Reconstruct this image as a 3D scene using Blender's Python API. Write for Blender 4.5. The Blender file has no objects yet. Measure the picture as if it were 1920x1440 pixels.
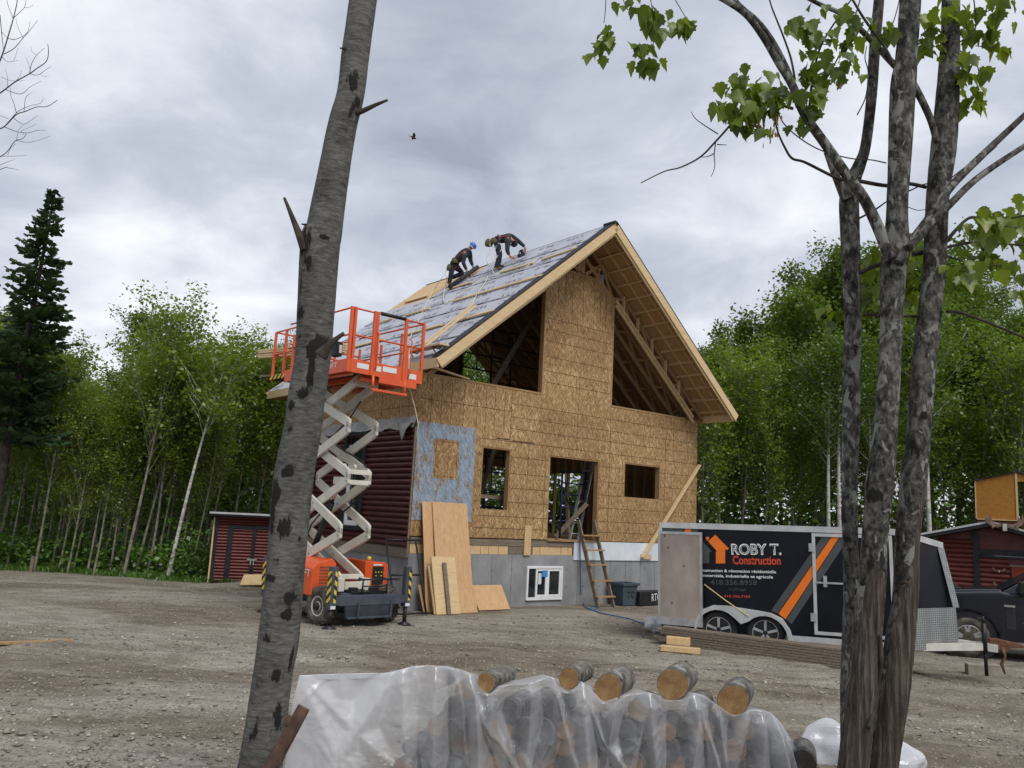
import bpy, bmesh, math, random
import numpy as np
from mathutils import Vector, Matrix
random.seed(7); rng = np.random.default_rng(7)
S = bpy.context.scene
COL = S.collection
R_ = math.radians

# ------------------------------------------------------------------ camera
F_PX, PITCH, ROLL, HC = 1553.3, .1581, .0505, 2.1595
_fw = np.array([0, math.cos(PITCH), math.sin(PITCH)])
_up = np.array([0, -math.sin(PITCH), math.cos(PITCH)])
_rt = np.array([1., 0, 0])
CR = _rt * math.cos(ROLL) + _up * math.sin(ROLL)
CU = -_rt * math.sin(ROLL) + _up * math.cos(ROLL)
CAM = np.array([0, 0, HC])
cd = bpy.data.cameras.new('camera'); cam = bpy.data.objects.new('camera', cd); COL.objects.link(cam)
cd.sensor_width = 36; cd.lens = 36 * F_PX / 1920; cd.clip_end = 2000; cd.clip_start = .05
M4 = Matrix(((CR[0], CU[0], -_fw[0], 0), (CR[1], CU[1], -_fw[1], 0), (CR[2], CU[2], -_fw[2], HC), (0, 0, 0, 1)))
cam.matrix_world = M4
S.camera = cam

# ------------------------------------------------------------------ sky, sun, exposure
SUN_EL, SUN_AZ = R_(52), R_(150)          # azimuth from +Y, clockwise: behind the camera, to the right
W = bpy.data.worlds.new('World'); S.world = W; W.use_nodes = True
def build_sky():
    nt = W.node_tree; nt.nodes.clear(); N = nt.nodes.new; L = nt.links.new
    out = N('ShaderNodeOutputWorld')
    sky = N('ShaderNodeTexSky'); sky.sky_type = 'NISHITA'; sky.sun_disc = False
    sky.sun_elevation = SUN_EL; sky.sun_rotation = SUN_AZ
    b1 = N('ShaderNodeBackground'); b1.inputs['Strength'].default_value = .1; L(sky.outputs[0], b1.inputs[0])
    tc = N('ShaderNodeTexCoord'); sep = N('ShaderNodeSeparateXYZ'); L(tc.outputs['Generated'], sep.inputs[0])
    zz = N('ShaderNodeMath'); zz.operation = 'MAXIMUM'; zz.inputs[1].default_value = 0.0; L(sep.outputs['Z'], zz.inputs[0])
    za = N('ShaderNodeMath'); za.operation = 'ADD'; za.inputs[1].default_value = .38; L(zz.outputs[0], za.inputs[0])
    dx = N('ShaderNodeMath'); dx.operation = 'DIVIDE'; L(sep.outputs['X'], dx.inputs[0]); L(za.outputs[0], dx.inputs[1])
    dy = N('ShaderNodeMath'); dy.operation = 'DIVIDE'; L(sep.outputs['Y'], dy.inputs[0]); L(za.outputs[0], dy.inputs[1])
    cb = N('ShaderNodeCombineXYZ'); L(dx.outputs[0], cb.inputs[0]); L(dy.outputs[0], cb.inputs[1])
    mp = N('ShaderNodeMapping'); mp.inputs['Location'].default_value = (3.7, 1.9, 0); mp.inputs['Scale'].default_value = (1, 1.15, 1)
    L(cb.outputs[0], mp.inputs[0])
    def noise(sc, det, rough, dist):
        n = N('ShaderNodeTexNoise'); n.inputs['Scale'].default_value = sc; n.inputs['Detail'].default_value = det
        n.inputs['Roughness'].default_value = rough; n.inputs['Distortion'].default_value = dist; L(mp.outputs[0], n.inputs['Vector']); return n
    n1 = noise(1.15, 4, .5, .2); n2 = noise(4.2, 8, .6, .35)
    mx = N('ShaderNodeMix'); mx.data_type = 'FLOAT'; mx.inputs[0].default_value = .30
    L(n1.outputs[0], mx.inputs[2]); L(n2.outputs[0], mx.inputs[3])
    rp = N('ShaderNodeValToRGB'); L(mx.outputs[0], rp.inputs[0])
    e = rp.color_ramp.elements
    e[0].position = .38; e[0].color = (.30, .325, .39, 1)
    e[1].position = .64; e[1].color = (.82, .835, .87, 1)
    m = e.new(.5); m.color = (.475, .51, .585, 1)
    b2 = N('ShaderNodeBackground'); b2.inputs['Strength'].default_value = 1.0; L(rp.outputs[0], b2.inputs[0])
    ms = N('ShaderNodeMixShader'); ms.inputs[0].default_value = .94
    L(b1.outputs[0], ms.inputs[1]); L(b2.outputs[0], ms.inputs[2]); L(ms.outputs[0], out.inputs[0])
build_sky()
sd = bpy.data.lights.new('sun', 'SUN'); sd.energy = 1.75; sd.angle = R_(28); sd.color = (1, .96, .9)
so = bpy.data.objects.new('sun', sd); COL.objects.link(so); so.location = (10, -20, 40)
_d = Vector((math.sin(SUN_AZ) * math.cos(SUN_EL), math.cos(SUN_AZ) * math.cos(SUN_EL), math.sin(SUN_EL)))
so.rotation_euler = _d.to_track_quat('Z', 'Y').to_euler()
S.view_settings.view_transform = 'Standard'; S.view_settings.look = 'None'
S.view_settings.gamma = 1; S.view_settings.use_curve_mapping = False
S.view_settings.exposure = 0.35
S.cycles.max_bounces = 8; S.cycles.transparent_max_bounces = 16
S.cycles.use_denoising = True

# ------------------------------------------------------------------ survey helpers: a sight line meets a surface of the place
def ray(x, y): return _fw + CR * (x - 960) / F_PX - CU * (y - 720) / F_PX
def atz(x, y, z=0): d = ray(x, y); return CAM + d * (z - HC) / d[2]
def aty(x, y, Y): d = ray(x, y); return CAM + d * Y / d[1]
def atplane(x, y, p0, n): d = ray(x, y); n = np.array(n); return CAM + d * ((np.array(p0) - CAM) @ n) / (d @ n)
HY = .6797
H0 = np.array([-2.095, 18.707, 0]); HA = np.array([math.cos(HY), math.sin(HY), 0]); HB = np.array([-math.sin(HY), math.cos(HY), 0])
def hw(u, v, z): return H0 + HA * u + HB * v + np.array([0, 0, z])
def hloc(P): P = np.array(P) - H0; return np.array([P @ HA, P @ HB, P[2]])
def fac(x, y, v=0): return hloc(atplane(x, y, hw(0, v, 0), HB))
def sid(x, y, u=0): return hloc(atplane(x, y, hw(u, 0, 0), HA))
RIDU, RIDZ, SLOPE = 5.005, 9.958, .839
_rn = -HA * SLOPE + np.array([0, 0, 1.]); _rn /= np.linalg.norm(_rn)
def roofp(x, y, lift=0): return hloc(atplane(x, y, hw(RIDU, 0, RIDZ) + _rn * lift, _rn))
def sstep(a, b, x):
    t = np.clip((x - a) / (b - a), 0, 1); return t * t * (3 - 2 * t)
def gz(x, y):
    x = np.asarray(x, float); y = np.asarray(y, float)
    z = -.28 * sstep(5.6, 8.0, x) * sstep(12.6, 14.6, y)
    z = z + .35 * sstep(26, 60, y)
    z = z + .22 * np.exp(-(((x + 6.3) / .8) ** 2 + ((y - 22.4) / .9) ** 2))
    return z

# ------------------------------------------------------------------ object helpers
def tag(o, label=None, cat=None, group=None, kind=None):
    if label: o['label'] = label
    if cat: o['category'] = cat
    if group: o['group'] = group
    if kind: o['kind'] = kind
    return o
def thing(name, label, cat, loc=(0, 0, 0), rz=0, group=None):
    o = bpy.data.objects.new(name, None); COL.objects.link(o); o.empty_display_size = .2
    o.location = tuple(float(c) for c in loc); o.rotation_euler = (0, 0, rz)
    return tag(o, label, cat, group)
def kids(o): return [c for c in bpy.data.objects if c.parent == o]
def copy_tree(o, loc=None, rz=None, scale=None, label=None, group=None, _ch=None):
    c = o.copy(); COL.objects.link(c)
    if loc is not None: c.location = loc
    if rz is not None: c.rotation_euler = (c.rotation_euler[0], c.rotation_euler[1], rz)
    if scale is not None: c.scale = scale
    if label: c['label'] = label
    if group: c['group'] = group
    for ch in (list(o.children) if _ch is None else _ch):
        d = ch.copy(); COL.objects.link(d); d.parent = c
        for g in list(ch.children):
            e = g.copy(); COL.objects.link(e); e.parent = d
    return c
def world_of(parent):
    """location of the top-level thing (only used for unrotated roots)"""
    if parent is None: return np.zeros(3)
    while parent.parent: parent = parent.parent
    return np.array(parent.location)
class MB:
    def __init__(s): s.v = []; s.f = []; s.m = []; s.sm = []; s.cur = 0; s.smooth = False; s.pc = []
    def add(s, vs, fs, smooth=None):
        b = len(s.v); s.pc.append((b, len(s.f))); s.v += [tuple(map(float, v)) for v in vs]
        for f in fs: s.f.append([b + i for i in f]); s.m.append(s.cur); s.sm.append(s.smooth if smooth is None else smooth)
        return s
    def box(s, a, b, M=None):
        x0, y0, z0 = a; x1, y1, z1 = b
        vs = [(x0, y0, z0), (x1, y0, z0), (x1, y1, z0), (x0, y1, z0), (x0, y0, z1), (x1, y0, z1), (x1, y1, z1), (x0, y1, z1)]
        if M is not None: vs = [tuple(M @ Vector(v)) for v in vs]
        return s.add(vs, [(0, 3, 2, 1), (4, 5, 6, 7), (0, 1, 5, 4), (1, 2, 6, 5), (2, 3, 7, 6), (3, 0, 4, 7)])
    def beam(s, a, b, w, h, up=(0, 0, 1), off=(0, 0)):
        """board from a to b, w across, h along up"""
        a = Vector([float(c) for c in a]); b = Vector([float(c) for c in b]); d = (b - a).normalized()
        up = Vector(up); r = d.cross(up)
        if r.length < 1e-4: r = d.cross(Vector((1, 0, 0)))
        r.normalize(); u = r.cross(d).normalized()
        o = r * off[0] + u * off[1]
        q = [(-1, -1), (1, -1), (1, 1), (-1, 1)]
        vs = [a + o + r * (i * w / 2) + u * (j * h / 2) for i, j in q] + [b + o + r * (i * w / 2) + u * (j * h / 2) for i, j in q]
        return s.add(vs, [(3, 2, 1, 0), (4, 5, 6, 7), (0, 1, 5, 4), (1, 2, 6, 5), (2, 3, 7, 6), (3, 0, 4, 7)])
    def tube(s, pts, rad, n=8, caps=True, smooth=True):
        P = [Vector([float(c) for c in p]) for p in pts]
        if not hasattr(rad, '__len__'): rad = [rad] * len(P)
        t0 = (P[1] - P[0]).normalized(); ref = Vector((0, 0, 1)) if abs(t0.z) < .9 else Vector((1, 0, 0))
        u = t0.cross(ref).normalized(); vs = []
        for i, p in enumerate(P):
            t = (P[min(i + 1, len(P) - 1)] - P[max(i - 1, 0)])
            t = t.normalized() if t.length > 1e-9 else t0
            u = (u - t * u.dot(t)).normalized(); w = t.cross(u)
            for k in range(n):
                a = 2 * math.pi * k / n; vs.append(p + (u * math.cos(a) + w * math.sin(a)) * rad[i])
        fs = []
        for i in range(len(P) - 1):
            for k in range(n):
                a = i * n + k; b = i * n + (k + 1) % n; fs.append((a, b, b + n, a + n))
        s.add(vs, fs, smooth)
        if caps:
            b = len(s.v) - len(vs)
            s.f.append([b + k for k in range(n)][::-1]); s.f.append([b + (len(P) - 1) * n + k for k in range(n)])
            s.m += [s.cur] * 2; s.sm += [False] * 2
        return s
    def lathe(s, c, axis, prof, n=24, smooth=True):
        """prof: (distance along axis, radius)"""
        c = Vector([float(x) for x in c]); ax = Vector(axis).normalized(); ref = Vector((0, 0, 1)) if abs(ax.z) < .9 else Vector((1, 0, 0))
        u = ax.cross(ref).normalized(); w = ax.cross(u); vs = []
        for h, r in prof:
            for k in range(n):
                a = 2 * math.pi * k / n; vs.append(c + ax * h + (u * math.cos(a) + w * math.sin(a)) * r)
        fs = [(i * n + k, i * n + (k + 1) % n, (i + 1) * n + (k + 1) % n, (i + 1) * n + k) for i in range(len(prof) - 1) for k in range(n)]
        s.add(vs, fs, smooth)
        b = len(s.v) - len(vs)
        if prof[0][1] > 1e-4: s.f.append([b + k for k in range(n)][::-1]); s.m.append(s.cur); s.sm.append(False)
        if prof[-1][1] > 1e-4: s.f.append([b + (len(prof) - 1) * n + k for k in range(n)]); s.m.append(s.cur); s.sm.append(False)
        return s
    def prism(s, pts, d):
        """planar polygon pts (3-D) pushed by vector d"""
        P = [Vector([float(c) for c in p]) for p in pts]; d = Vector(d); n = len(P)
        vs = P + [p + d for p in P]
        fs = [list(range(n))[::-1], [n + i for i in range(n)]] + [(i, (i + 1) % n, n + (i + 1) % n, n + i) for i in range(n)]
        return s.add(vs, fs)
    def build_each(s, name, mats, parent=None, bevel=0):
        """every added piece becomes an object of its own"""
        pc = s.pc + [(len(s.v), len(s.f))]; out = []
        for (v0, f0), (v1, f1) in zip(pc[:-1], pc[1:]):
            q = MB(); q.v = s.v[v0:v1]; q.f = [[i - v0 for i in f] for f in s.f[f0:f1]]; q.m = s.m[f0:f1]; q.sm = s.sm[f0:f1]; out.append(q.build(name, mats, parent, bevel))
        return out
    def build(s, name, mats, parent=None, bevel=0, shift=None):
        me = bpy.data.meshes.new(name)
        sh = np.zeros(3) if shift is None else np.array(shift)
        me.from_pydata([tuple(np.array(v) - sh) for v in s.v], [], s.f)
        for m in (mats if isinstance(mats, (list, tuple)) else [mats]): me.materials.append(m)
        me.polygons.foreach_set('material_index', s.m); me.polygons.foreach_set('use_smooth', s.sm)
        me.validate(); bm = bmesh.new(); bm.from_mesh(me); bmesh.ops.recalc_face_normals(bm, faces=bm.faces); bm.to_mesh(me); bm.free()
        o = bpy.data.objects.new(name, me); COL.objects.link(o)
        if parent is not None: o.parent = parent
        if bevel:
            b = o.modifiers.new('bevel', 'BEVEL'); b.width = bevel; b.segments = 2; b.limit_method = 'ANGLE'; b.angle_limit = R_(40)
        return o
def np_mesh(name, V, Fq, mats, parent=None, smooth=False, attrs=None, mi=None):
    """fast mesh from arrays, Fq: (n,k) all faces with k corners"""
    me = bpy.data.meshes.new(name); V = np.asarray(V, np.float32); Fq = np.asarray(Fq, np.int32); k = Fq.shape[1]
    me.vertices.add(len(V)); me.vertices.foreach_set('co', V.ravel())
    me.loops.add(Fq.size); me.loops.foreach_set('vertex_index', Fq.ravel())
    me.polygons.add(len(Fq)); me.polygons.foreach_set('loop_start', np.arange(0, Fq.size, k, dtype=np.int32))
    me.polygons.foreach_set('loop_total', np.full(len(Fq), k, np.int32))
    if smooth: me.polygons.foreach_set('use_smooth', np.ones(len(Fq), bool))
    for m in (mats if isinstance(mats, (list, tuple)) else [mats]): me.materials.append(m)
    if mi is not None: me.polygons.foreach_set('material_index', np.asarray(mi, np.int32))
    me.update(calc_edges=True)
    for nm, (dom, val) in (attrs or {}).items():
        a = me.attributes.new(nm, 'FLOAT', dom); a.data.foreach_set('value', np.asarray(val, np.float32))
    o = bpy.data.objects.new(name, me); COL.objects.link(o)
    if parent is not None: o.parent = parent
    return o

# ------------------------------------------------------------------ materials
def base_mat(name):
    m = bpy.data.materials.new(name); m.use_nodes = True; nt = m.node_tree
    return m, nt, nt.nodes['Principled BSDF']
def ramp(nt, fac, stops):
    r = nt.nodes.new('ShaderNodeValToRGB'); nt.links.new(fac, r.inputs[0]); e = r.color_ramp.elements
    e[0].position, e[0].color = stops[0][0], (*stops[0][1], 1); e[1].position, e[1].color = stops[-1][0], (*stops[-1][1], 1)
    for p, c in stops[1:-1]:
        q = e.new(p); q.color = (*c, 1)
    return r.outputs[0]
def coords(nt, stretch, kind='Object', rot=(0, 0, 0)):
    tc = nt.nodes.new('ShaderNodeTexCoord'); mp = nt.nodes.new('ShaderNodeMapping'); mp.inputs['Scale'].default_value = stretch
    mp.inputs['Rotation'].default_value = rot
    nt.links.new(tc.outputs[kind], mp.inputs[0]); return mp.outputs[0]
def noise_n(nt, vec, scale, detail=6, rough=.6, dist=0):
    n = nt.nodes.new('ShaderNodeTexNoise'); n.inputs['Scale'].default_value = scale; n.inputs['Detail'].default_value = detail
    n.inputs['Roughness'].default_value = rough; n.inputs['Distortion'].default_value = dist; nt.links.new(vec, n.inputs['Vector']); return n.outputs[0]
def bump_n(nt, b, h, strength, dist=.02):
    n = nt.nodes.new('ShaderNodeBump'); n.inputs['Strength'].default_value = strength; n.inputs['Distance'].default_value = dist
    nt.links.new(h, n.inputs['Height']); nt.links.new(n.outputs[0], b.inputs['Normal']); return n
def mixc(nt, fac, a, b):
    m = nt.nodes.new('ShaderNodeMix'); m.data_type = 'RGBA'
    for sock, v in ((m.inputs[0], fac), (m.inputs[6], a), (m.inputs[7], b)):
        if isinstance(v, (int, float)): sock.default_value = v
        elif isinstance(v, tuple): sock.default_value = (*v, 1)
        else: nt.links.new(v, sock)
    return m.outputs[2]
def mth(nt, op, a, b=None, c=None):
    m = nt.nodes.new('ShaderNodeMath'); m.operation = op
    for i, v in enumerate((a, b, c)):
        if v is None: continue
        if isinstance(v, (int, float)): m.inputs[i].default_value = v
        else: nt.links.new(v, m.inputs[i])
    return m.outputs[0]
def pm(name, c1, c2, scale=5, rough=.75, bump=.15, stretch=(1, 1, 1), metal=0, detail=6, lo=.35, hi=.65, bscale=None, spec=.35, coat=0, kind='Object', bd=.02):
    m, nt, b = base_mat(name); v = coords(nt, stretch, kind)
    n = noise_n(nt, v, scale, detail)
    nt.links.new(ramp(nt, n, [(lo, c1), (hi, c2)]), b.inputs['Base Color'])
    b.inputs['Roughness'].default_value = rough; b.inputs['Metallic'].default_value = metal
    b.inputs['Specular IOR Level'].default_value = spec; b.inputs['Coat Weight'].default_value = coat
    if bump: bump_n(nt, b, noise_n(nt, v, bscale or scale * 3, 5), bump, bd)
    return m
def wood_mat(name, c1, c2, c3, stretch, rough=.7, scale=3):
    m, nt, b = base_mat(name); v = coords(nt, stretch)
    n = noise_n(nt, v, scale, 8, .65, 1.2); k = noise_n(nt, coords(nt, (1, 1, 1)), 1.3, 3)
    c = mixc(nt, mth(nt, 'MULTIPLY', k, .5), ramp(nt, n, [(.3, c1), (.5, c2), (.7, c3)]), c1)
    nt.links.new(c, b.inputs['Base Color']); b.inputs['Roughness'].default_value = rough; b.inputs['Specular IOR Level'].default_value = .25
    bump_n(nt, b, n, .15, .005); return m
def osb_mat(name, dark=1.0, blue=False):
    m, nt, b = base_mat(name)
    def strands(scale, st, rot, det=2):
        tc = nt.nodes.new('ShaderNodeTexCoord'); mp = nt.nodes.new('ShaderNodeMapping'); mp.vector_type = 'TEXTURE'; mp.inputs['Scale'].default_value = tuple(1 / q for q in st); mp.inputs['Rotation'].default_value = rot; nt.links.new(tc.outputs['Object'], mp.inputs[0])
        return noise_n(nt, mp.outputs[0], scale, det, .55, .5)
    f1 = strands(27, (1, 1, .24), (0, .45, 0)); f2 = strands(25, (1, 1, .22), (0, -.5, .3)); f3 = strands(60, (1, 1, .45), (0, 1.0, 0), 4)
    a = mth(nt, 'ADD', mth(nt, 'MULTIPLY', mth(nt, 'MAXIMUM', f1, f2), .66), mth(nt, 'MULTIPLY', f3, .34))
    a = mth(nt, 'ADD', mth(nt, 'MULTIPLY', mth(nt, 'SUBTRACT', a, .545), 2.9), .5)
    sx = nt.nodes.new('ShaderNodeSeparateXYZ'); nt.links.new(coords(nt, (1, 1, 1)), sx.inputs[0]); rw = mth(nt, 'FLOOR', mth(nt, 'MULTIPLY', sx.outputs[2], .82)); cl = mth(nt, 'FLOOR', mth(nt, 'ADD', mth(nt, 'MULTIPLY', sx.outputs[0], .41), mth(nt, 'MULTIPLY', rw, .5)))
    cx = nt.nodes.new('ShaderNodeCombineXYZ'); nt.links.new(cl, cx.inputs[0]); nt.links.new(rw, cx.inputs[1]); wn_ = nt.nodes.new('ShaderNodeTexWhiteNoise'); nt.links.new(cx.outputs[0], wn_.inputs[0]); a = mth(nt, 'ADD', a, mth(nt, 'MULTIPLY', mth(nt, 'SUBTRACT', wn_.outputs[0], .5), .16))
    big = noise_n(nt, coords(nt, (1, 1, 1)), .9, 4)
    a = mth(nt, 'ADD', a, mth(nt, 'MULTIPLY', mth(nt, 'SUBTRACT', big, .5), .35))
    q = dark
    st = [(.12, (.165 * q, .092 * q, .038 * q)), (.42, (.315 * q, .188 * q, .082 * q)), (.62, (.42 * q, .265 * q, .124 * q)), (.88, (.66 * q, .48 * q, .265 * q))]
    c = ramp(nt, a, st)
    if blue:
        n = noise_n(nt, coords(nt, (1.2, 1.2, .5)), 4.5, 9, .72, .8)
        k = mth(nt, 'ADD', n, mth(nt, 'MULTIPLY', mth(nt, 'SUBTRACT', f3, .5), .5))
        c = mixc(nt, ramp(nt, k, [(.39, (0, 0, 0)), (.49, (1, 1, 1))]), c, ramp(nt, f2, [(.3, (.17, .225, .29)), (.7, (.34, .41, .49))]))
    nt.links.new(c, b.inputs['Base Color']); b.inputs['Roughness'].default_value = .72; b.inputs['Specular IOR Level'].default_value = .3
    bump_n(nt, b, a, .12, .006); return m
MT = {}
MT['osb'] = osb_mat('osb board'); MT['osb_in_shade'] = osb_mat('osb with indoor shade in its colour', .62); MT['osb_blue'] = osb_mat('osb with peeling blue membrane', .8, True)  # interior copy is the same board, darkened to paint in the indoor shade
MT['line'] = pm('dark panel joint', (.055, .031, .015), (.10, .058, .027), 8, .9, 0)
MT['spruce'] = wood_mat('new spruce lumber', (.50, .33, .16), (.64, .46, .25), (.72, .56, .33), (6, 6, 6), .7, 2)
MT['spruce_v'] = wood_mat('new spruce upright', (.50, .33, .16), (.62, .44, .24), (.70, .53, .31), (9, 9, .8))
MT['spruce_u'] = wood_mat('new spruce board', (.54, .38, .20), (.66, .49, .28), (.74, .60, .38), (.8, 9, 9))
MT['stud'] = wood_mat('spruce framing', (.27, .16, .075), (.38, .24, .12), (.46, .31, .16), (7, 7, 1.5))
MT['oldwood'] = wood_mat('weathered board', (.11, .085, .062), (.215, .17, .128), (.32, .27, .21), (.7, 10, 10))
MT['ply'] = wood_mat('plywood face', (.46, .27, .13), (.60, .38, .20), (.68, .47, .27), (7, 7, .7))
MT['ply_l'] = wood_mat('pale plywood face', (.52, .37, .19), (.66, .49, .27), (.74, .58, .36), (1.2, 1.2, 9))
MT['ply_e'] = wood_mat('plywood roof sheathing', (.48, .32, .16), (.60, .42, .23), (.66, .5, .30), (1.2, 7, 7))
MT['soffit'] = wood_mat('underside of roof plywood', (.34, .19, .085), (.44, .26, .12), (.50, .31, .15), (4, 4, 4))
MT['concrete'] = pm('poured concrete', (.21, .215, .22), (.31, .315, .32), 2.2, .85, .2, (1, 1, .6), bscale=25)
MT['conc_b'] = pm('concrete block', (.24, .22, .18), (.36, .33, .27), 7, .9, .3)
MT['log_red'] = pm('dark red log stain', (.040, .007, .008), (.085, .018, .017), 3, .38, .15, (1, 1, 5), spec=.5)
MT['log_red2'] = pm('brick red log stain', (.085, .014, .011), (.15, .030, .022), 3, .45, .15, (1, 1, 5), spec=.45)
MT['black_p'] = pm('black painted trim', (.008, .008, .010), (.022, .022, .025), 6, .5, .05)
MT['felt'] = pm('black roofing felt', (.018, .02, .024), (.04, .043, .05), 9, .8, .2)
MT['tarp_g'] = pm('grey weather barrier', (.20, .20, .20), (.32, .32, .315), 2, .7, .3, bscale=5)
MT['white_v'] = pm('white vinyl', (.70, .71, .72), (.80, .80, .80), 4, .35, 0)
MT['foam'] = pm('white foam board', (.58, .63, .70), (.72, .76, .80), 2, .6, .1)
MT['orange'] = pm('orange machine paint', (.62, .075, .012), (.72, .11, .02), 4, .38, .02, spec=.5, coat=.2)
MT['cream'] = pm('cream machine paint', (.56, .53, .44), (.68, .65, .56), 3, .4, .03, spec=.5)
MT['slate'] = pm('slate grey machine paint', (.045, .055, .07), (.075, .088, .11), 5, .5, .05)
MT['black_m'] = pm('black metal', (.010, .010, .011), (.03, .03, .032), 7, .45, .05)
MT['blue_m'] = pm('dark blue metal', (.012, .016, .06), (.025, .03, .11), 7, .4, .05)
MT['rubber'] = pm('muddy tyre rubber', (.035, .032, .028), (.15, .13, .105), 6, .85, .3)
MT['rubber_c'] = pm('clean tyre rubber', (.014, .014, .015), (.03, .03, .03), 6, .75, .2)
MT['rim_w'] = pm('white wheel rim', (.50, .48, .43), (.66, .64, .58), 5, .5, .05)
MT['alu'] = pm('aluminium', (.42, .43, .44), (.58, .59, .60), 6, .38, .05, metal=.75)
MT['alu_p'] = pm('painted aluminium', (.38, .39, .39), (.50, .51, .51), 4, .5, .04)
MT['steel'] = pm('galvanised steel', (.35, .36, .36), (.52, .53, .52), 14, .45, .1, metal=.6)
MT['rust'] = pm('rusty iron', (.10, .045, .025), (.20, .095, .055), 12, .85, .3)
MT['tr_black'] = pm('black trailer skin', (.004, .005, .009), (.007, .009, .014), 2, .35, .02, spec=.22)
MT['tr_grey'] = pm('grey vinyl stripe', (.055, .062, .065), (.075, .082, .085), 3, .35, 0)
MT['tr_orange'] = pm('orange vinyl', (.75, .16, .012), (.80, .19, .02), 3, .4, 0)
MT['tr_dim'] = pm('faded grey vinyl', (.045, .06, .062), (.06, .075, .078), 3, .4, 0)
MT['tr_red'] = pm('faded red vinyl', (.45, .05, .025), (.52, .07, .03), 3, .4, 0)
MT['white_d'] = pm('white vinyl lettering', (.72, .72, .72), (.78, .78, .78), 3, .4, 0)
MT['door_ply'] = pm('stained door plywood', (.22, .18, .155), (.40, .34, .30), 1.6, .65, .08, (1, 1, .5))
MT['truck'] = pm('dark navy car paint', (.004, .0055, .012), (.006, .008, .017), 2, .25, 0, spec=.4, coat=.4)
MT['truck_d'] = pm('dusty lower car paint', (.018, .019, .024), (.05, .05, .05), 3, .55, .05)
MT['chrome'] = pm('chrome', (.6, .6, .6), (.7, .7, .7), 4, .15, 0, metal=1)
MT['plastic_b'] = pm('black plastic', (.012, .012, .013), (.022, .022, .024), 6, .5, .05)
MT['bin'] = pm('slate blue plastic', (.045, .065, .085), (.07, .095, .12), 3, .5, .05)
MT['glass'] = None
def glass_mat():
    m, nt, b = base_mat('window glass'); b.inputs['Base Color'].default_value = (.015, .02, .022, 1); b.inputs['Roughness'].default_value = .04
    b.inputs['Specular IOR Level'].default_value = .8; return m
MT['glass'] = glass_mat()
MT['paper'] = pm('sticker paper', (.62, .64, .66), (.78, .78, .78), 30, .5, 0)
MT['yellow'] = pm('yellow paint', (.70, .48, .03), (.78, .55, .05), 6, .5, 0)
MT['rope'] = pm('pale climbing rope', (.55, .52, .38), (.72, .70, .56), 30, .8, .2)
MT['cord_b'] = pm('blue hose', (.03, .10, .26), (.05, .14, .34), 6, .5, 0)
MT['skin'] = pm('skin', (.38, .18, .11), (.46, .24, .16), 20, .6, .05)
MT['cloth_d'] = pm('dark grey work jacket', (.018, .021, .024), (.045, .05, .055), 14, .9, .3)
MT['cloth_n'] = pm('navy work trousers', (.010, .013, .022), (.028, .033, .05), 14, .9, .3)
MT['boot'] = pm('brown boot leather', (.05, .03, .018), (.10, .065, .04), 10, .7, .2)
MT['helmet'] = pm('blue hard hat plastic', (.04, .13, .42), (.06, .17, .50), 4, .35, 0)
MT['harness'] = pm('red harness webbing', (.22, .035, .018), (.30, .05, .025), 20, .8, .1)
MT['olive'] = pm('olive tool pouch', (.06, .06, .025), (.11, .11, .05), 12, .9, .2)
MT['antler'] = pm('weathered antler', (.12, .07, .05), (.26, .18, .13), 9, .7, .2)
MT['bird'] = pm('dark feathers', (.012, .010, .009), (.03, .026, .022), 20, .8, .1)
MT['amber_ply'] = wood_mat('amber stained plywood', (.30, .13, .025), (.42, .19, .035), (.50, .24, .05), (2, 2, 2))
def hazard_mat():
    m, nt, b = base_mat('yellow and black hazard tape'); tc = nt.nodes.new('ShaderNodeTexCoord'); s = nt.nodes.new('ShaderNodeSeparateXYZ')
    nt.links.new(tc.outputs['Object'], s.inputs[0])
    k = mth(nt, 'FRACT', mth(nt, 'MULTIPLY', mth(nt, 'ADD', mth(nt, 'ADD', s.outputs[2], mth(nt, 'MULTIPLY', s.outputs[0], .9)), mth(nt, 'MULTIPLY', s.outputs[1], .9)), 6.2))
    nt.links.new(ramp(nt, mth(nt, 'GREATER_THAN', k, .5), [(0, (.012, .012, .012)), (1, (.72, .50, .03))]), b.inputs['Base Color']); b.inputs['Roughness'].default_value = .5; return m
MT['hazard'] = hazard_mat()
def diamond_mat():
    m, nt, b = base_mat('diamond plate aluminium')
    v = coords(nt, (1, 1, 1)); vo = nt.nodes.new('ShaderNodeTexVoronoi'); vo.inputs['Scale'].default_value = 27; vo.inputs['Randomness'].default_value = .12; nt.links.new(v, vo.inputs['Vector'])
    k = ramp(nt, vo.outputs['Distance'], [(.18, (1, 1, 1)), (.42, (0, 0, 0))])
    nt.links.new(mixc(nt, k, (.25, .26, .26), (.52, .53, .53)), b.inputs['Base Color']); b.inputs['Metallic'].default_value = .55; b.inputs['Roughness'].default_value = .42
    bump_n(nt, b, k, .6, .01); return m
MT['diamond'] = diamond_mat()
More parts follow.
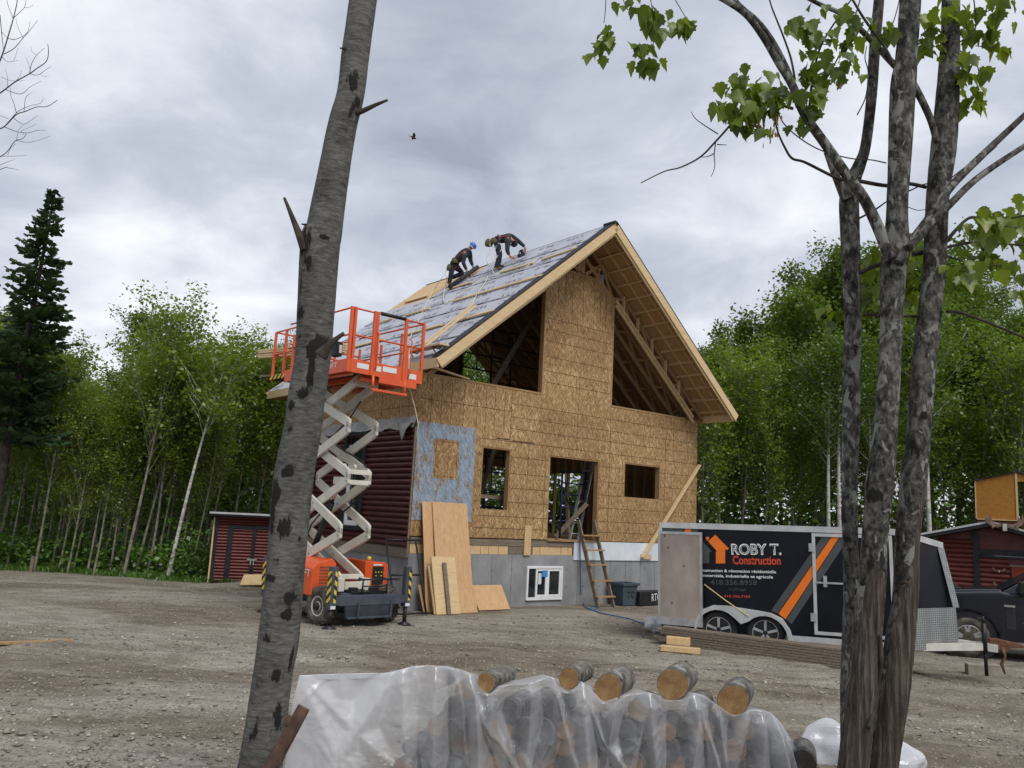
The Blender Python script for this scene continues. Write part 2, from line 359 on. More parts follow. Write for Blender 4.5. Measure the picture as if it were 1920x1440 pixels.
def membrane_mat():
    """printed roofing underlayment: pale lilac grey, rows of dark slanted print"""
    m, nt, b = base_mat('printed roof underlayment')
    tc = nt.nodes.new('ShaderNodeTexCoord'); s = nt.nodes.new('ShaderNodeSeparateXYZ'); nt.links.new(tc.outputs['UV'], s.inputs[0])
    u, w = s.outputs[0], s.outputs[1]                      # metres along the ridge, metres up the slope
    row = mth(nt, 'FLOOR', mth(nt, 'MULTIPLY', w, 2.0)); fr = mth(nt, 'FRACT', mth(nt, 'MULTIPLY', w, 2.0))
    us = mth(nt, 'ADD', mth(nt, 'ADD', u, mth(nt, 'MULTIPLY', row, .43)), mth(nt, 'MULTIPLY', fr, .25))
    cell = mth(nt, 'FRACT', mth(nt, 'MULTIPLY', us, .85))
    inx = mth(nt, 'LESS_THAN', cell, .58); odd = mth(nt, 'MODULO', mth(nt, 'ABSOLUTE', row), 2.0)
    iny = mth(nt, 'MULTIPLY', mth(nt, 'GREATER_THAN', fr, .28), mth(nt, 'LESS_THAN', fr, .72))
    cb = nt.nodes.new('ShaderNodeCombineXYZ'); nt.links.new(us, cb.inputs[0]); nt.links.new(mth(nt, 'MULTIPLY', w, .55), cb.inputs[1])
    strokes = noise_n(nt, cb.outputs[0], 10, 2, .4)
    ink = mth(nt, 'MULTIPLY', mth(nt, 'MULTIPLY', inx, iny), mth(nt, 'GREATER_THAN', strokes, .49))
    big = noise_n(nt, coords(nt, (1, 1, 1)), 1.4, 5)
    c = ramp(nt, big, [(.3, (.36, .37, .42)), (.7, (.47, .48, .53))])
    c = mixc(nt, mth(nt, 'MULTIPLY', ink, .72), c, (.10, .10, .12))
    nt.links.new(c, b.inputs['Base Color']); b.inputs['Roughness'].default_value = .62; b.inputs['Specular IOR Level'].default_value = .3
    bump_n(nt, b, noise_n(nt, coords(nt, (1, 1, 1)), 5, 4), .25, .02); return m
MT['membrane'] = membrane_mat()
def leaf_mat(name, c1, c2, c3, trans=.4):
    m, nt, b = base_mat(name); nt.nodes.remove(b); out = nt.nodes['Material Output']
    at = nt.nodes.new('ShaderNodeAttribute'); at.attribute_name = 'tone'
    oi = nt.nodes.new('ShaderNodeObjectInfo')
    k = mth(nt, 'ADD', mth(nt, 'MULTIPLY', at.outputs['Fac'], .7), mth(nt, 'MULTIPLY', oi.outputs['Random'], .3))
    c = ramp(nt, k, [(.05, c1), (.5, c2), (.95, c3)])
    d = nt.nodes.new('ShaderNodeBsdfDiffuse'); t = nt.nodes.new('ShaderNodeBsdfTranslucent'); g = nt.nodes.new('ShaderNodeBsdfGlossy'); g.inputs['Roughness'].default_value = .45
    nt.links.new(c, d.inputs[0]); nt.links.new(mixc(nt, .35, c, (.20, .30, .02)), t.inputs[0])
    m1 = nt.nodes.new('ShaderNodeMixShader'); m1.inputs[0].default_value = trans; nt.links.new(d.outputs[0], m1.inputs[1]); nt.links.new(t.outputs[0], m1.inputs[2])
    m2 = nt.nodes.new('ShaderNodeMixShader'); m2.inputs[0].default_value = .05; nt.links.new(m1.outputs[0], m2.inputs[1]); nt.links.new(g.outputs[0], m2.inputs[2])
    nt.links.new(m2.outputs[0], out.inputs[0]); return m
MT['leaf_maple'] = leaf_mat('young maple leaves', (.12, .185, .014), (.22, .31, .026), (.33, .41, .045), .6)
MT['leaf_aspen'] = leaf_mat('aspen leaves', (.055, .115, .012), (.11, .185, .018), (.175, .255, .03), .5)
MT['leaf_near'] = leaf_mat('maple leaves close by', (.06, .11, .006), (.15, .22, .012), (.30, .36, .022), .5)
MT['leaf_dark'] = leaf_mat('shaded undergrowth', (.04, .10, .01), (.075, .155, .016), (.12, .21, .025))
MT['leaf_fern'] = leaf_mat('ferns and grass', (.05, .13, .015), (.09, .20, .025), (.14, .27, .04))
MT['needles'] = leaf_mat('spruce needles', (.014, .036, .015), (.024, .055, .022), (.042, .085, .03), .15)
MT['seed'] = leaf_mat('maple keys', (.30, .12, .05), (.36, .16, .07), (.42, .22, .08), .4)
def bark_mat(name, c_dark, c_mid, c_light, zs, sc, patch=None, attr=True, lo=.38, hi=.62):
    m, nt, b = base_mat(name); v = coords(nt, (1, 1, zs)); n = noise_n(nt, v, sc, 9, .68, .4)
    n2 = noise_n(nt, coords(nt, (1, 1, .8)), sc * .28, 5, .6, .6)
    k = mth(nt, 'ADD', mth(nt, 'MULTIPLY', n, .68), mth(nt, 'MULTIPLY', n2, .32))
    c = ramp(nt, k, [(lo, c_dark), (.5, c_mid), (hi, c_light)])
    if patch:
        p = noise_n(nt, coords(nt, (1, 1, .55)), patch[0], 4, .55, .9)
        c = mixc(nt, ramp(nt, p, [(patch[1], (0, 0, 0)), (patch[1] + .03, (1, 1, 1))]), c, patch[2])
    if attr:
        wn = noise_n(nt, coords(nt, (1, 1, .35)), 22, 5, .7)
        for nm, col in (('stain', (.010, .009, .008)), ):
            at = nt.nodes.new('ShaderNodeAttribute'); at.attribute_name = nm
            q = mth(nt, 'ADD', at.outputs['Fac'], mth(nt, 'MULTIPLY', mth(nt, 'SUBTRACT', wn, .5), 2.0))
            c = mixc(nt, mth(nt, 'MULTIPLY', ramp(nt, q, [(.46, (0, 0, 0)), (.64, (1, 1, 1))]), .95), c, col)
        at = nt.nodes.new('ShaderNodeAttribute'); at.attribute_name = 'bare'
        wv = noise_n(nt, coords(nt, (1, 1, .06)), 34, 6, .7, .3)
        wood = ramp(nt, wv, [(.32, (.012, .010, .008)), (.50, (.060, .047, .036)), (.68, (.17, .14, .11))])
        q = mth(nt, 'ADD', at.outputs['Fac'], mth(nt, 'MULTIPLY', mth(nt, 'SUBTRACT', wn, .5), .5))
        c = mixc(nt, ramp(nt, q, [(.46, (0, 0, 0)), (.52, (1, 1, 1))]), c, wood)
    nt.links.new(c, b.inputs['Base Color']); b.inputs['Roughness'].default_value = .85; b.inputs['Specular IOR Level'].default_value = .25
    bump_n(nt, b, k, .55, .02); return m
MT['bark_aspen'] = bark_mat('grey aspen bark', (.026, .025, .022), (.10, .098, .088), (.185, .183, .168), 4.2, 13, None, True, .34, .66)
MT['bark_maple'] = bark_mat('grey maple bark with lichen', (.012, .011, .010), (.060, .056, .049), (.155, .150, .135), .6, 24, (9, .57, (.21, .21, .19)), True, .41, .60)
MT['bark_far'] = bark_mat('forest trunk bark', (.08, .07, .055), (.21, .185, .145), (.34, .31, .25), .6, 9, None, False)
MT['bark_dark'] = bark_mat('dark conifer bark', (.02, .016, .012), (.05, .04, .03), (.09, .075, .06), .8, 9, None, False)
MT['bark_birch'] = bark_mat('white birch bark', (.10, .09, .08), (.42, .40, .36), (.58, .56, .52), 3.5, 5, None, False, .3, .52)
MT['twig'] = pm('twig bark', (.03, .024, .02), (.07, .058, .05), 20, .85, .2)
# ------------------------------------------------------------------ ground
def vnoise(x, y, seed=0):
    r = np.random.default_rng(seed); T = r.random((64, 64))
    xi = np.floor(x).astype(int); yi = np.floor(y).astype(int); fx = x - xi; fy = y - yi
    fx = fx * fx * (3 - 2 * fx); fy = fy * fy * (3 - 2 * fy)
    g = lambda a, b: T[a % 64, b % 64]
    return (g(xi, yi) * (1 - fx) + g(xi + 1, yi) * fx) * (1 - fy) + (g(xi, yi + 1) * (1 - fx) + g(xi + 1, yi + 1) * fx) * fy
def rough_ground(x, y):
    near = 1 - .7 * sstep(14, 20, y)
    z = .05 * (vnoise(x * .8, y * .8, 1) - .5) + .05 * near * (vnoise(x * 1.1 + 9, y * 3.1, 2) - .5) + .03 * near * (vnoise(x * 5, y * 6, 3) - .5)
    for y0, sl, cv, dp, w in ((8.3, .06, .006, .07, .22), (9.7, .06, .006, .07, .22), (11.2, -.05, .004, .05, .2), (12.4, -.05, .004, .05, .2), (6.9, .12, .0, .05, .18)):
        q = y - (y0 + sl * x + cv * x * x + .25 * np.sin(x * .45 + y0)); z = z - dp * np.exp(-(q / w) ** 2) * (.55 + .45 * vnoise(x * 2.2 + y0, x * 0 + y0, 8)) + .45 * dp * np.exp(-((np.abs(q) - w * 1.7) / (w * .6)) ** 2)
    return z + .014 * near * (vnoise(x * 14, y * 14, 4) - .5)
def grade(a, b, fine0, fine1, st, k=1.13):
    m = list(np.arange(fine0, fine1, st)); s = st; p = m[-1]
    while p < b: s *= k; p += s; m.append(p)
    s = st; p = m[0]
    while p > a: s *= k; p -= s; m.insert(0, p)
    return np.array(m)
def ground_mat():
    m, nt, b = base_mat('trampled dirt and gravel'); v = coords(nt, (1, 1, 1)); vs = coords(nt, (.55, 1.6, 1))
    big = noise_n(nt, coords(nt, (.22, .42, 1)), 1.0, 5, .55, .5)
    mid = noise_n(nt, vs, 2.2, 8, .68, .6); fin = noise_n(nt, v, 26, 8, .75)
    c = mixc(nt, ramp(nt, big, [(.42, (0, 0, 0)), (.58, (1, 1, 1))]), ramp(nt, mid, [(.3, (.10, .081, .060)), (.5, (.185, .155, .115)), (.7, (.285, .247, .19))]),
             ramp(nt, mid, [(.3, (.19, .172, .142)), (.5, (.295, .270, .225)), (.7, (.42, .39, .33))]))
    c = mixc(nt, ramp(nt, fin, [(.36, (1, 1, 1)), (.50, (0, 0, 0))]), c, (.10, .083, .064))
    for sc, th, col in ((34, .075, (.40, .37, .31)), (19, .035, (.44, .41, .36))):
        vo = nt.nodes.new('ShaderNodeTexVoronoi'); vo.inputs['Scale'].default_value = sc; nt.links.new(v, vo.inputs['Vector'])
        s = nt.nodes.new('ShaderNodeSeparateColor'); nt.links.new(vo.outputs['Color'], s.inputs[0])
        k = mth(nt, 'MULTIPLY', mth(nt, 'LESS_THAN', vo.outputs['Distance'], .34), mth(nt, 'LESS_THAN', s.outputs[0], th * 2.6))
        c = mixc(nt, mth(nt, 'MULTIPLY', k, mth(nt, 'ADD', .35, mth(nt, 'MULTIPLY', s.outputs[1], .6))), c, col)
    # leaf litter under the trees: the forest floor
    sp = nt.nodes.new('ShaderNodeSeparateXYZ'); nt.links.new(v, sp.inputs[0])
    fk = nt.nodes.new('ShaderNodeMapRange'); fk.inputs[1].default_value = 23.3; fk.inputs[2].default_value = 24.6; nt.links.new(mth(nt, 'ADD', sp.outputs[1], mth(nt, 'MULTIPLY', mth(nt, 'SUBTRACT', mid, .5), 3)), fk.inputs[0])
    lit = ramp(nt, fin, [(.3, (.03, .035, .014)), (.55, (.06, .07, .025)), (.75, (.09, .10, .035))])
    c = mixc(nt, fk.outputs[0], c, lit)
    nt.links.new(c, b.inputs['Base Color']); b.inputs['Roughness'].default_value = .95; b.inputs['Specular IOR Level'].default_value = .2
    h = mth(nt, 'ADD', mth(nt, 'MULTIPLY', fin, .6), mid); bump_n(nt, b, h, .55, .06); return m
MT['ground'] = ground_mat()
def build_ground():
    X = grade(-320, 320, -13, 13, .13, 1.16); Y = grade(-60, 620, 4.2, 25, .11, 1.14)
    gx, gy = np.meshgrid(X, Y); z = gz(gx, gy) + rough_ground(gx, gy)
    nx, ny = len(X), len(Y); idx = np.arange(nx * ny).reshape(ny, nx)
    F = np.stack([idx[:-1, :-1], idx[:-1, 1:], idx[1:, 1:], idx[1:, :-1]], -1).reshape(-1, 4)
    o = np_mesh('ground', np.stack([gx, gy, z], -1).reshape(-1, 3), F, MT['ground'], smooth=True); tag(o, kind='structure')
build_ground()
def build_gravel():
    n = 22000; d = 4.3 * (22 / 4.3) ** (rng.random(n) ** 1.1); px = rng.uniform(-60, 1980, n)
    x = (px - 960) / F_PX * d; y = d
    keep = ~((x > .0) & (hv(x, y)[1] > .0) & (hv(x, y)[0] > -.1) & (hv(x, y)[0] < 10.2)); x, y = x[keep], y[keep]; n = len(x)
    kp = vnoise(x * .5 + 3, y * 1.1 + 7, 41) + .5 * vnoise(x * 2.1, y * 3.3, 42) + rng.uniform(-.25, .25, n) > .62; x, y = x[kp], y[kp]; n = len(x)
    s = rng.gamma(1.5, .0065, n) + .005; s = np.minimum(s, .034); z = gz(x, y) + rough_ground(x, y) + s * .25
    base = np.array([(1, 0, 0), (0, 1, 0), (-1, 0, 0), (0, -1, 0), (0, 0, .75), (0, 0, -.6)])
    fb = np.array([(0, 1, 4), (1, 2, 4), (2, 3, 4), (3, 0, 4), (1, 0, 5), (2, 1, 5), (3, 2, 5), (0, 3, 5)])
    a = rng.uniform(0, 6.28, n); ca, sa = np.cos(a), np.sin(a); st = rng.uniform(.5, 1.7, n)
    V = np.repeat(base[None], n, 0) * (1 + rng.normal(0, .22, (n, 6, 3))); V[..., 0] *= st[:, None]; V[..., 2] *= rng.uniform(.35, 1, n)[:, None]
    V *= s[:, None, None]; vx = V[..., 0] * ca[:, None] - V[..., 1] * sa[:, None]; vy = V[..., 0] * sa[:, None] + V[..., 1] * ca[:, None]
    V = np.stack([vx + x[:, None], vy + y[:, None], V[..., 2] + z[:, None]], -1).reshape(-1, 3)
    F = (fb[None] + (np.arange(n) * 6)[:, None, None]).reshape(-1, 3)
    tone = np.repeat(rng.random(n), 8)
    m, nt, b = base_mat('stones and wood chips'); at = nt.nodes.new('ShaderNodeAttribute'); at.attribute_name = 'tone'
    nt.links.new(ramp(nt, at.outputs['Fac'], [(0, (.13, .115, .095)), (.5, (.24, .215, .175)), (.8, (.36, .33, .27)), (1, (.52, .48, .41))]), b.inputs['Base Color']); b.inputs['Roughness'].default_value = .9
    tag(np_mesh('gravel', V, F, m, attrs={'tone': ('FACE', tone)}), 'loose stones and pale wood chips scattered over the trampled dirt yard', 'gravel', kind='stuff')
def hv(x, y): return (x - H0[0]) * HA[0] + (y - H0[1]) * HA[1], (x - H0[0]) * HB[0] + (y - H0[1]) * HB[1]
build_gravel()

# ------------------------------------------------------------------ house under construction
HW, HD, ZC, ZO, ZT = 10.01, 7.1, 1.236, 1.623, 5.275
house = thing('house', 'half-built gable house with oriented strand board walls and grey underlayment roof', 'house', H0, HY)
def cells(mb, us, zs, solid, v0, v1, axis='u'):
    """a wall of rectangles with holes: outer, inner and reveal faces only"""
    P = (lambda u, v, z: (u, v, z)) if axis == 'u' else (lambda u, v, z: (v, u, z))
    n, m = len(us) - 1, len(zs) - 1
    ok = lambda i, j: 0 <= i < n and 0 <= j < m and solid(.5 * (us[i] + us[i + 1]), .5 * (zs[j] + zs[j + 1]))
    for i in range(n):
        for j in range(m):
            if not ok(i, j): continue
            a, b, c, d = us[i], us[i + 1], zs[j], zs[j + 1]
            for v in (v0, v1): mb.add([P(a, v, c), P(b, v, c), P(b, v, d), P(a, v, d)], [(0, 1, 2, 3)])
            if not ok(i - 1, j): mb.add([P(a, v0, c), P(a, v1, c), P(a, v1, d), P(a, v0, d)], [(0, 1, 2, 3)])
            if not ok(i + 1, j): mb.add([P(b, v0, c), P(b, v1, c), P(b, v1, d), P(b, v0, d)], [(0, 1, 2, 3)])
            if not ok(i, j - 1): mb.add([P(a, v0, c), P(a, v1, c), P(b, v1, c), P(b, v0, c)], [(0, 1, 2, 3)])
            if not ok(i, j + 1): mb.add([P(a, v0, d), P(a, v1, d), P(b, v1, d), P(b, v0, d)], [(0, 1, 2, 3)])
def rt(u): return RIDZ - SLOPE * abs(u - RIDU)
HOLES = [(4.066, 5.87, ZO, 3.75), (6.853, 8.361, 2.814, 3.785), (1.89, 2.78, 2.27, 3.785)]
PA, PB, PT = 3.724, 6.224, 8.78
def build_house():
    T = .16
    # --- front wall
    mb = MB()
    us = sorted({0, HW} | {h[i] for h in HOLES for i in (0, 1)}); zs = sorted({ZO, ZT} | {h[i] for h in HOLES for i in (2, 3)})
    inh = lambda u, z: any(a < u < b and c < z < d for a, b, c, d in HOLES)
    cells(mb, us, zs, lambda u, z: not inh(u, z), 0, T)
    dz = .73
    pl = [(PA, ZT), (PB, ZT), (PB, rt(PB) - dz), (RIDU + (PT - (RIDZ - dz)) / -SLOPE, PT), (RIDU - (PT - (RIDZ - dz)) / -SLOPE, PT), (PA, rt(PA) - dz)]
    mb.prism([(u, 0, z) for u, z in pl], (0, T, 0))
    # joints and chalk lines of the boards, a few mm proud
    mb.cur = 1
    def hl(z, u0, u1, w=.0105): mb.box((u0, -.003, z - w / 2), (u1, -.0005, z + w / 2))
    def vl(u, z0, z1, w=.0095): mb.box((u - w / 2, -.0032, z0), (u + w / 2, -.0007, z1))
    def clear(z, u0, u1):
        segs = [(u0, u1)]
        for a, b, c, d in HOLES:
            if c - .03 < z < d + .03:
                nx = []
                for s, e in segs:
                    if e <= a or s >= b: nx.append((s, e))
                    else:
                        if s < a: nx.append((s, a))
                        if e > b: nx.append((b, e))
                segs = nx
        return [s for s in segs if s[1] - s[0] > .1]
    for z in (5.62, 5.92, 6.3, 6.72, 7.02, 7.32): hl(z, PA + .03, PB - .03 - .02 * (z > 7))
    for k, u in enumerate((4.13, 4.38, 4.64, 5.04, 5.46, 5.70, 5.92)): vl(u, 7.38 + .1 * (k % 2), min(PT - .05, rt(u) - dz - .06))
    for z in (4.92, 4.60, 4.30, 3.98, 3.60, 3.20, 2.84, 2.50, 2.14, 1.86):
        for s, e in clear(z, 1.66 if z > 4.2 else 1.76, HW - .02):
            j = 0
            hl(z + .004 * math.sin(z * 9), max(s, 2.72 if z > 4.1 else s), e)
    for u in (.34, .62, .90, 1.26, 1.66, 1.92, 2.2, 2.5): vl(u, 4.20, ZT - .05)
    vl(2.72, 4.02, ZT - .03); hl(4.72, .02, 2.7, .012)
    for u, a, b in ((3.34, 1.7, 4.0), (3.92, 1.7, 4.0), (6.25, 1.75, 5.1), (8.55, 1.75, 4.6), (8.9, 4.0, 5.2), (5.0, 3.85, 5.2)): vl(u, a, b, .010)
    mb.box((2.3, -.004, 4.005), (2.72, -.001, 4.035)); mb.box((2.8, -.004, 3.99), (3.5, -.001, 4.015))
    mb.build('front_wall', [MT['osb'], MT['line']], house)
    # top plates over the lower storey of the gable, framing round the holes
    mb = MB()
    mb.box((-.02, -.012, ZT), (PA - .002, .15, ZT + .045)); mb.box((PB + .002, -.012, ZT), (HW - .6, .15, ZT + .045))
    mb.box((PA - .042, .0, ZT + .046), (PA - .002, .15, rt(PA) - .76)); mb.box((PB + .002, .0, ZT + .046), (PB + .042, .15, rt(PB) - .76))
    for a, b, c, d in HOLES:
        mb.box((a, .012, c), (a + .03, .17, d)); mb.box((b - .03, .012, c), (b, .17, d)); mb.box((a + .031, .012, d - .03), (b - .031, .17, d))
        if c > ZO: mb.box((a + .031, .012, c), (b - .031, .17, c + .03))
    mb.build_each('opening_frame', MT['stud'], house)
    # --- foundation, rim joist band, floor
    mb = MB(); mb.box((0, .0, -.4), (HW, HD, ZC)); mb.cur = 1
    for u in (.55, 1.15, 1.76, 2.36, 2.97, 5.2, 5.8, 6.4, 7.0, 7.6, 8.2, 8.8, 9.4): mb.box((u - .005, -.003, 0), (u + .005, -.001, ZC - .02))
    for v in (.7, 1.4, 2.1, 2.8, 3.5): mb.box((-.003, v - .005, 0), (-.001, v + .005, ZC - .02))
    for u in np.arange(.55, 9.6, .607):
        for z in (.45, .88): mb.box((u - .018, -.004, z - .014), (u + .018, -.0015, z + .014))
    mb.build('foundation', [MT['concrete'], pm('concrete form line', (.10, .10, .105), (.16, .16, .165), 9, .9, 0)], house)
    mb = MB()
    u = 0.03
    r = random.Random(3)
    while u < 4.98:
        w = r.choice((.30, .42, .55, .24)); e = min(u + w, 4.99)
        mb.cur = r.choice((0, 0, 0, 1)); mb.box((u, .005 + r.uniform(0, .012), ZC + .004), (e - .012, .14, ZC + .205)); u = e
    mb.cur = 1; mb.box((.03, .0, ZC + .209), (4.99, .14, ZO - .03)); mb.cur = 2; mb.box((0, .05, ZC + .002), (HW, HD - .02, ZO - .022))
    mb.build('rim_joist', [MT['spruce'], MT['oldwood'], MT['stud']], house)
    mb = MB(); mb.box((.1, .17, ZO - .02), (HW - .1, HD - .1, ZO - .002)); mb.box((4.07, -.05, ZO - .036), (5.86, .168, ZO - .004))
    mb.box((4.4, -.06, ZO - .002), (4.52, .06, ZO + .035))
    mb.build('floor_deck', MT['stud'], house)
    mb = MB(); mb.box((5.01, -.03, ZC - .115), (8.6, .0, ZO - .02)); mb.build('foam_board', MT['foam'], house)
    mb = MB(); mb.box((7.56, -.075, ZC - .07), (7.98, -.033, ZC + .06)); mb.build('cleat', MT['spruce_u'], house)
    p = fac(983, 985); q = fac(993, 1041); mb = MB(); mb.box((p[0], -.045, q[2]), (q[0] - .01, -.006, p[2])); mb.build('stub_post', MT['spruce_v'], house)
    # --- blue panel with its boarded window
    mb = MB()
    b0, b1, c0, c1 = 0.004, 1.655, 1.97, 4.185; a0, a1, d0, d1 = .49, 1.19, 2.93, 3.84
    cells(mb, [b0, a0, a1, b1], [c0, d0, d1, c1], lambda u, z: not (a0 < u < a1 and d0 < z < d1), -.014, -.002)
    mb.box((.55, -.014, ZO + .01), (1.2, -.003, c0 - .002)); mb.build('blue_panel', MT['osb_blue'], house)
    mb = MB(); mb.box((a0 + .004, -.012, d0 + .004), (a1 - .004, -.003, d1 - .004)); mb.cur = 1
    for t in ((a0 + .02, a1 - .02, d1 - .06, d1 - .05), (a0 + .02, a1 - .02, d0 + .05, d0 + .06)): mb.box((t[0], -.0145, t[2]), (t[1], -.0125, t[3]))
    for x in (a0 + .05, .5 * (a0 + a1) + .05, a1 - .06): mb.box((x, -.0147, d0 + .065), (x + .009, -.0127, d1 - .065))
    mb.build('patch_panel', [MT['osb'], MT['line']], house)
    # --- basement window
    mb = MB(); a, b, c, d = 3.44, 4.64, .14, .965
    for t in ((a, b, d - .06, d), (a, b, c, c + .07), (a, a + .055, c + .072, d - .062), (b - .055, b, c + .072, d - .062)): mb.box((t[0], -.05, t[2]), (t[1], .06, t[3]))
    w = mb.build('basement_window', MT['white_v'], house, .006)
    mb = MB(); mb.box((a + .056, -.004, c + .073), (b - .056, -.002, d - .063)); mb.build('pane', MT['glass'], w)
    mb = MB()
    for s, e in ((a + .30, a + .36), (a + .62, a + .75), (b - .11, b - .057)): mb.box((s, -.035, c + .075), (e, -.006, d - .065))
    for s, e in ((a + .361, a + .619), (a + .751, b - .111)):
        mb.box((s, -.035, c + .075), (e, -.006, c + .13)); mb.box((s, -.035, d - .12), (e, -.006, d - .065))
    mb.build_each('sash', MT['white_v'], w, .004)
    mb = MB(); mb.box((a + .50, -.041, d - .26), (a + .68, -.037, d - .10)); mb.build('sticker', pm('blue sticker', (.04, .22, .50), (.06, .28, .58), 30, .5, 0), w)
    mb = MB(); mb.box((a + .40, -.012, d - .44), (a + .50, -.008, d - .17)); mb.build('sticker', MT['paper'], w)
    # --- left side: sheathing above, log siding below
    WV = (2.17, 3.12, 1.74, 3.95)
    mb = MB(); cells(mb, [T, WV[0], WV[1], HD], [ZO, WV[2], WV[3], ZT + .3], lambda v, z: not (WV[0] < v < WV[1] and WV[2] < z < WV[3]), 0, T, 'v')
    mb.cur = 1
    for v in np.arange(.42, HD, .41): mb.box((-.003, v - .005, 4.2), (-.001, v + .005, ZT + .28))
    for z in (4.55, 4.9): mb.box((-.0032, T, z - .005), (-.0012, HD, z + .005))
    mb.build('side_wall', [MT['osb'], MT['line']], house)
    nL, z0, z1 = 21, 1.36, 4.03; h = (z1 - z0) / nL; mb = MB(); mb.smooth = True
    for k in range(nL):
        za = z0 + k * h
        segs = [(.03, WV[0]), (WV[1], HD - .02)] if WV[2] - .05 < za + h / 2 < WV[3] else [(.03, HD - .02)]
        for s, e in segs:
            prof = [(-.035 - .052 * math.sin(math.pi * t), za + .004 + (h - .008) * t) for t in np.linspace(0, 1, 7)]
            vs = [(x, s, z) for x, z in prof] + [(x, e, z) for x, z in prof]; n = 7
            mb.add(vs, [(i, i + 1, n + i + 1, n + i) for i in range(n - 1)], True)
            mb.add([(x, s, z) for x, z in prof] + [(-.004, s, za), (-.004, s, za + h)], [(0, 1, 2, 3, 4, 5, 6, 8, 7)], False)
            mb.add([(-.004, s, za), (-.035, s, za + .004), (-.035, e, za + .004), (-.004, e, za)], [(0, 1, 2, 3)], False)
    mb.build('log_siding', MT['log_red'], house)
    mb = MB(); mb.box((-.06, .0, 1.14), (-.006, HD, 1.345)); mb.build('sill_board', MT['oldwood'], house)
    mb = MB(); mb.box((-.05, .004, 1.35), (-.006, .028, 4.05)); mb.build('corner_board', MT['oldwood'], house)
    # grey weather barrier band with a loose hanging corner
    mb = MB(); mb.smooth = True
    n = 40; top = [(-.012 - .012 * math.sin(i * 1.7), HD * i / n, 4.31 + .02 * math.sin(i * 2.3)) for i in range(n + 1)]
    bot = [(-.10 - .02 * math.sin(i * 2.9), HD * i / n, 4.03 + .035 * math.sin(i * 1.3)) for i in range(n + 1)]
    mb.add(top + bot, [(i, i + 1, n + 2 + i, n + 1 + i) for i in range(n)])
    fl = [(-.02, .95, 4.22), (-.03, .0, 4.16), (-.10, .62, 4.16), (-.17, .36, 4.10), (-.22, .12, 3.98), (-.20, .30, 3.72), (-.13, .52, 3.92), (-.15, .05, 4.12)]
    mb.add(fl, [(0, 2, 3, 1), (1, 3, 7), (3, 4, 7), (3, 6, 5, 4), (2, 6, 3)])
    mb.build('weather_barrier', MT['tarp_g'], house)
    # side window
    mb = MB(); a, b, c, d = WV
    for t in ((a - .08, b + .08, d, d + .09), (a - .08, b + .08, c - .10, c), (a - .08, a + .06, c + .002, d - .002), (b - .06, b + .08, c + .002, d - .002)): mb.box((-.11, t[0], t[2]), (-.01, t[1], t[3]))
    w = mb.build('side_window', MT['black_p'], house)
    mb = MB(); mb.box((.03, a + .06, c), (.04, b - .06, d)); mb.build('pane', MT['glass'], w)
    mb = MB()
    for t in ((a + .061, b - .061, d - .30, d - .22), (a + .061, b - .061, c + .002, c + .12), (a + .061, a + .13, c + .122, d - .302), (b - .13, b - .061, c + .122, d - .302)): mb.box((-.03, t[0], t[2]), (.028, t[1], t[3]))
    mb.build('sash', MT['white_v'], w)
    # --- right wall with a patio opening, back wall, studs
    RH = (4.9, 6.85, ZO, 3.75)
    mb = MB(); cells(mb, [T, RH[0], RH[1], HD], [ZO, RH[3], ZT + .3], lambda v, z: not (RH[0] < v < RH[1] and z < RH[3]), HW - .012, HW, 'v')
    mb.build('right_wall', MT['osb_in_shade'], house)
    BH = [(6.9, 9.0, 1.9, 3.85), (1.2, 3.0, 2.3, 3.8)]
    mb = MB(); us = sorted({T, HW - .02} | {h[i] for h in BH for i in (0, 1)}); zs = sorted({ZO, ZT} | {h[i] for h in BH for i in (2, 3)})
    cells(mb, us, zs, lambda u, z: not any(a < u < b and c < z < d for a, b, c, d in BH), HD - .012, HD)
    mb.prism([(u, HD - .012, z) for u, z in pl], (0, .012, 0)); mb.build('back_wall', MT['osb_in_shade'], house)
    mb = MB()
    for v in np.arange(.3, HD, .41):
        hole = RH[0] < v < RH[1]
        mb.box((HW - .152, v, RH[3] if hole else ZO), (HW - .013, v + .04, ZT + .29)); 
        if not (WV[0] - .05 < v < WV[1]): mb.box((T + .002, v, ZO), (T + .12, v + .04, ZT + .29))
    for u in np.arange(.4, HW - .2, .41):
        inb = any(a - .05 < u < b for a, b, c, d in BH)
        if not inb: mb.box((u, HD - .152, ZO), (u + .04, HD - .013, ZT))
        inf = any(a - .05 < u < b + .01 for a, b, c, d in HOLES)
        if not inf and u > .2: mb.box((u, T + .002, ZO), (u + .04, T + .13, ZT))
    mb.box((6.88, HD - .16, 2.6), (9.02, HD - .02, 2.64)); mb.box((7.6, HD - .16, 1.9), (7.64, HD - .02, 2.59)); mb.box((7.6, HD - .16, 2.65), (7.64, HD - .02, 3.85))
    mb.box((HW - .152, RH[0] + .62, ZO), (HW - .02, RH[0] + .66, RH[3])); mb.box((HW - .152, RH[0] + 1.3, ZO), (HW - .02, RH[0] + 1.34, RH[3]))
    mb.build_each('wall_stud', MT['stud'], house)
    # inner braces seen through the openings
    mb = MB(); mb.beam((2.2, 2.0, 3.4), (4.9, 1.5, 8.3), .09, .14); mb.beam((2.2, .8, 1.7), (3.6, 1.6, 4.2), .04, .14); mb.beam((5.2, .9, ZO + .05), (5.75, .3, 2.6), .05, .12)
    mb.beam((1.7, .45, 2.62), (2.95, .45, 2.60), .04, .09); mb.build_each('brace', MT['oldwood'], house)
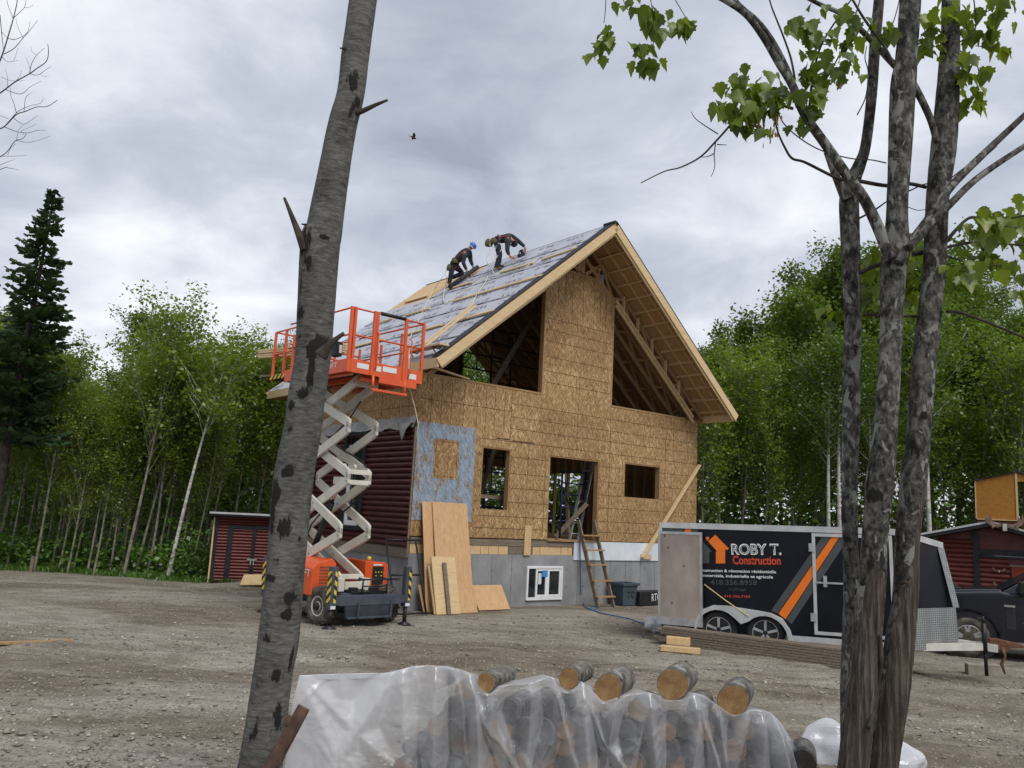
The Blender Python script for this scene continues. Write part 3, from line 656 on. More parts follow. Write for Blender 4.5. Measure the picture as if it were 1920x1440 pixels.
    # --- trusses: parallel chords with webs
    def truss(v, gable=False):
        mb = MB(); t = .042
        for sgn in (-1, 1):
            for off, e in ((.175, 5.3), (.655, 4.95)):
                a = (RIDU, v, RIDZ - off); b = (RIDU + sgn * e, v, RIDZ - off - SLOPE * e); mb.beam(a, b, t, .115, (0, 0, 1))
            x = .35; k = 0
            while x < 4.7:
                xa, xb = x, min(x + .42, 4.85)
                p = (RIDU + sgn * xa, v + .001, RIDZ - (.22 if k % 2 else .62) - SLOPE * xa); q = (RIDU + sgn * xb, v + .001, RIDZ - (.62 if k % 2 else .22) - SLOPE * xb)
                mb.beam(p, q, t - .008, .08, (0, 0, 1)); x += .42; k += 1
        mb.box((RIDU - .06, v - .022, RIDZ - 1.15 if gable else RIDZ - .7), (RIDU + .06, v + .022, RIDZ - .16))
        if gable:
            mb.box((RIDU - .19, v - .020, RIDZ - 1.15), (RIDU - .07, v + .020, RIDZ - .24))
            for sg in (-1, 1):
                mb.beam((RIDU + sg * .10, v, PT + .02), (RIDU + sg * .62, v, PT + .36), .04, .09)
                mb.beam((RIDU + sg * .60, v, PT + .02), (RIDU + sg * .62, v, PT + .42), .04, .07)
            mb.cur = 1; mb.box((RIDU + .66, v - .026, PT - .12), (RIDU + .80, v - .0215, PT + .14)); mb.cur = 0
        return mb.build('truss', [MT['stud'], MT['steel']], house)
    truss(.03, True)
    for k in range(1, 12): truss(.03 + k * .61)
    # gable truss face, light new wood, along both rakes
    mb = MB()
    for off in (.60, .74): mb.beam((PB + .05, -.03, rt(PB + .05) - off), (9.75, -.03, rt(9.75) - off), .045, .085)
    for u in np.arange(6.6, 9.6, .62): mb.beam((u, -.012, rt(u) - .70), (u, -.012, rt(u) - .14), .04, .09, (0, 1, 0))
    mb.beam((PA - .1, -.02, rt(PA - .1) - .74), (.5, -.02, rt(.5) - .66), .045, .085)
    mb.build_each('gable_chord', MT['spruce'], house)
    # --- roof
    EU = 5.325; V0, V1 = -1.2, 7.89
    def slab(mb, sgn, v0, v1, w0, w1, z0, z1):
        """piece of roof plane: w = horizontal distance from the ridge; z offsets (vertical) below/above the roof plane"""
        P = [(RIDU + sgn * w0, RIDZ - SLOPE * w0), (RIDU + sgn * w1, RIDZ - SLOPE * w1)]
        vs = [(u, v, z + dz) for v in (v0, v1) for (u, z) in P for dz in (z0, z1)]
        mb.add(vs, [(0, 2, 3, 1), (4, 5, 7, 6), (0, 1, 5, 4), (2, 6, 7, 3), (0, 4, 6, 2), (1, 3, 7, 5)])
    mb = MB(); 
    for s in (-1, 1): slab(mb, s, V0 + .04, V1, 0 if s > 0 else .0005, EU - .03, -.045, -.02); 
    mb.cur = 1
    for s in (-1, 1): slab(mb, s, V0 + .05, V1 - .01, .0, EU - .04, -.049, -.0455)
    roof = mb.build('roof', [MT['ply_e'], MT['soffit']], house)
    # lookouts and blocking under the overhangs
    mb = MB()
    for s in (-1, 1):
        n = 14
        for k in range(n):
            w = .22 + k * (EU - .42) / (n - 1); u = RIDU + s * w; z = RIDZ - SLOPE * w - .095
            mb.beam((u, V0 + .05, z), (u, .0, z), .042, .085, (s * SLOPE, 0, 1))
        for v in (-.82, -.42):
            mb.beam((RIDU + s * .12, v, rt(RIDU + .12) - .085), (RIDU + s * (EU - .08), v, rt(RIDU + EU - .08) - .085), .04, .06, (0, 0, 1))
    mb.build_each('lookout', MT['ply_e'], house)
    mb = MB()
    for s in (-1, 1):
        mb.beam((RIDU + s * .0, V0 + .018, RIDZ - .14), (RIDU + s * EU, V0 + .018, RIDZ - .14 - SLOPE * EU), .036, .215, (0, 0, 1))
        mb.beam((RIDU + s * .0, V0 + .062, RIDZ - .19), (RIDU + s * (EU - .05), V0 + .062, RIDZ - .19 - SLOPE * (EU - .05)), .036, .24, (0, 0, 1))
        ez = RIDZ - SLOPE * EU
        mb.box((RIDU + s * EU - .02, V0 + .04, ez - .235), (RIDU + s * EU + .02, V1, ez - .02))
        mb.beam((RIDU + s * .0, V1 - .018, RIDZ - .14), (RIDU + s * EU, V1 - .018, RIDZ - .14 - SLOPE * EU), .036, .2, (0, 0, 1))
    mb.build_each('fascia_board', MT['spruce_u'], house)
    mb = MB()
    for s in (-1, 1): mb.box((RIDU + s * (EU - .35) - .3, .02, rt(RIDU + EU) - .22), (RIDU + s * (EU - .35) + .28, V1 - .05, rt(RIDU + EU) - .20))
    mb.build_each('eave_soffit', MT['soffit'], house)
    # underlayment on the left slope: courses, each lapping the one below; bare plywood left at the far ridge
    mb = MB(); C = 1 / math.sqrt(1 + SLOPE ** 2); ncs = 7; tw = EU / ncs; uvs = []
    mb.cur = 0
    for k in range(ncs):
        w1 = EU - .01 - k * tw; w0 = w1 - tw - .06; w0 = max(w0, .0)
        v1 = V1 - .02 if w1 > 1.9 else (5.3 if w1 > 1.0 else 4.3)
        nv = 40; zo = .004 + .003 * k
        vs = []
        for j in range(2):
            w = (w1, w0)[j]
            for i in range(nv + 1):
                v = V0 + .10 + (v1 - V0 - .10) * i / nv; wob = .010 * math.sin(i * 1.9 + k * 2) + .006 * math.sin(i * .7 + k)
                vs.append((RIDU - w, v, RIDZ - SLOPE * w - .02 + zo + max(wob, -.004) * (j == 0))); uvs.append((v, w / C))
        mb.add(vs, [(i, i + 1, nv + 2 + i, nv + 1 + i) for i in range(nv)])
    o = mb.build('underlayment', MT['membrane'], roof)
    uvl = o.data.uv_layers.new(name='UVMap'); uv = np.array(uvs)
    li = np.zeros(len(o.data.loops), np.int32); o.data.loops.foreach_get('vertex_index', li); uvl.data.foreach_set('uv', uv[li].astype(np.float32).ravel())
    mb = MB()
    for k in range(1, ncs):
        w1 = EU - .01 - k * tw; v1 = V1 - .02 if w1 > 1.9 else (5.3 if w1 > 1.0 else 4.3)
        slab(mb, -1, V0 + .1, v1, w1 + .004, w1 + .026, .004 + .003 * k, .009 + .003 * k)
    # felt folded over the rake edges
    slab(mb, -1, V0 - .01, V0 + .30, .02, EU + .02, .026, .042); slab(mb, 1, V0 - .012, V0 + .14, .0, EU + .02, .01, .026)
    slab(mb, 1, V0 + .14, V1, .0, EU + .03, -.015, .012)
    mb.tube([(RIDU - .10, V0 - .05, RIDZ - .03), (RIDU - .06, V0 + .4, RIDZ + .0)], .045, 8)
    mb.build('felt_edge', MT['felt'], roof)
    # battens nailed along the courses
    Z2 = lambda x, y: (760 + x / 3, 380 + y / 3); Z1 = lambda x, y: (480 + x / 3.692, 380 + y / 3.692)
    BT = [(Z2(535, 392), Z2(722, 337)), (Z2(770, 319), Z2(962, 254)), (Z2(270, 553), Z2(768, 408)), (Z2(238, 487), Z2(372, 447)), (Z1(1035, 688), Z1(1190, 642)), (Z1(1035, 780), Z1(1203, 730)),
          (Z1(1040, 912), Z1(1290, 843)), (Z1(1390, 817), Z1(1645, 745)), (Z1(660, 1003), Z1(890, 943)), (Z1(830, 842), Z1(945, 800)), (Z1(560, 1040), Z1(650, 1018)), (Z2(0, 555), Z2(120, 520))]
    for a, b in BT:
        a = roofp(*a, .035); b = roofp(*b, .035); mb = MB(); mb.beam(a, b, .085, .034, (-SLOPE, 0, 1)); mb.build('batten', MT['spruce_u'], roof)
    # bare roof jack bracket boards at the eave (work plank on brackets)
    a = roofp(*Z1(1025, 1040), .16); b = roofp(*Z1(1305, 980), .16)
    mb = MB(); mb.beam(a, b, .24, .04, (0, 0, 1)); pl = mb.build('roof_plank', MT['spruce_u'], roof)
    mb = MB()
    for t in (.25, .8):
        c = a * (1 - t) + b * t; mb.tube([c + (-.11, 0, -.03), c + (.10, 0, -.05), c + (.22, 0, .06)], .014, 6); mb.tube([c + (-.10, 0, -.03), c + (.0, 0, -.15)], .014, 6)
    mb.build_each('roof_bracket', MT['rust'], roof)
build_house()
# ------------------------------------------------------------------ lettering
def text_fit(body, M, w, h, mat, name, parent, off=0, ext=.002, shear=0):
    """flat lettering fitted to w x h metres; M maps (x right, y up, z out) to the parent's space"""
    cu = bpy.data.curves.new(name, 'FONT'); cu.body = body; cu.size = 1; cu.shear = shear; cu.offset = off; cu.resolution_u = 3
    t = bpy.data.objects.new(name, cu); COL.objects.link(t)
    bpy.context.view_layer.update()
    me = bpy.data.meshes.new_from_object(t.evaluated_get(bpy.context.evaluated_depsgraph_get()))
    bpy.data.objects.remove(t); bpy.data.curves.remove(cu)
    co = np.zeros(len(me.vertices) * 3, np.float32); me.vertices.foreach_get('co', co); co = co.reshape(-1, 3)
    x0, x1 = co[:, 0].min(), co[:, 0].max(); cap = .70
    co[:, 0] = (co[:, 0] - x0) * (w / (x1 - x0)); co[:, 1] *= h / cap; co[:, 2] = 0
    A = np.array(M.to_3x3()); T = np.array(M.to_translation()); co = co @ A.T + T
    me.vertices.foreach_set('co', co.astype(np.float32).ravel()); me.materials.clear(); me.materials.append(mat); me.update()
    o = bpy.data.objects.new(name, me); COL.objects.link(o); o.parent = parent; me.name = name; return o
def frame(o, x, y):
    x = Vector(x).normalized(); y = Vector(y); z = x.cross(y).normalized(); y = z.cross(x)
    return Matrix(((x.x, y.x, z.x, o[0]), (x.y, y.y, z.y, o[1]), (x.z, y.z, z.z, o[2]), (0, 0, 0, 1)))

# ------------------------------------------------------------------ scissor lift
def build_lift():
    root = thing('scissor_lift', 'orange scissor lift with cream arms raised beside the log wall of the house', 'scissor lift', (-3.05, 15.36, 0), .74)
    A = lambda *k: Vector(k)
    # wheels
    def wheel(name, c, side, steer=0):
        m = MB(); ax = Vector((math.cos(steer) * side, math.sin(steer) * side, 0)); r, w = .35, .27
        m.lathe(c, ax, [(-w / 2, .19), (-w / 2, r - .05), (-w / 2 + .04, r - .008), (w / 2 - .04, r - .008), (w / 2, r - .05), (w / 2, .20), (w / 2 - .03, .19)], 32)
        u = ax.cross(Vector((0, 0, 1))); 
        for k in range(22):
            a = 2 * math.pi * k / 22
            for s in (-1, 1):
                b = a + (.0 if s > 0 else math.pi / 22); rad = u * math.cos(b) + Vector((0, 0, 1)) * math.sin(b); rad2 = u * math.cos(b + .2) + Vector((0, 0, 1)) * math.sin(b + .2)
                m.beam(Vector(c) + rad * (r + .001) + ax * (s * .012), Vector(c) + rad2 * (r - .012) + ax * (s * .118), .042, .034, tuple(rad))
        t = m.build('wheel', MT['rubber'], root)
        m = MB(); m.lathe(c, ax, [(w / 2 - .10, .188), (w / 2 - .02, .188), (w / 2 - .015, .165), (w / 2 - .05, .15), (w / 2 - .06, .09), (w / 2 - .02, .08), (w / 2 - .02, .0)], 28); m.build('rim', MT['rim_w'], t)
        m = MB(); m.lathe(Vector(c) + ax * (w / 2 - .02), ax, [(0, .075), (.03, .07), (.03, 0)], 16); m.build('hub', MT['black_m'], t)
    wheel('w', (.12, .50, .35), -1, .12); wheel('w', (1.50, .50, .35), 1, -.05); wheel('w', (.12, 2.1, .35), -1); wheel('w', (1.50, 2.1, .35), 1)
    # chassis, bumper and step basket
    m = MB(); m.box((.30, .08, .36), (1.34, 2.6, .60)); m.box((.2, .44, .26), (1.45, .56, .38)); m.box((.2, 2.04, .26), (1.45, 2.16, .38)); m.build('chassis', MT['slate'], root, .01)
    m = MB(); m.box((.14, -.06, .40), (1.50, .07, .585)); m.prism([(.26, -.05, .395), (1.36, -.05, .395), (1.30, .02, .19), (.34, .02, .19)], (0, .05, 0)); m.box((.34, -.055, .16), (1.30, .08, .195))
    for a in (.52, 1.24): m.box((a, -.085, .17), (a + .035, -.061, .47))
    m.build('bumper', MT['slate'], root, .008)
    m = MB()
    m.tube([(.62, -.02, .60), (.62, -.04, .86), (.62, .10, .88)], .017, 8); m.tube([(1.16, -.02, .60), (1.16, -.04, .86), (1.16, .10, .88)], .017, 8); m.tube([(.50, -.045, .865), (1.42, -.045, .865)], .017, 8); m.tube([(.62, -.03, .74), (1.16, -.03, .74)], .013, 8)
    m.build('step_rail', MT['black_m'], root)
    m = MB(); m.box((.46, .05, .604), (1.20, .5, .64)); m.box((.5, .12, .64), (.62, .3, .70)); m.box((.95, .15, .64), (1.1, .34, .69)); m.build('battery_tray', MT['plastic_b'], root)
    # engine hood (left) and control cabinet (right)
    m = MB(); m.prism([(-.06, .66, .52), (.45, .66, .52), (.45, .66, 1.10), (.36, .66, 1.20), (.04, .66, 1.12), (-.06, .66, 1.02)], (0, 1.62, 0)); hood = m.build('engine_hood', MT['orange'], root, .02)
    m = MB(); g = MT['black_m']
    for i in range(9):
        for j in range(8):
            a = .10 + i * .038; z = .62 + j * .057; m.box((a, .652, z), (a + .026, .6585, z + .032))
    m.build('grille', MT['rust'], hood)
    text_fit('MANULIFT', frame((-.0625, 1.75, .86), (0, -1, 0), (0, 0, 1)), 1.02, .13, MT['white_d'], 'lettering', hood)
    m = MB(); m.prism([(1.14, .72, .50), (1.68, .72, .50), (1.68, .72, 1.06), (1.60, .72, 1.12), (1.14, .72, 1.15)], (0, 1.6, 0)); cab = m.build('control_cabinet', MT['orange'], root, .015)
    m = MB(); m.box((1.31, .700, .70), (1.56, .7185, 1.04)); m.build('control_panel', MT['plastic_b'], cab)
    m = MB()
    for a, z in ((1.37, .93), (1.44, .93), (1.51, .93), (1.38, .86), (1.5, .86)): m.lathe((a, .7005, z), (0, -1, 0), [(0, .014), (.018, .012), (.018, 0)], 10)
    m.build_each('button', MT['yellow'], cab)
    m = MB(); m.box((1.32, .705, 1.06), (1.52, .7185, 1.085)); m.build('sticker', MT['paper'], cab)
    m = MB(); m.box((1.2, .68, .55), (1.62, .715, .68)); m.build('fuel_bracket', MT['plastic_b'], cab)
    m = MB(); m.lathe((1.33, .9, 1.15), (0, 0, 1), [(0, .04), (.06, .04), (.075, .02), (.075, 0)], 14); m.build('beacon', MT['yellow'], cab)
    # outriggers
    for a, b, s in ((.0, .0, -1), (1.64, .0, 1), (0, 2.56, -1), (1.64, 2.56, 1)):
        m = MB(); m.box((a - .065, b - .065, .34), (a + .065, b + .065, 1.10)); o = m.build('outrigger', MT['slate'], root, .008)
        m = MB(); m.box((a - .0, b - .071, .46), (a + .05, b - .0665, 1.02)); m.box((a + (-.071 if s < 0 else .0665), b - .062, .46), (a + (-.0665 if s < 0 else .071), b + .062, 1.02)); m.build('hazard_tape', MT['hazard'], o)
        m = MB(); m.tube([(a, b, .05), (a, b, .36)], .04, 12); m.build('outrigger_leg', MT['black_m'], o)
        m = MB(); m.lathe((a, b, .0), (0, 0, 1), [(0, .13), (.02, .13), (.05, .05), (.06, .05)], 18); m.build('foot_pad', MT['black_m'], o)
        m = MB(); m.box((a - .05, b - .072, .355), (a + .05, b - .0668, .41)); m.build('sticker', MT['paper'], o)
        m = MB(); x0, x1 = sorted((a - s * .066, a - s * .42)); m.box((x0, b - .05, .42), (x1, b + .05, .56)); m.build('outrigger_arm', MT['slate'], o)
    # scissor stack
    LV = [.78, 1.72, 2.75, 3.72, 4.66]; BF, BB = .45, 2.52; CX = .645
    def arm(x, b0, z0, b1, z1):
        h = .088; d = Vector((0, b1 - b0, z1 - z0)).normalized(); n = Vector((0, -d.z, d.y)); 
        if n.z < 0: n = -n
        p0 = Vector((x, b0, z0)); p1 = Vector((x, b1, z1)); e = .06
        s0 = 1 if b1 > b0 else -1
        P = [(x, b0 - s0 * e, z0 - .13), (x, b0 - s0 * e, z0 + .05), tuple(p0 + n * h + d * .08), tuple(p1 + n * h - d * .08), (x, b1 + s0 * e, z1 + .13), (x, b1 + s0 * e, z1 - .05), tuple(p1 - n * h - d * .08), tuple(p0 - n * h + d * .08)]
        m = MB(); m.prism(P, (.055, 0, 0)); o = m.build('scissor_arm', MT['cream'], root, .006)
        m = MB()
        for c in (p0, p1, (p0 + p1) / 2): m = MB(); m.lathe((x - .012, c.y, c.z), (1, 0, 0), [(0, .03), (.08, .03)], 12); m.build('pivot_pin', MT['steel'], o)
    for k in range(4):
        z0, z1 = LV[k] + .07, LV[k + 1] - .07
        wf = k % 2 == 0
        for s in (-1, 1):
            xw = CX + s * .315 - .0275; xn = CX + s * .235 - .0275
            if wf: arm(xw, BB, z0, BF, z1); arm(xn, BF, z0, BB, z1)
            else: arm(xw, BF, z0, BB, z1); arm(xn, BB, z0, BF, z1)
    m = MB()
    for lv, b, hw_ in ((1, BB, .21), (2, BF, .21), (3, BB, .21), (4, BF, .21), (0, BF, .21)):
        for dz in (-.10, .10): m.box((CX - hw_, b - .05, LV[lv] + dz - .045), (CX + hw_, b + .03, LV[lv] + dz + .045))
    m.build_each('cross_tube', MT['cream'], root, .005)
    m = MB(); m.box((CX - .34, .28, .62), (CX - .22, .55, .86)); m.box((CX + .22, .28, .62), (CX + .34, .55, .86)); m.box((CX - .34, 2.3, .62), (CX + .34, 2.75, .72)); m.box((CX - .219, .26, .66), (CX + .219, .30, .80)); m.build_each('arm_base', MT['cream'], root, .008)
    m = MB(); m.beam((CX - .12, .7, .74), (CX - .12, 1.7, 1.2), .09, .13); m.build('maintenance_strut', MT['orange'], root, .008)
    m = MB(); m.tube([(CX, 2.1, 1.0), (CX, 1.35, 2.25)], .062, 14); m.build('hydraulic_cylinder', MT['black_m'], root)
    m = MB(); m.tube([(CX, 1.35, 2.25), (CX, 1.12, 2.62)], .034, 12); m.build('piston_rod', MT['chrome'], root)
    m = MB(); m.box((CX - .1, .95, 2.62), (CX + .1, 1.2, 2.76)); m.lathe((CX - .12, .85, 2.95), (1, 0, 0), [(0, .07), (.05, .07)], 14); m.lathe((CX + .08, .80, 2.95), (1, 0, 0), [(0, .07), (.05, .07)], 14); m.build('cylinder_bracket', MT['cream'], root)
    m = MB(); m.tube([(CX + .2, 1.6, 1.9), (CX + .22, 1.0, 2.2), (CX + .24, .5, 2.5), (CX + .24, .42, 2.85), (CX + .2, .7, 3.1), (CX + .16, 1.3, 3.3), (CX + .2, 1.9, 3.5)], .018, 8); m.tube([(CX - .16, 2.2, 1.1), (CX - .1, 1.9, 1.8), (CX, 1.5, 2.2)], .016, 8); m.tube([(CX + .1, 1.9, 3.5), (CX + .16, 1.2, 3.95), (CX + .2, .9, 4.3)], .015, 8); m.build('hydraulic_hose', MT['black_m'], root)
    # platform
    PZ = 4.84
    m = MB(); m.box((-.06, .0, PZ - .10), (1.64, 2.4, PZ)); m.cur = 1
    for a in (.02, .52, 1.0, 1.5): m.box((a, .03, PZ - .20), (a + .07, 2.35, PZ - .101))
    m.box((.3, .1, PZ - .27), (1.25, .2, PZ - .201)); m.build('platform_deck', [MT['black_m'], MT['orange']], root)
    m = MB()
    for t in (((-.075, -.03, PZ - .16), (1.655, -.002, PZ + .10)), ((-.095, -.03, PZ - .16), (-.065, 2.42, PZ + .09)), ((1.645, .0, PZ - .16), (1.672, 2.42, PZ + .09))): m.box(*t)
    m.box((.62, -.06, PZ - .28), (1.5, -.031, PZ - .165)); tb = m.build('toe_board', MT['orange'], root, .004)
    text_fit('MANULIFT', frame((-.0975, 1.25, PZ - .05), (0, -1, 0), (0, 0, 1)), .92, .10, MT['white_d'], 'lettering', tb)
    m = MB()
    for a0, a1, z0 in ((.12, .38, -.06), (.53, .66, -.06), (.70, 1.02, -.04), (1.3, 1.5, -.09)): m.box((a0, -.0345, PZ + z0), (a1, -.0315, PZ + z0 + .10))
    m.build_each('sticker', MT['paper'], tb)
    RT, RM = 5.92, 5.40
    def rail(pts, r=.019, name='guard_rail', mat='orange'):
        m = MB()
        for p in pts: m.tube(p, r, 8)
        return m.build_each(name, MT[mat], root)
    def post(a, b, z0, z1, w=.055):
        m = MB(); m.box((a - w / 2, b - w / 2, z0), (a + w / 2, b + w / 2, z1)); m.build('rail_post', MT['orange'], root, .004)
    for a, b in ((-.06, .0), (.01, -.015), (.44, -.03), (.50, -.03), (1.18, -.03), (1.235, -.03), (1.63, .0)): post(a, b, PZ - .16, RT + (.02 if a != 1.235 else -.55))
    for a, b in ((-.06, 1.1), (-.06, 2.2), (1.63, .75), (1.63, 1.5), (1.63, 2.35)): post(a, b, PZ - .05, RT - (.25 if b > 1 else .1), .045)
    for a, b in ((.2, 2.38), (.85, 2.38), (1.3, 2.38)): post(a, b, PZ - .05, PZ + .55, .05)
    rail([[(-.06, .0, RT), (-.06, 2.4, RT)], [(-.06, .0, RM), (-.06, 2.4, RM)]]); rail([[(-.06, 0, RT), (1.63, 0, RT)], [(-.0, -.01, RM), (1.63, -.01, RM)]])
    rail([[(1.63, 0, RT), (1.63, 2.4, RT)], [(1.63, 0, RM), (1.63, 2.4, RM)]]); rail([[(-.06, 2.4, RM + .1), (1.63, 2.4, RM + .1)], [(.9, 2.39, PZ + .5), (1.63, 2.39, PZ + .5)]])
    rail([[(.50, -.07, PZ - .05), (.52, -.09, PZ + .05), (.52, -.09, 5.5), (.50, -.04, 5.55)], [(1.28, -.06, PZ - .1), (1.3, -.09, PZ + .05), (1.3, -.09, 5.5), (1.27, -.04, 5.55)]], .013, 'grab_handle')
    rail([[(.48, -.05, PZ - .15), (.48, -.07, PZ - .42)], [(1.22, -.05, PZ - .15), (1.22, -.07, PZ - .42)]], .028, 'step_hanger')
    m = MB(); m.box((.45, -.11, PZ - .46), (1.25, -.04, PZ - .41)); m.build('access_step', MT['orange'], root, .005)
    m = MB(); m.tube([(.58, -.002, RT + .012), (1.18, -.002, RT + .012)], .036, 10); m.build('padded_rail', MT['black_m'], root)
    m = MB(); m.box((-.03, .55, 5.06), (.12, .75, 5.34)); m.build('platform_control', MT['plastic_b'], root)
    m = MB(); m.box((.05, .548, 5.12), (.11, .5495, 5.28)); m.build('sticker', MT['paper'], root)
    # roll-out deck
    m = MB(); m.box((.0, 2.42, PZ - .02), (1.55, 3.25, PZ + .05)); m.cur = 1; m.box((-.012, 2.0, PZ - .03), (-.002, 3.25, PZ + .055)); m.build('extension_deck', [MT['black_m'], MT['hazard']], root)
    for a, b in ((.02, 2.72), (.02, 3.2), (1.5, 3.2)): post(a, b, PZ - .05, 5.86, .05)
    rail([[(.02, 2.0, 5.86), (.02, 3.2, 5.86), (1.5, 3.2, 5.86), (1.5, 2.5, 5.86)], [(.02, 2.3, 5.36), (.02, 3.2, 5.36), (1.5, 3.2, 5.36)]])
    m = MB(); m.tube([(1.52, .3, RM), (1.55, .28, 4.7), (1.7, .2, 4.2), (1.8, .2, 3.9), (1.78, .22, 3.62)], .009, 6); m.build('cable', MT['rope'], root)
    return root
lift = build_lift()
def lp(a, b, z):
    c, s = math.cos(.74), math.sin(.74); return np.array([-3.05 + a * c - b * s, 15.36 + a * s + b * c, z])
def lumber(name, a, b, w, h, mat, label, cat='board', group=None, up=(0, 0, 1), bevel=.003):
    a = np.array(a, float); b = np.array(b, float); m = MB(); m.beam(a - a, b - a, w, h, up)
    o = m.build(name, MT[mat], None, bevel); o.location = tuple(a); return tag(o, label, cat, group)
for k in range(4):
    a0 = -.02 + .05 * k; lumber('lift_board', lp(.06, 3.95 + .07 * (k % 2), 5.39 + .052 * k), lp(.55, 1.2, 5.30 + .052 * k), .14, .04, 'spruce_u',
        ['lowest of four spruce boards poking out past the lift railing', 'second spruce board from the bottom of the bundle on the lift railing', 'spruce board under the topmost one of the bundle on the lift railing', 'topmost of four spruce boards poking out past the lift railing'][k], group='boards lying across the lift railing')
lumber('lift_board', lp(.1, 3.75, 4.94), lp(.5, 1.9, 4.94), .2, .04, 'oldwood', 'grey board lying on the black extension deck of the lift', group='boards on the lift deck')
lumber('lift_board', lp(.3, 3.7, 4.982), lp(.7, 1.9, 4.982), .2, .04, 'spruce_u', 'pale board lying over a grey one on the lift extension deck', group='boards on the lift deck')

# ------------------------------------------------------------------ enclosed trailer
TYAW = -.393; T0 = np.array([3.0, 15.94, 0.]); TILT = -.022
TM = Matrix.Translation(T0) @ Matrix.Rotation(TYAW, 4, 'Z') @ Matrix.Rotation(TILT, 4, 'Y'); TI = TM.inverted()
_tn = np.array([-math.sin(TYAW), math.cos(TYAW), 0])
def tr(px, py, out=0):
    """where a sight line meets the trailer's near side: (along, height)"""
    q = TI @ Vector(atplane(px, py, T0 - _tn * out, _tn)); return q.x, q.z
Zt = lambda x, y: (1220 + x / 5.0526, 970 + y / 5.0526)
def build_trailer():
    root = thing('cargo_trailer', 'black enclosed cargo trailer with orange stripe and contractor lettering parked beside the house', 'trailer', T0, TYAW); root.rotation_euler = (0, TILT, TYAW)
    Lb, Wd, zb, zt = 4.16, 2.0, .24, 2.17; nose = (4.96, 1.0)
    m = MB(); v = [(0, 0, zb), (Lb, 0, zb), (nose[0] + .08, 1.0, zb), (Lb, Wd, zb), (0, Wd, zb), (0, 0, zt), (Lb - .2, 0, zt), (nose[0] - .12, 1.0, zt - .22), (Lb - .2, Wd, zt), (0, Wd, zt), (Lb, 0, zt - .03), (Lb, Wd, zt - .03)]
    m.add(v, [(0, 1, 10, 6, 5), (1, 2, 7, 10), (2, 3, 11, 7), (3, 4, 9, 8, 11), (4, 0, 5, 9), (0, 4, 3, 2, 1), (5, 6, 8, 9), (6, 10, 7), (8, 7, 11), (6, 7, 8)]); m.build('body', MT['tr_black'], root)
    m = MB(); e = .012
    m.box((-.02, -.02, zt - .085), (Lb - .2, -.003, zt + .02)); m.beam((Lb - .2, -.011, zt - .033), (Lb + .0, -.011, zt - .055), .018, .105); m.beam((Lb, -.012, zt - .055), (nose[0] - .10, 1.0, zt - .25), .018, .105); m.box((-.02, .0, zt + .001), (Lb - .25, Wd, zt + .018))
    m.build('roof_trim', MT['alu_p'], root)
    m = MB(); m.box((-.03, -.016, zb - .04), (.03, -.003, zt - .088)); m.box((1.9, -.02, zb - .05), (Lb, -.003, zb + .045)); m.box((-.0, -.02, zb - .05), (.55, -.003, zb + .045))
    m.build('edge_trim', MT['alu_p'], root)
    # diamond plate skirt on the nose
    m = MB(); d = Vector((nose[0] + .08 - Lb, 1.0, 0)).normalized(); nrm = Vector((d.y, -d.x, 0)); o1 = nrm * .006
    P = lambda t, z: tuple(Vector((Lb, 0, z)) + d * t + o1); Lf = 1.33
    m.prism([P(-.02, zb - .06), P(Lf - .02, zb - .06), P(Lf - .06, .86), P(-.02, .86)], tuple(nrm * .006))
    top = Vector((nose[0] - .12, 1.0, zt - .24)); bt = Vector((nose[0] + .08, 1.0, zb)); q = d * -.13
    m.prism([tuple(bt + d * .03 + o1 * 1.5 + Vector((0, 0, .62))), tuple(top + d * .03 + o1 * 1.5), tuple(top + q + o1 * 1.5), tuple(bt + q + o1 * 1.5 + Vector((0, 0, .62)))], tuple(nrm * .006))
    m.prism([(Lb - .22, -.012, zb - .06), (Lb - .003, -.012, zb - .06), (Lb - .003, -.012, .86), (Lb - .22, -.012, .86)], (0, .006, 0))
    m.build('stone_guard', MT['diamond'], root)
    # graphics on the side: flat vinyl
    def vin(pts, mat, name, y=-.004):
        m = MB(); m.add([(*[tr(*Zt(*p))[0]], y, tr(*Zt(*p))[1]) for p in pts], [list(range(len(pts)))]); return m.build(name, MT[mat], root)
    vin([(1212, 912), (1278, 965), (1812, 150), (1740, 150)], 'tr_orange', 'stripe', -.0045)
    vin([(1143, 882), (1204, 910), (1733, 150), (1650, 150)], 'tr_grey', 'stripe'); vin([(1286, 968), (1335, 1012), (1905, 150), (1820, 150)], 'tr_grey', 'stripe')
    vin([(318, 140), (330, 103), (386, 103), (380, 140)], 'tr_orange', 'stripe', -.0045); vin([(78, 140), (80, 105), (322, 103), (312, 140)], 'tr_grey', 'stripe'); vin([(392, 103), (450, 103), (445, 140), (386, 140)], 'tr_grey', 'stripe')
    vin([(512, 910), (516, 888), (572, 886), (540, 902)], 'tr_orange', 'stripe', -.0045)
    vin([(545, 228), (612, 165), (742, 296), (724, 312), (706, 296), (706, 437), (618, 437), (618, 322), (632, 325)], 'tr_orange', 'house_emblem', -.005)
    vin([(523, 186), (555, 184), (553, 208), (536, 222), (525, 208)], 'tr_orange', 'house_emblem', -.005)
    vin([(470, 205), (500, 235), (580, 325), (566, 331), (556, 322), (556, 435), (470, 435)], 'tr_grey', 'house_emblem', -.004)
    def word(s, pl, pr, cap, mat, off=0, y=-.006, shear=0):
        a = tr(*Zt(*pl)); b = tr(*Zt(*pr)); c = tr(*Zt(pl[0], pl[1] - cap)); d = Vector((b[0] - a[0], 0, b[1] - a[1]))
        text_fit(s, frame((a[0], y, a[1]), d, (0, 0, 1)), d.length, c[1] - a[1], MT[mat], 'lettering', root, off, shear=shear)
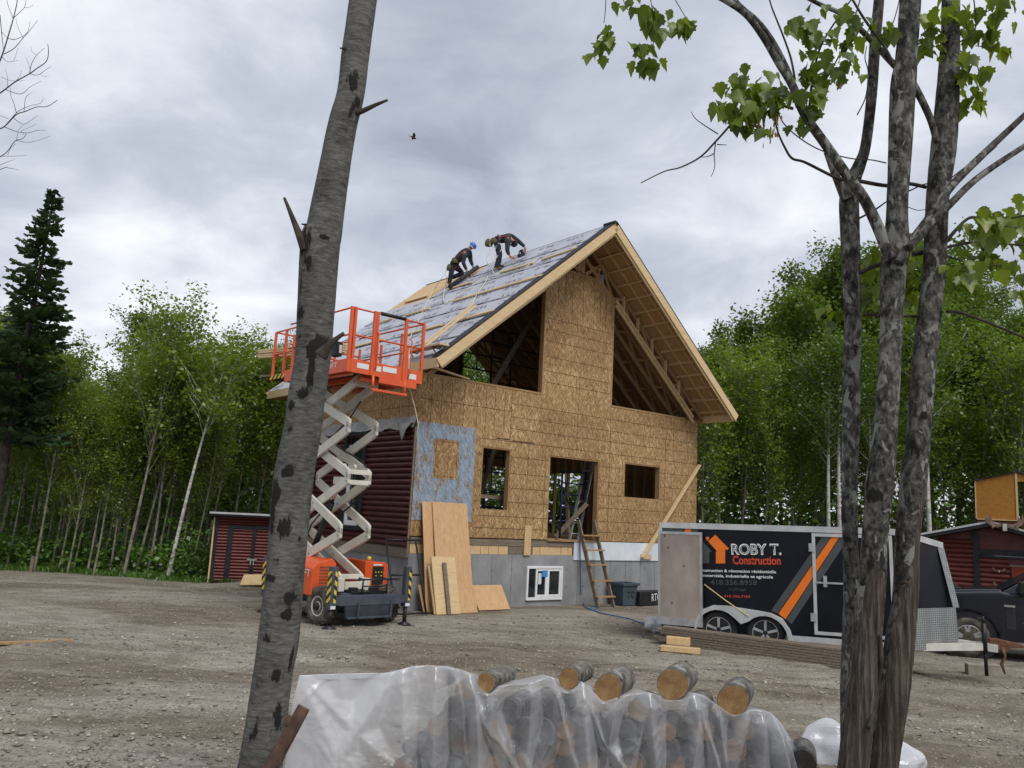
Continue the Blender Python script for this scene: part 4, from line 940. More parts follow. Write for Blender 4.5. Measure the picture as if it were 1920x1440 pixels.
    word('ROBY T.', (766, 350), (1240, 352), 98, 'white_d', .030, -.005); word('ROBY T.', (776, 345), (1230, 347), 88, 'tr_black', -.020, -.0065)
    word('Construction', (778, 442), (1234, 448), 78, 'tr_red', .03)
    word('Construction & r\u00e9novation r\u00e9sidentielle', (440, 513), (1188, 530), 27, 'white_d', .014); word('Commerciale, industrielle et agricole', (425, 560), (1160, 579), 27, 'white_d', .014)
    word('418.356.8958', (568, 637), (1008, 642), 46, 'tr_dim', .012); word('Coffrage', (740, 691), (900, 694), 22, 'tr_dim', .01); word('418 356.7365', (695, 757), (945, 762), 23, 'tr_red', .01)
    # side door
    m = MB(); a = tr(1525.5, 993); b = tr(1536, 1189); xl = .5 * (a[0] + b[0]); xr = tr(1669, 1080)[0]; zl, zh = tr(1536, 1190)[1], zt - .10; f = .055
    m.box((xl - f, -.022, zl), (xl, -.003, zh)); m.box((xr, -.022, zl), (xr + f, -.003, zh)); m.box((xl, -.022, zh - f), (xr, -.003, zh)); m.box((xl, -.022, zl), (xr, -.003, zl + f))
    door = m.build('side_door', MT['alu_p'], root)
    m = MB()
    for z in (zl + .22, zh - .32): m.box((xl - .11, -.04, z), (xl - .02, -.023, z + .14))
    m.build_each('hinge', MT['alu'], door)
    m = MB(); q = tr(*Zt(1655, 620)); m.box((q[0] - .15, -.035, q[1] - .015), (q[0] + .35, -.023, q[1] + .015)); m.box((q[0] - .03, -.05, q[1] - .07), (q[0] + .03, -.036, q[1] + .12)); m.build('door_latch', MT['steel'], door)
    # rear door folded back along the side
    x0 = tr(1236, 1080)[0] + .0; x1 = tr(1318, 1080)[0]; z0 = tr(1280, 1172)[1]; z1 = tr(1280, 997)[1]
    RM4 = Matrix.Translation((x0, -.03, 0)) @ Matrix.Rotation(-.10, 4, 'Z')
    w = x1 - x0 + .02; m = MB(); m.box((.045, -.05, z0 + .14), (w - .045, -.012, z1 - .05), RM4); m.cur = 1
    for t in ((0, w, z1 - .05, z1), (0, w, z0, z0 + .14), (0, .045, z0 + .141, z1 - .051), (w - .045, w, z0 + .141, z1 - .051)): m.box((t[0], -.055, t[2]), (t[1], .0, t[3]), RM4)
    rd = m.build('rear_door', [MT['door_ply'], MT['alu']], root)
    m = MB()
    for x, z in ((.13, z1 - .08), (.5, z1 - .62), (.27, z0 + .4), (.2, z1 - .3)): m.lathe(RM4 @ Vector((x, -.051, z)), (0, -1, 0), [(0, .018), (.008, .012), (.008, 0)], 8)
    m.build_each('bolt', MT['rust'], rd)
    # fender and wheels
    W1, W2 = tr(1347, 1184, .1), tr(1435, 1196.5, .1); r = .34
    outer = [(W1[0] - .43, W1[1] - .05), (W1[0] - .40, W1[1] + .17), (W1[0] - .28, W1[1] + .37), (W1[0] - .1, W1[1] + .45), (W1[0] + .15, W1[1] + .455), (W2[0] - .1, W2[1] + .455), (W2[0] + .1, W2[1] + .43), (W2[0] + .29, W2[1] + .35), (W2[0] + .42, W2[1] + .16), (W2[0] + .50, W2[1] - .1)]
    inner = [(W2[0] + .40, W2[1] - .1)] + [(W2[0] + .385 * math.cos(t), W2[1] + .385 * math.sin(t)) for t in np.linspace(.15, 2.35, 9)] + [(.5 * (W1[0] + W2[0]), .5 * (W1[1] + W2[1]) + .19)] + [(W1[0] + .385 * math.cos(t), W1[1] + .385 * math.sin(t)) for t in np.linspace(.8, 3.1, 9)]
    m = MB(); poly = outer + inner
    m.prism([(x, -.16, z) for x, z in poly], (0, .008, 0))
    for i in range(len(outer) - 1):
        p, q = outer[i], outer[i + 1]; m.prism([(p[0], -.152, p[1]), (q[0], -.152, q[1]), (q[0], -.152, q[1] - .012), (p[0], -.152, p[1] - .012)], (0, .148, 0))
    m.build('fender', MT['alu_p'], root)
    m = MB(); m.box((W1[0] - .40, .0, .0), (W2[0] + .40, .012, .7)); 
    for c in (W1, W2):
        m = MB(); ax = (0, -1, 0); cc = (c[0], .02, max(c[1], .30)); m.lathe(cc, ax, [(-.1, .2), (-.1, r - .05), (-.075, r - .01), (.075, r - .01), (.1, r - .05), (.105, .24), (.09, .225)], 36); t = m.build('wheel', MT['rubber_c'], root)
        m = MB(); m.lathe(cc, ax, [(.02, .222), (.098, .222), (.1, .213), (.06, .21)], 32); m.lathe(cc, ax, [(.05, .05), (.085, .05), (.09, .0)], 16)
        for k in range(5):
            for dd in (-.13, .13):
                a = k * 2 * math.pi / 5 + .3 + dd; m.beam((cc[0] + .04 * math.cos(a), cc[1] - .078, cc[2] + .04 * math.sin(a)), (cc[0] + .21 * math.cos(a - dd * .6), cc[1] - .078, cc[2] + .21 * math.sin(a - dd * .6)), .026, .03, (0, 1, 0))
        m.build('rim', MT['alu_p'], t); m = MB(); m.lathe(cc, ax, [(.015, .22), (.02, .0)], 24); m.build('rim_backing', MT['black_m'], t)
        m = MB(); cf = (c[0], Wd - .02, cc[2]); m.lathe(cf, (0, 1, 0), [(-.1, .2), (-.1, r - .02), (.1, r - .02), (.1, .0)], 24); m.build('wheel', MT['rubber_c'], root)
    # tongue, jack, coupler, block
    m = MB(); cz = .30
    for s in (0, 1): m.beam((Lb - .1, .12 + s * 1.76, zb - .03), (5.48, 1.0, cz - .07), .07, .12)
    m.beam((nose[0], 1.0, cz - .045), (5.62, 1.0, cz - .09), .09, .13); m.build('tongue', MT['rim_w'], root)
    m = MB(); m.tube([(5.42, .93, -.25), (5.42, .93, .35)], .03, 10); m.tube([(5.42, .93, .12), (5.42, .93, .62)], .042, 10); m.tube([(5.42, .93, .62), (5.42, .93, .74)], .018, 8); m.tube([(5.42, .93, .70), (5.30, .85, .71)], .012, 6); m.build('tongue_jack', MT['black_m'], root)
    m = MB(); m.prism([(5.50, .97, cz + .06), (5.60, .97, cz + .075), (6.0, .97, cz + .0), (6.02, .97, cz - .04), (5.84, .97, cz - .06), (5.74, .97, cz - .15), (5.62, .97, cz - .05), (5.50, .97, cz - .02)], (0, .12, 0)); m.build('coupler', MT['rust'], root, .012)
    m = MB(); m.tube([(5.68, .98, cz - .06), (5.72, .96, cz - .2), (5.66, .97, cz - .35), (5.70, .96, cz - .5)], [.03, .022, .028, .012], 8); m.tube([(5.3, .92, cz), (5.33, .88, cz - .12), (5.36, .92, cz - .17)], .012, 6); m.build('safety_chain', MT['rust'], root)
    m = MB(); a = tr(*Zt(508, 635), .1); b = tr(*Zt(930, 940), .17); m.tube([(a[0], -.10, a[1]), (.5 * (a[0] + b[0]), -.15, .5 * (a[1] + b[1]) - .01), (b[0], -.17, b[1])], .009, 6); m.build('door_strap', pm('yellow rope', (.6, .52, .2), (.72, .62, .28), 20, .8, 0), root)
    return root
build_trailer()
for px, lab in ((1838, 'beige concrete block under the left side of the trailer jack'), (1864, 'beige concrete block under the rusty trailer coupler')):
    p = atz(px, 1266, -.27); p[1] += .10; m = MB(); m.box((-.18, -.11, 0), (.14, .11, .20)); o = m.build('concrete_block', MT['conc_b'], None, .012); p[2] = gz(p[0], p[1]) - .01; o.location = tuple(map(float, p)); o.rotation_euler = (0, 0, -.25); tag(o, lab, 'block', 'concrete blocks under the trailer jack')

# ------------------------------------------------------------------ weathered lumber stack in front of the trailer, wood blocks
LA, LB = atz(1235, 1207, 0), atz(1640, 1264, 0)
LB = LA + (LB - LA) * 1.03
ld = (LB - LA) / np.linalg.norm(LB - LA); lnn = np.array([-ld[1], ld[0], 0])
names = ['bottom', 'second', 'third', 'fourth', 'fifth', 'sixth', 'top']
for k in range(7):
    z = .03 + .044 * k
    for row in range(2):
        sh = rng.uniform(-.12, .12) + (.0 if k else .1); o = lumber('weathered_plank', LA + ld * sh + lnn * (.07 + .15 * row + rng.uniform(-.012, .012)) + [0, 0, z], LB + ld * sh + lnn * (.07 + .15 * row) + [0, 0, z], .143, .038, 'oldwood',
            (f'weathered grey plank in the near row, {names[k]} layer of the stack before the trailer' if row == 0 else f'weathered grey plank in the far row, {names[k]} layer of the stack before the trailer'), 'plank', 'planks stacked in front of the trailer')
def blk(px, py, L, w, h, z0, rz, label):
    p = atz(px, py, z0); m = MB(); m.box((-L / 2, -w / 2, 0), (L / 2, w / 2, h)); o = m.build('wood_block', MT['spruce'], None, .006); o.location = tuple(map(float, p)); o.rotation_euler = (0, 0, rz); tag(o, label, 'wood block', 'wood blocks by the planks')
blk(1276, 1223, .66, .14, .09, .0, -.25, 'fresh spruce block lying on the dirt in front of the grey planks')
blk(1272, 1209, .40, .16, .13, .093, -.3, 'shorter spruce block stacked on another block beside the planks')
# ------------------------------------------------------------------ pickup truck
def build_truck():
    c = atz(1818, 1234, -.28); yaw = -.45
    d = np.array([math.cos(yaw), math.sin(yaw), 0]); o = c - d * 1.0
    root = thing('pickup_truck', 'dark navy pickup truck parked with its front wheel behind the trailer nose', 'truck', (o[0], o[1], -.28), yaw)
    arc = lambda cx, a0, a1, r, n=9: [(cx + r * math.cos(t), .42 + r * math.sin(t)) for t in np.linspace(a0, a1, n)]
    FW, RW = 1.0, 4.7
    prof = [(.02, .45), (.0, .75), (.05, 1.08), (.16, 1.20), (.6, 1.30), (1.15, 1.36), (1.62, 1.40), (1.8, 1.36), (5.75, 1.36), (5.8, .6), (5.72, .45)] + arc(RW, -.1, math.pi + .1, .52) + [(FW + .64, .33)] + arc(FW, -.15, math.pi + .15, .54)
    m = MB(); m.prism([(x, .0, z) for x, z in prof], (0, .30, 0)); m.prism([(x, 1.70, z) for x, z in prof], (0, .30, 0))
    m.build_each('body_side', MT['truck'], root, .05)
    m = MB(); hp = [(.04, .5), (.06, 1.10), (.18, 1.23), (.6, 1.335), (1.15, 1.395), (1.66, 1.43), (1.66, .5)]; m.prism([(x, .26, z) for x, z in hp], (0, 1.48, 0)); m.build('hood', MT['truck'], root, .04)
    m = MB(); m.box((.25, .50, 1.30), (.9, .56, 1.41)); m.box((.25, 1.44, 1.30), (.9, 1.5, 1.41)); m.build_each('hood_scoop', MT['truck'], root, .02)
    m = MB(); cp = [(1.62, 1.37), (2.45, 1.90), (3.9, 1.92), (4.15, 1.37)]; m.add([(x, .10 + (.16 if z > 1.5 else 0), z) for x, z in cp] + [(x, 1.90 - (.16 if z > 1.5 else 0), z) for x, z in cp], [(0, 1, 2, 3), (7, 6, 5, 4), (0, 4, 5, 1), (1, 5, 6, 2), (2, 6, 7, 3)]); cabn = m.build('cab', MT['truck'], root, .04)
    m = MB(); sl = lambda z: .094 + .16 * (z - 1.37) / .53
    m.add([(x, sl(z), z) for x, z in ((1.86, 1.45), (2.50, 1.84), (2.95, 1.85), (2.95, 1.45))], [(0, 1, 2, 3)]); m.add([(x, sl(z), z) for x, z in ((3.05, 1.45), (3.05, 1.85), (3.8, 1.85), (3.95, 1.45))], [(0, 1, 2, 3)])
    m.add([(1.665, .2, 1.43), (1.665, 1.8, 1.43), (2.425, 1.66, 1.895), (2.425, .34, 1.895)], [(0, 1, 2, 3)]); m.build('glass', MT['glass'], cabn)
    m = MB(); m.box((4.2, .3, .8), (5.75, 1.7, .9)); m.box((5.74, .3, .6), (5.79, 1.7, 1.34)); m.build('bed', MT['truck'], root)
    m = MB()
    for x in (1.62, 3.0): m.box((x, -.004, .48), (x + .012, .004, 1.34))
    m.box((1.63, -.003, 1.32), (4.1, .004, 1.332)); m.build_each('door_seam', MT['black_m'], root)
    m = MB(); m.box((1.92, -.26, 1.38), (2.06, -.03, 1.64)); m.box((1.98, -.05, 1.40), (2.04, .12, 1.46)); m.build('side_mirror', MT['plastic_b'], root, .03)
    m = MB(); m.box((1.66, -.012, 1.10), (1.86, -.002, 1.14)); m.build('fender_badge', MT['chrome'], root, .003)
    m = MB(); m.box((1.70, -.006, .66), (1.86, .004, 1.09)); m.build('fender_vent', MT['truck_d'], root)
    m = MB(); m.box((2.0, -.012, .78), (2.3, -.003, .81)); m.build('door_trim', MT['alu'], root)
    m = MB(); m.tube([(1.75, -.02, .36), (4.0, -.02, .36)], .05, 10); m.build('running_board', MT['steel'], root)
    m = MB(); m.box((-.08, .1, .42), (.10, 1.9, .72)); m.build('front_bumper', MT['chrome'], root, .03)
    m = MB(); m.box((-.02, .5, .76), (.06, 1.5, 1.10)); m.build('grille', MT['black_m'], root, .02)
    for y in (.08, 1.56): m = MB(); m.box((-.01, y, .86), (.12, y + .36, 1.08)); m.build('headlight', MT['glass'], root, .02)
    m = MB()
    for x in (FW, RW): m.lathe((x, .30, .42), (0, -1, 0), [(0, .53), (.27, .53)], 28); 
    m.box((.5, .31, .35), (5.6, 1.69, .6)); m.build('wheel_well', MT['black_m'], root)
    for x in (FW, RW):
        for y, s in ((.13, -1), (1.87, 1)):
            m = MB(); ax = (0, s, 0); cc = (x, y, .41); m.lathe(cc, ax, [(-.13, .24), (-.13, .34), (-.10, .405), (.10, .405), (.13, .35), (.135, .27), (.12, .26)], 40); t = m.build('wheel', MT['rubber'], root)
            m = MB(); m.lathe(cc, ax, [(.05, .262), (.128, .262), (.13, .24), (.08, .23)], 36); m.lathe(cc, ax, [(.06, .07), (.115, .06), (.12, 0)], 18)
            for k in range(5):
                a = k * 2 * math.pi / 5 + .4
                for q in (-.16, .16):
                    m.beam((cc[0] + .05 * math.cos(a), y + s * .10, cc[2] + .05 * math.sin(a)), (cc[0] + .245 * math.cos(a + q), y + s * .115, cc[2] + .245 * math.sin(a + q)), .05, .03, (0, 1, 0))
            m.build('rim', MT['alu'], t); m = MB(); m.lathe(cc, ax, [(.04, .26), (.045, 0)], 24); m.build('rim_backing', MT['black_m'], t)
build_truck()

# ------------------------------------------------------------------ log siding helper and sheds
def log_rows(m, x0, x1, z0, z1, h, y=0, bulge=.04):
    """half-round courses on the plane y (facing -y)"""
    n = max(1, int(round((z1 - z0) / h))); h = (z1 - z0) / n
    for k in range(n):
        za = z0 + k * h; pr = [(y - .004 - bulge * math.sin(math.pi * t), za + h * t) for t in np.linspace(.02, .98, 6)]
        m.add([(x0, a, z) for a, z in pr] + [(x1, a, z) for a, z in pr], [(i, i + 1, 7 + i, 6 + i) for i in range(5)], True)
        m.add([(x0, a, z) for a, z in pr], [(0, 1, 2, 3, 4, 5)], False); m.add([(x1, a, z) for a, z in pr], [(0, 1, 2, 3, 4, 5)], False)
def build_shed():
    a = atz(391, 1093, 0); b = aty(505, 1089, a[1] + .45); rz = math.atan2(b[1] - a[1], b[0] - a[0]); z = float(gz(a[0], a[1]))
    root = thing('shed', 'small dark red log shed with black door trim beyond the lift', 'shed', (a[0], a[1], z), rz)
    m = MB(); Wd, Dp, Hh = 2.35, 1.9, 1.78
    m.box((.03, .03, 0), (Wd - .03, Dp, Hh)); m.build('wall', MT['log_red2'], root)
    m = MB(); log_rows(m, .1, .36, .04, Hh, .082); log_rows(m, .50, 1.0, .04, 1.46, .082); log_rows(m, 1.10, 1.55, .04, 1.46, .082); log_rows(m, .36, Wd - .1, 1.55, Hh, .082); log_rows(m, 1.68, Wd - .1, .04, 1.55, .082); m.build('log_siding', MT['log_red2'], root)
    m = MB(); m.box((.01, -.05, 0), (.1, .05, Hh)); m.box((Wd - .1, -.05, 0), (Wd - .01, .05, Hh)); m.box((.365, -.06, .02), (.495, .0, 1.455)); m.box((1.005, -.06, .02), (1.095, .0, 1.455)); m.box((1.555, -.06, .02), (1.675, .0, 1.455)); m.box((.365, -.06, 1.456), (1.675, .0, 1.545)); m.build('door_trim', MT['black_p'], root)
    m = MB(); m.box((-.035, -.03, 0), (.005, .02, Hh - .05)); m.build('corner_board', MT['ply_l'], root)
    m = MB(); m.box((.92, -.075, .62), (1.17, -.061, .66)); m.box((1.0, -.09, .50), (1.03, -.062, .66)); m.box((1.08, -.09, .50), (1.11, -.062, .66)); m.build('latch', MT['steel'], root)
    m = MB(); m.add([(-.14, -.30, Hh + .0), (Wd + .1, -.30, Hh + .0), (Wd + .1, Dp + .1, Hh - .18), (-.14, Dp + .1, Hh - .18), (-.14, -.30, Hh + .09), (Wd + .1, -.30, Hh + .09), (Wd + .1, Dp + .1, Hh - .09), (-.14, Dp + .1, Hh - .09)], [(0, 3, 2, 1), (4, 5, 6, 7), (0, 1, 5, 4), (1, 2, 6, 5), (2, 3, 7, 6), (3, 0, 4, 7)]); rf = m.build('roof', MT['black_p'], root)
    m = MB(); m.box((-.145, -.325, Hh + .05), (Wd + .105, -.302, Hh + .10)); m.build('roof_edge', MT['alu_p'], rf)
build_shed()
def build_cabin():
    p = aty(1855, 978, 23); z0 = float(gz(p[0], 23)); RH = p[2] - z0
    root = thing('log_cabin', 'dark red log cabin with white roof edge behind the pickup truck', 'cabin', (p[0], 23, z0), -.5)
    wl, wr, dp, sl = -1.3, 2.6, 4.5, .25
    eave = lambda x: RH - .10 - sl * abs(x)
    m = MB(); pl = [(wl, 0), (wr, 0), (wr, eave(wr) - .05), (0, RH - .15), (wl, eave(wl) - .05)]; m.prism([(x, .62, z) for x, z in pl], (0, dp, 0)); m.build('wall', MT['log_red2'], root)
    m = MB(); log_rows(m, wl, -.42, .05, eave(wl) - .08, .135, .6, .05); log_rows(m, -.26, .45, .05, 1.95, .135, .6, .05); log_rows(m, 1.12, wr, .05, 1.95, .135, .6, .05); m.build('log_siding', MT['log_red2'], root)
    m = MB(); m.box((-.42, .52, .0), (-.26, .61, eave(-.3) - .1)); m.box((-.258, .55, 1.955), (wr, .60, 2.2)); m.build('black_trim', MT['black_p'], root)
    m = MB(); m.box((.50, .56, .1), (.98, .60, 1.75)); d = m.build('door', pm('orange red door', (.20, .03, .008), (.28, .045, .012), 3, .5, .05), root)
    m = MB(); m.box((.985, .55, .1), (1.04, .602, 1.82)); m.box((.46, .55, 1.755), (.984, .602, 1.80)); m.build('door_frame', MT['oldwood'], d)
    m = MB(); m.box((.1, .545, 2.02), (1.2, .549, 2.03)); m.build('trim_line', MT['steel'], root)
    m = MB()
    for s, e in ((-1, 1.75), (1, 3.0)):
        m.prism([(0, .0, RH - .13), (s * e, .0, RH - .13 - sl * e), (s * e, .0, RH - .02 - sl * e), (0, .0, RH - .02)], (0, dp + .8, 0))
    rf = m.build('roof', MT['black_p'], root)
    m = MB()
    for s, e in ((-1, 1.77), (1, 3.0)): m.beam((0, -.012, RH - .005), (s * e, -.012, RH - .005 - sl * e), .02, .055)
    m.build('roof_edge', MT['alu_p'], rf)
    def antler(name, c, s, label):
        m = MB(); r = random.Random(int(c[0] * 100))
        for sg in (-1, 1):
            P = [(.04 * sg, 0), (.20 * sg, -.06), (.36 * sg, -.04), (.52 * sg, .10), (.60 * sg, .30), (.54 * sg, .20), (.50 * sg, .40), (.45 * sg, .19), (.38 * sg, .34), (.34 * sg, .12), (.22 * sg, .05), (.05 * sg, .07)]
            m.prism([(x * s, -.02 * abs(x) / .6, z * s) for x, z in P], (0, .03 * s, 0))
            m.tube([(.3 * sg * s, .0, .0), (.36 * sg * s, -.10 * s, -.10 * s), (.34 * sg * s, -.22 * s, -.06 * s)], [.028 * s, .02 * s, .005], 6)
        m.cur = 1; m.box((-.06 * s, -.03 * s, -.16 * s), (.06 * s, .03 * s, .07 * s))
        o = m.build(name, [MT['antler'], pm('pale skull bone', (.4, .37, .32), (.55, .52, .46), 9, .8, .1)], None, .006); q = Vector(c); M = Matrix.Translation((p[0], 23, z0)) @ Matrix.Rotation(-.5, 4, 'Z'); o.location = M @ q; o.rotation_euler = (0, 0, -.5); tag(o, label, 'antlers', 'antlers hung on the log cabin')
    antler('moose_antlers', (.36, -.06, RH - .10), .85, 'large brown moose antlers at the roof edge of the log cabin')
    antler('deer_antlers', (.20, .52, 1.62), .28, 'topmost of three small antlers on the log cabin wall')
    antler('deer_antlers', (.22, .52, 1.22), .32, 'middle one of three small antlers on the log cabin wall')
    antler('deer_antlers', (.20, .52, .86), .32, 'lowest of three small antlers on the log cabin wall, beside its door')
build_cabin()
def build_blind():
    a = aty(1839, 900, 29); b = aty(1904, 884, 29); c = aty(1841, 972, 29); z0 = float(gz(b[0], 29)); zc, za, zb = c[2] - z0, a[2] - z0, b[2] - z0
    root = thing('hunting_blind', 'amber plywood hunting blind raised above the log cabin roof', 'hunting blind', (b[0], 29, z0), -.5); hw_ = b[0] - a[0]
    m = MB(); m.prism([(-hw_, 0, zc), (-.03, 0, zc), (-.03, 0, zb - .06), (-hw_, 0, za)], (0, .03, 0)); m.prism([(-hw_, .03, zc), (-hw_, 1.5, zc), (-hw_, 1.5, za), (-hw_, .03, za)], (.03, 0, 0)); m.prism([(.04, 0, zb - .35), (hw_, 0, zb - .35), (hw_, 0, za), (.04, 0, zb - .06)], (0, .03, 0)); m.build('wall', MT['amber_ply'], root)
    m = MB(); m.box((-.028, -.03, zc), (.038, .04, zb - .05)); m.box((-hw_ - .04, -.02, zc), (-hw_ - .002, .03, za)); m.box((-hw_, -.03, zc - .03), (hw_, -.002, zc)); m.build('post', MT['ply_l'], root)
    m = MB(); m.box((-hw_, .0, zc - .22), (hw_, 1.5, zc - .031)); m.build('floor', pm('brown painted rim', (.07, .025, .015), (.11, .04, .025), 4, .7, .1), root)
    m = MB()
    for s in (-1, 1): m.prism([(0, -.06, zb - .04), (s * (hw_ + .08), -.06, za - .02), (s * (hw_ + .08), -.06, za + .01), (0, -.06, zb)], (0, 1.7, 0))
    m.build('roof', MT['black_p'], root)
    for x in (-hw_ + .08, hw_ - .08):
        for y in (.1, 1.4): m = MB(); m.box((x - .05, y - .05, 0), (x + .05, y + .05, zc - .221)); m.build('leg', MT['oldwood'], root)
build_blind()

# ------------------------------------------------------------------ things leaning on and lying about the house
def hobj(m, name, mat, label, cat, group=None, bevel=.003):
    """a thing built in house coordinates"""
    V = np.array(m.v); c = V.mean(0); c[2] = V[:, 2].min(); m.v = [tuple(v - c) for v in V]
    o = m.build(name, mat, None, bevel); o.location = tuple(map(float, hw(*c))); o.rotation_euler = (0, 0, HY); return tag(o, label, cat, group)
def lean(px0, px1, pyt, vb, vt, th, mat, label, cat='plywood sheet', name='plywood_sheet', skew=0, z0=0.0):
    a = fac(px0, pyt, vt); b = fac(px1, pyt, vt); m = MB(); d = Vector((0, vb - vt, -a[2])).normalized(); n = Vector((0, -a[2], -(vb - vt))).normalized() * th
    if n.y > 0: n = -n
    P = [(a[0], vt, a[2]), (b[0], vt, a[2]), (b[0] + skew, vb, z0), (a[0] + skew, vb, z0)]
    m.prism([tuple(Vector(p)) for p in P], tuple(n)); return hobj(m, name, mat, label, cat, 'sheets and boards leaning on the house wall', 0)
lean(791, 862, 940, -.50, -.06, .016, MT['ply'], 'tall plywood sheet mostly hidden behind another, leaning on the blue panel')
lean(810, 874.5, 941, -.62, -.09, .018, MT['ply'], 'tall tan plywood sheet leaning in front against the blue panel')
lean(802, 807, 1042, -.66, -.20, .03, pm('reddish board', (.35, .14, .06), (.46, .2, .09), 6, .7, .1), 'thin reddish board standing at the left edge of the leaning plywood', 'board', 'board')
lean(801, 808, 1061, -.76, -.40, .04, MT['spruce_v'], 'narrow pale board standing left of the ribbed pale sheet', 'board', 'board')
lean(807, 851, 1044, -.80, -.46, .035, MT['ply_l'], 'pale ribbed wood sheet leaning in front of the tall tan plywood')
lean(829, 835.5, 1055, -.86, -.56, .035, MT['oldwood'], 'grey weathered stick propped on the pale ribbed sheet', 'stick', 'stick')
lean(853, 890, 1106, -.70, -.56, .018, MT['ply'], 'short plywood offcut standing before the tall tan sheet')
lean(783, 797, 1097, -.42, -.12, .018, MT['ply'], 'low plywood offcut at the house corner behind the pipe frame')
lean(881, 939, 1098, -.42, -.14, .02, MT['ply'], 'low wide plywood piece leaning under the basement window side', skew=.08)
def tube_thing(name, parts, mat, label, cat, group=None, r=.022):
    m = MB()
    for t in parts: m.tube(t, r, 8)
    return hobj(m, name, mat, label, cat, group, 0)
a = fac(779, 1013, -.32); b = hloc(atz(780, 1150))
tube_thing('pipe_scaffold', [[(a[0], -.32, a[2]), (a[0] + .02, -.9, .03)], [(a[0] - .75, -.32, a[2]), (a[0] - .73, -.9, .03)], [(a[0] - .75, -.32, a[2]), (a[0] + .16, -.32, a[2])], [(a[0] - .74, -.60, .82), (a[0] + .01, -.60, .82)], [(a[0] - .74, -.88, .06), (a[0] + .1, -.88, .06)]], MT['black_m'], 'black scaffold end frame leaning at the house corner beside the lift', 'scaffold frame')
# ladder of planks up to the door
def build_ladder():
    l0, r0 = hloc(atz(1121, 1139)), hloc(atz(1150, 1138)); l1, r1 = fac(1084, 975, -.06), fac(1113, 976, -.06)
    root = thing('wooden_ladder', 'home-made wooden ladder leading up to the patio door opening', 'ladder', hw(l0[0], l0[1], 0), HY)
    o = np.array([l0[0], l0[1], 0])
    for a, b in ((l0, l1), (r0, r1)): m = MB(); m.beam(a - o, b - o, .045, .11, (0, -1, .4)); m.build('side_rail', MT['oldwood'], root, .004)
    for t in (.12, .30, .48, .65, .82):
        a = l0 * (1 - t) + l1 * t - o; b = r0 * (1 - t) + r1 * t - o; m = MB(); m.beam(a + [-.04, -.075, 0], b + [.04, -.075, 0], .11, .038, (0, 0, 1)); m.build('step', MT['stud'], root, .003)
build_ladder()
a, b = fac(1311, 872, -.06), fac(1204, 1046, -.10); m = MB(); m.beam((a[0], -.07, a[2]), (b[0], -.11, b[2]), .05, .11, (0, -1, 0)); hobj(m, 'brace_board', MT['spruce_u'], 'long pale board braced diagonally from wall corner to foam band', 'board')
a, b = fac(800, 690, -.05), fac(882, 711, -.05); m = MB(); m.beam((a[0], -.10, ZT + .19), (b[0], .02, ZT + .07), .09, .035); hobj(m, 'thin_board', MT['spruce_u'], 'thin pale strip lying along the sill under the left gable opening', 'board')
# bin and black box
def build_bin():
    p = atz(1169, 1134); root = thing('storage_bin', 'slate blue plastic bin standing right of the wooden ladder', 'bin', p, HY)
    hwid = .25 * .98; m = MB(); w0, w1, d0, d1, h = .235, .29, .20, .24, .58
    m.add([(-w0, -d0, 0), (w0, -d0, 0), (w0, d0, 0), (-w0, d0, 0), (-w1, -d1, h), (w1, -d1, h), (w1, d1, h), (-w1, d1, h), (-w1 + .02, -d1 + .02, h), (w1 - .02, -d1 + .02, h), (w1 - .02, d1 - .02, h), (-w1 + .02, d1 - .02, h), (-w0 + .02, -d0 + .02, .02), (w0 - .02, -d0 + .02, .02), (w0 - .02, d0 - .02, .02), (-w0 + .02, d0 - .02, .02)],
          [(0, 3, 2, 1), (0, 1, 5, 4), (1, 2, 6, 5), (2, 3, 7, 6), (3, 0, 4, 7), (4, 5, 9, 8), (5, 6, 10, 9), (6, 7, 11, 10), (7, 4, 8, 11), (8, 9, 13, 12), (9, 10, 14, 13), (10, 11, 15, 14), (11, 8, 12, 15), (12, 13, 14, 15)])
    m.build('tub', MT['bin'], root, .008)
    m = MB()
    for t in ((-.32, -.27, .32, -.235), (-.32, .235, .32, .27), (-.32, -.2345, -.285, .2345), (.285, -.2345, .32, .2345)): m.box((t[0], t[1], h - .07), (t[2], t[3], h - .0))
    m.build('rim', MT['bin'], root, .008)
    nrm = (0, -(d1 - d0), h); text_fit('TC', frame((-.10, -d0 - .006 - .04 * .35, .20), (1, 0, 0), (0, -.08, 1)), .26, .17, MT['black_m'], 'lettering', root, .012)
build_bin()
p = atz(1206, 1136); root = thing('tool_box', 'black box hand-lettered in white beside the slate blue bin', 'box', p, HY)
m = MB(); m.box((-.14, 0, 0), (1.05, .4, .36)); m.build('case', MT['black_p'], root, .01)
text_fit('RTC', frame((.33, -.004, .11), (1, .0, .04), (0, 0, 1)), .34, .20, MT['white_d'], 'lettering', root, .0)
# hose: down from the door and across the dirt
P = [hw(*fac(1087, 1000, -.07)), hw(*fac(1088, 1060, -.07)), hw(*fac(1089, 1110, -.07))] + [atz(x, y, .02) for x, y in ((1092, 1128), (1098, 1139), (1112, 1144), (1122, 1140), (1112, 1137), (1103, 1142), (1130, 1150), (1180, 1160), (1215, 1173), (1232, 1186))]
m = MB(); m.tube(P, .014, 8); tag(m.build('air_hose', MT['cord_b']), 'thin blue air hose hanging from the door opening and trailing over the dirt', 'hose')
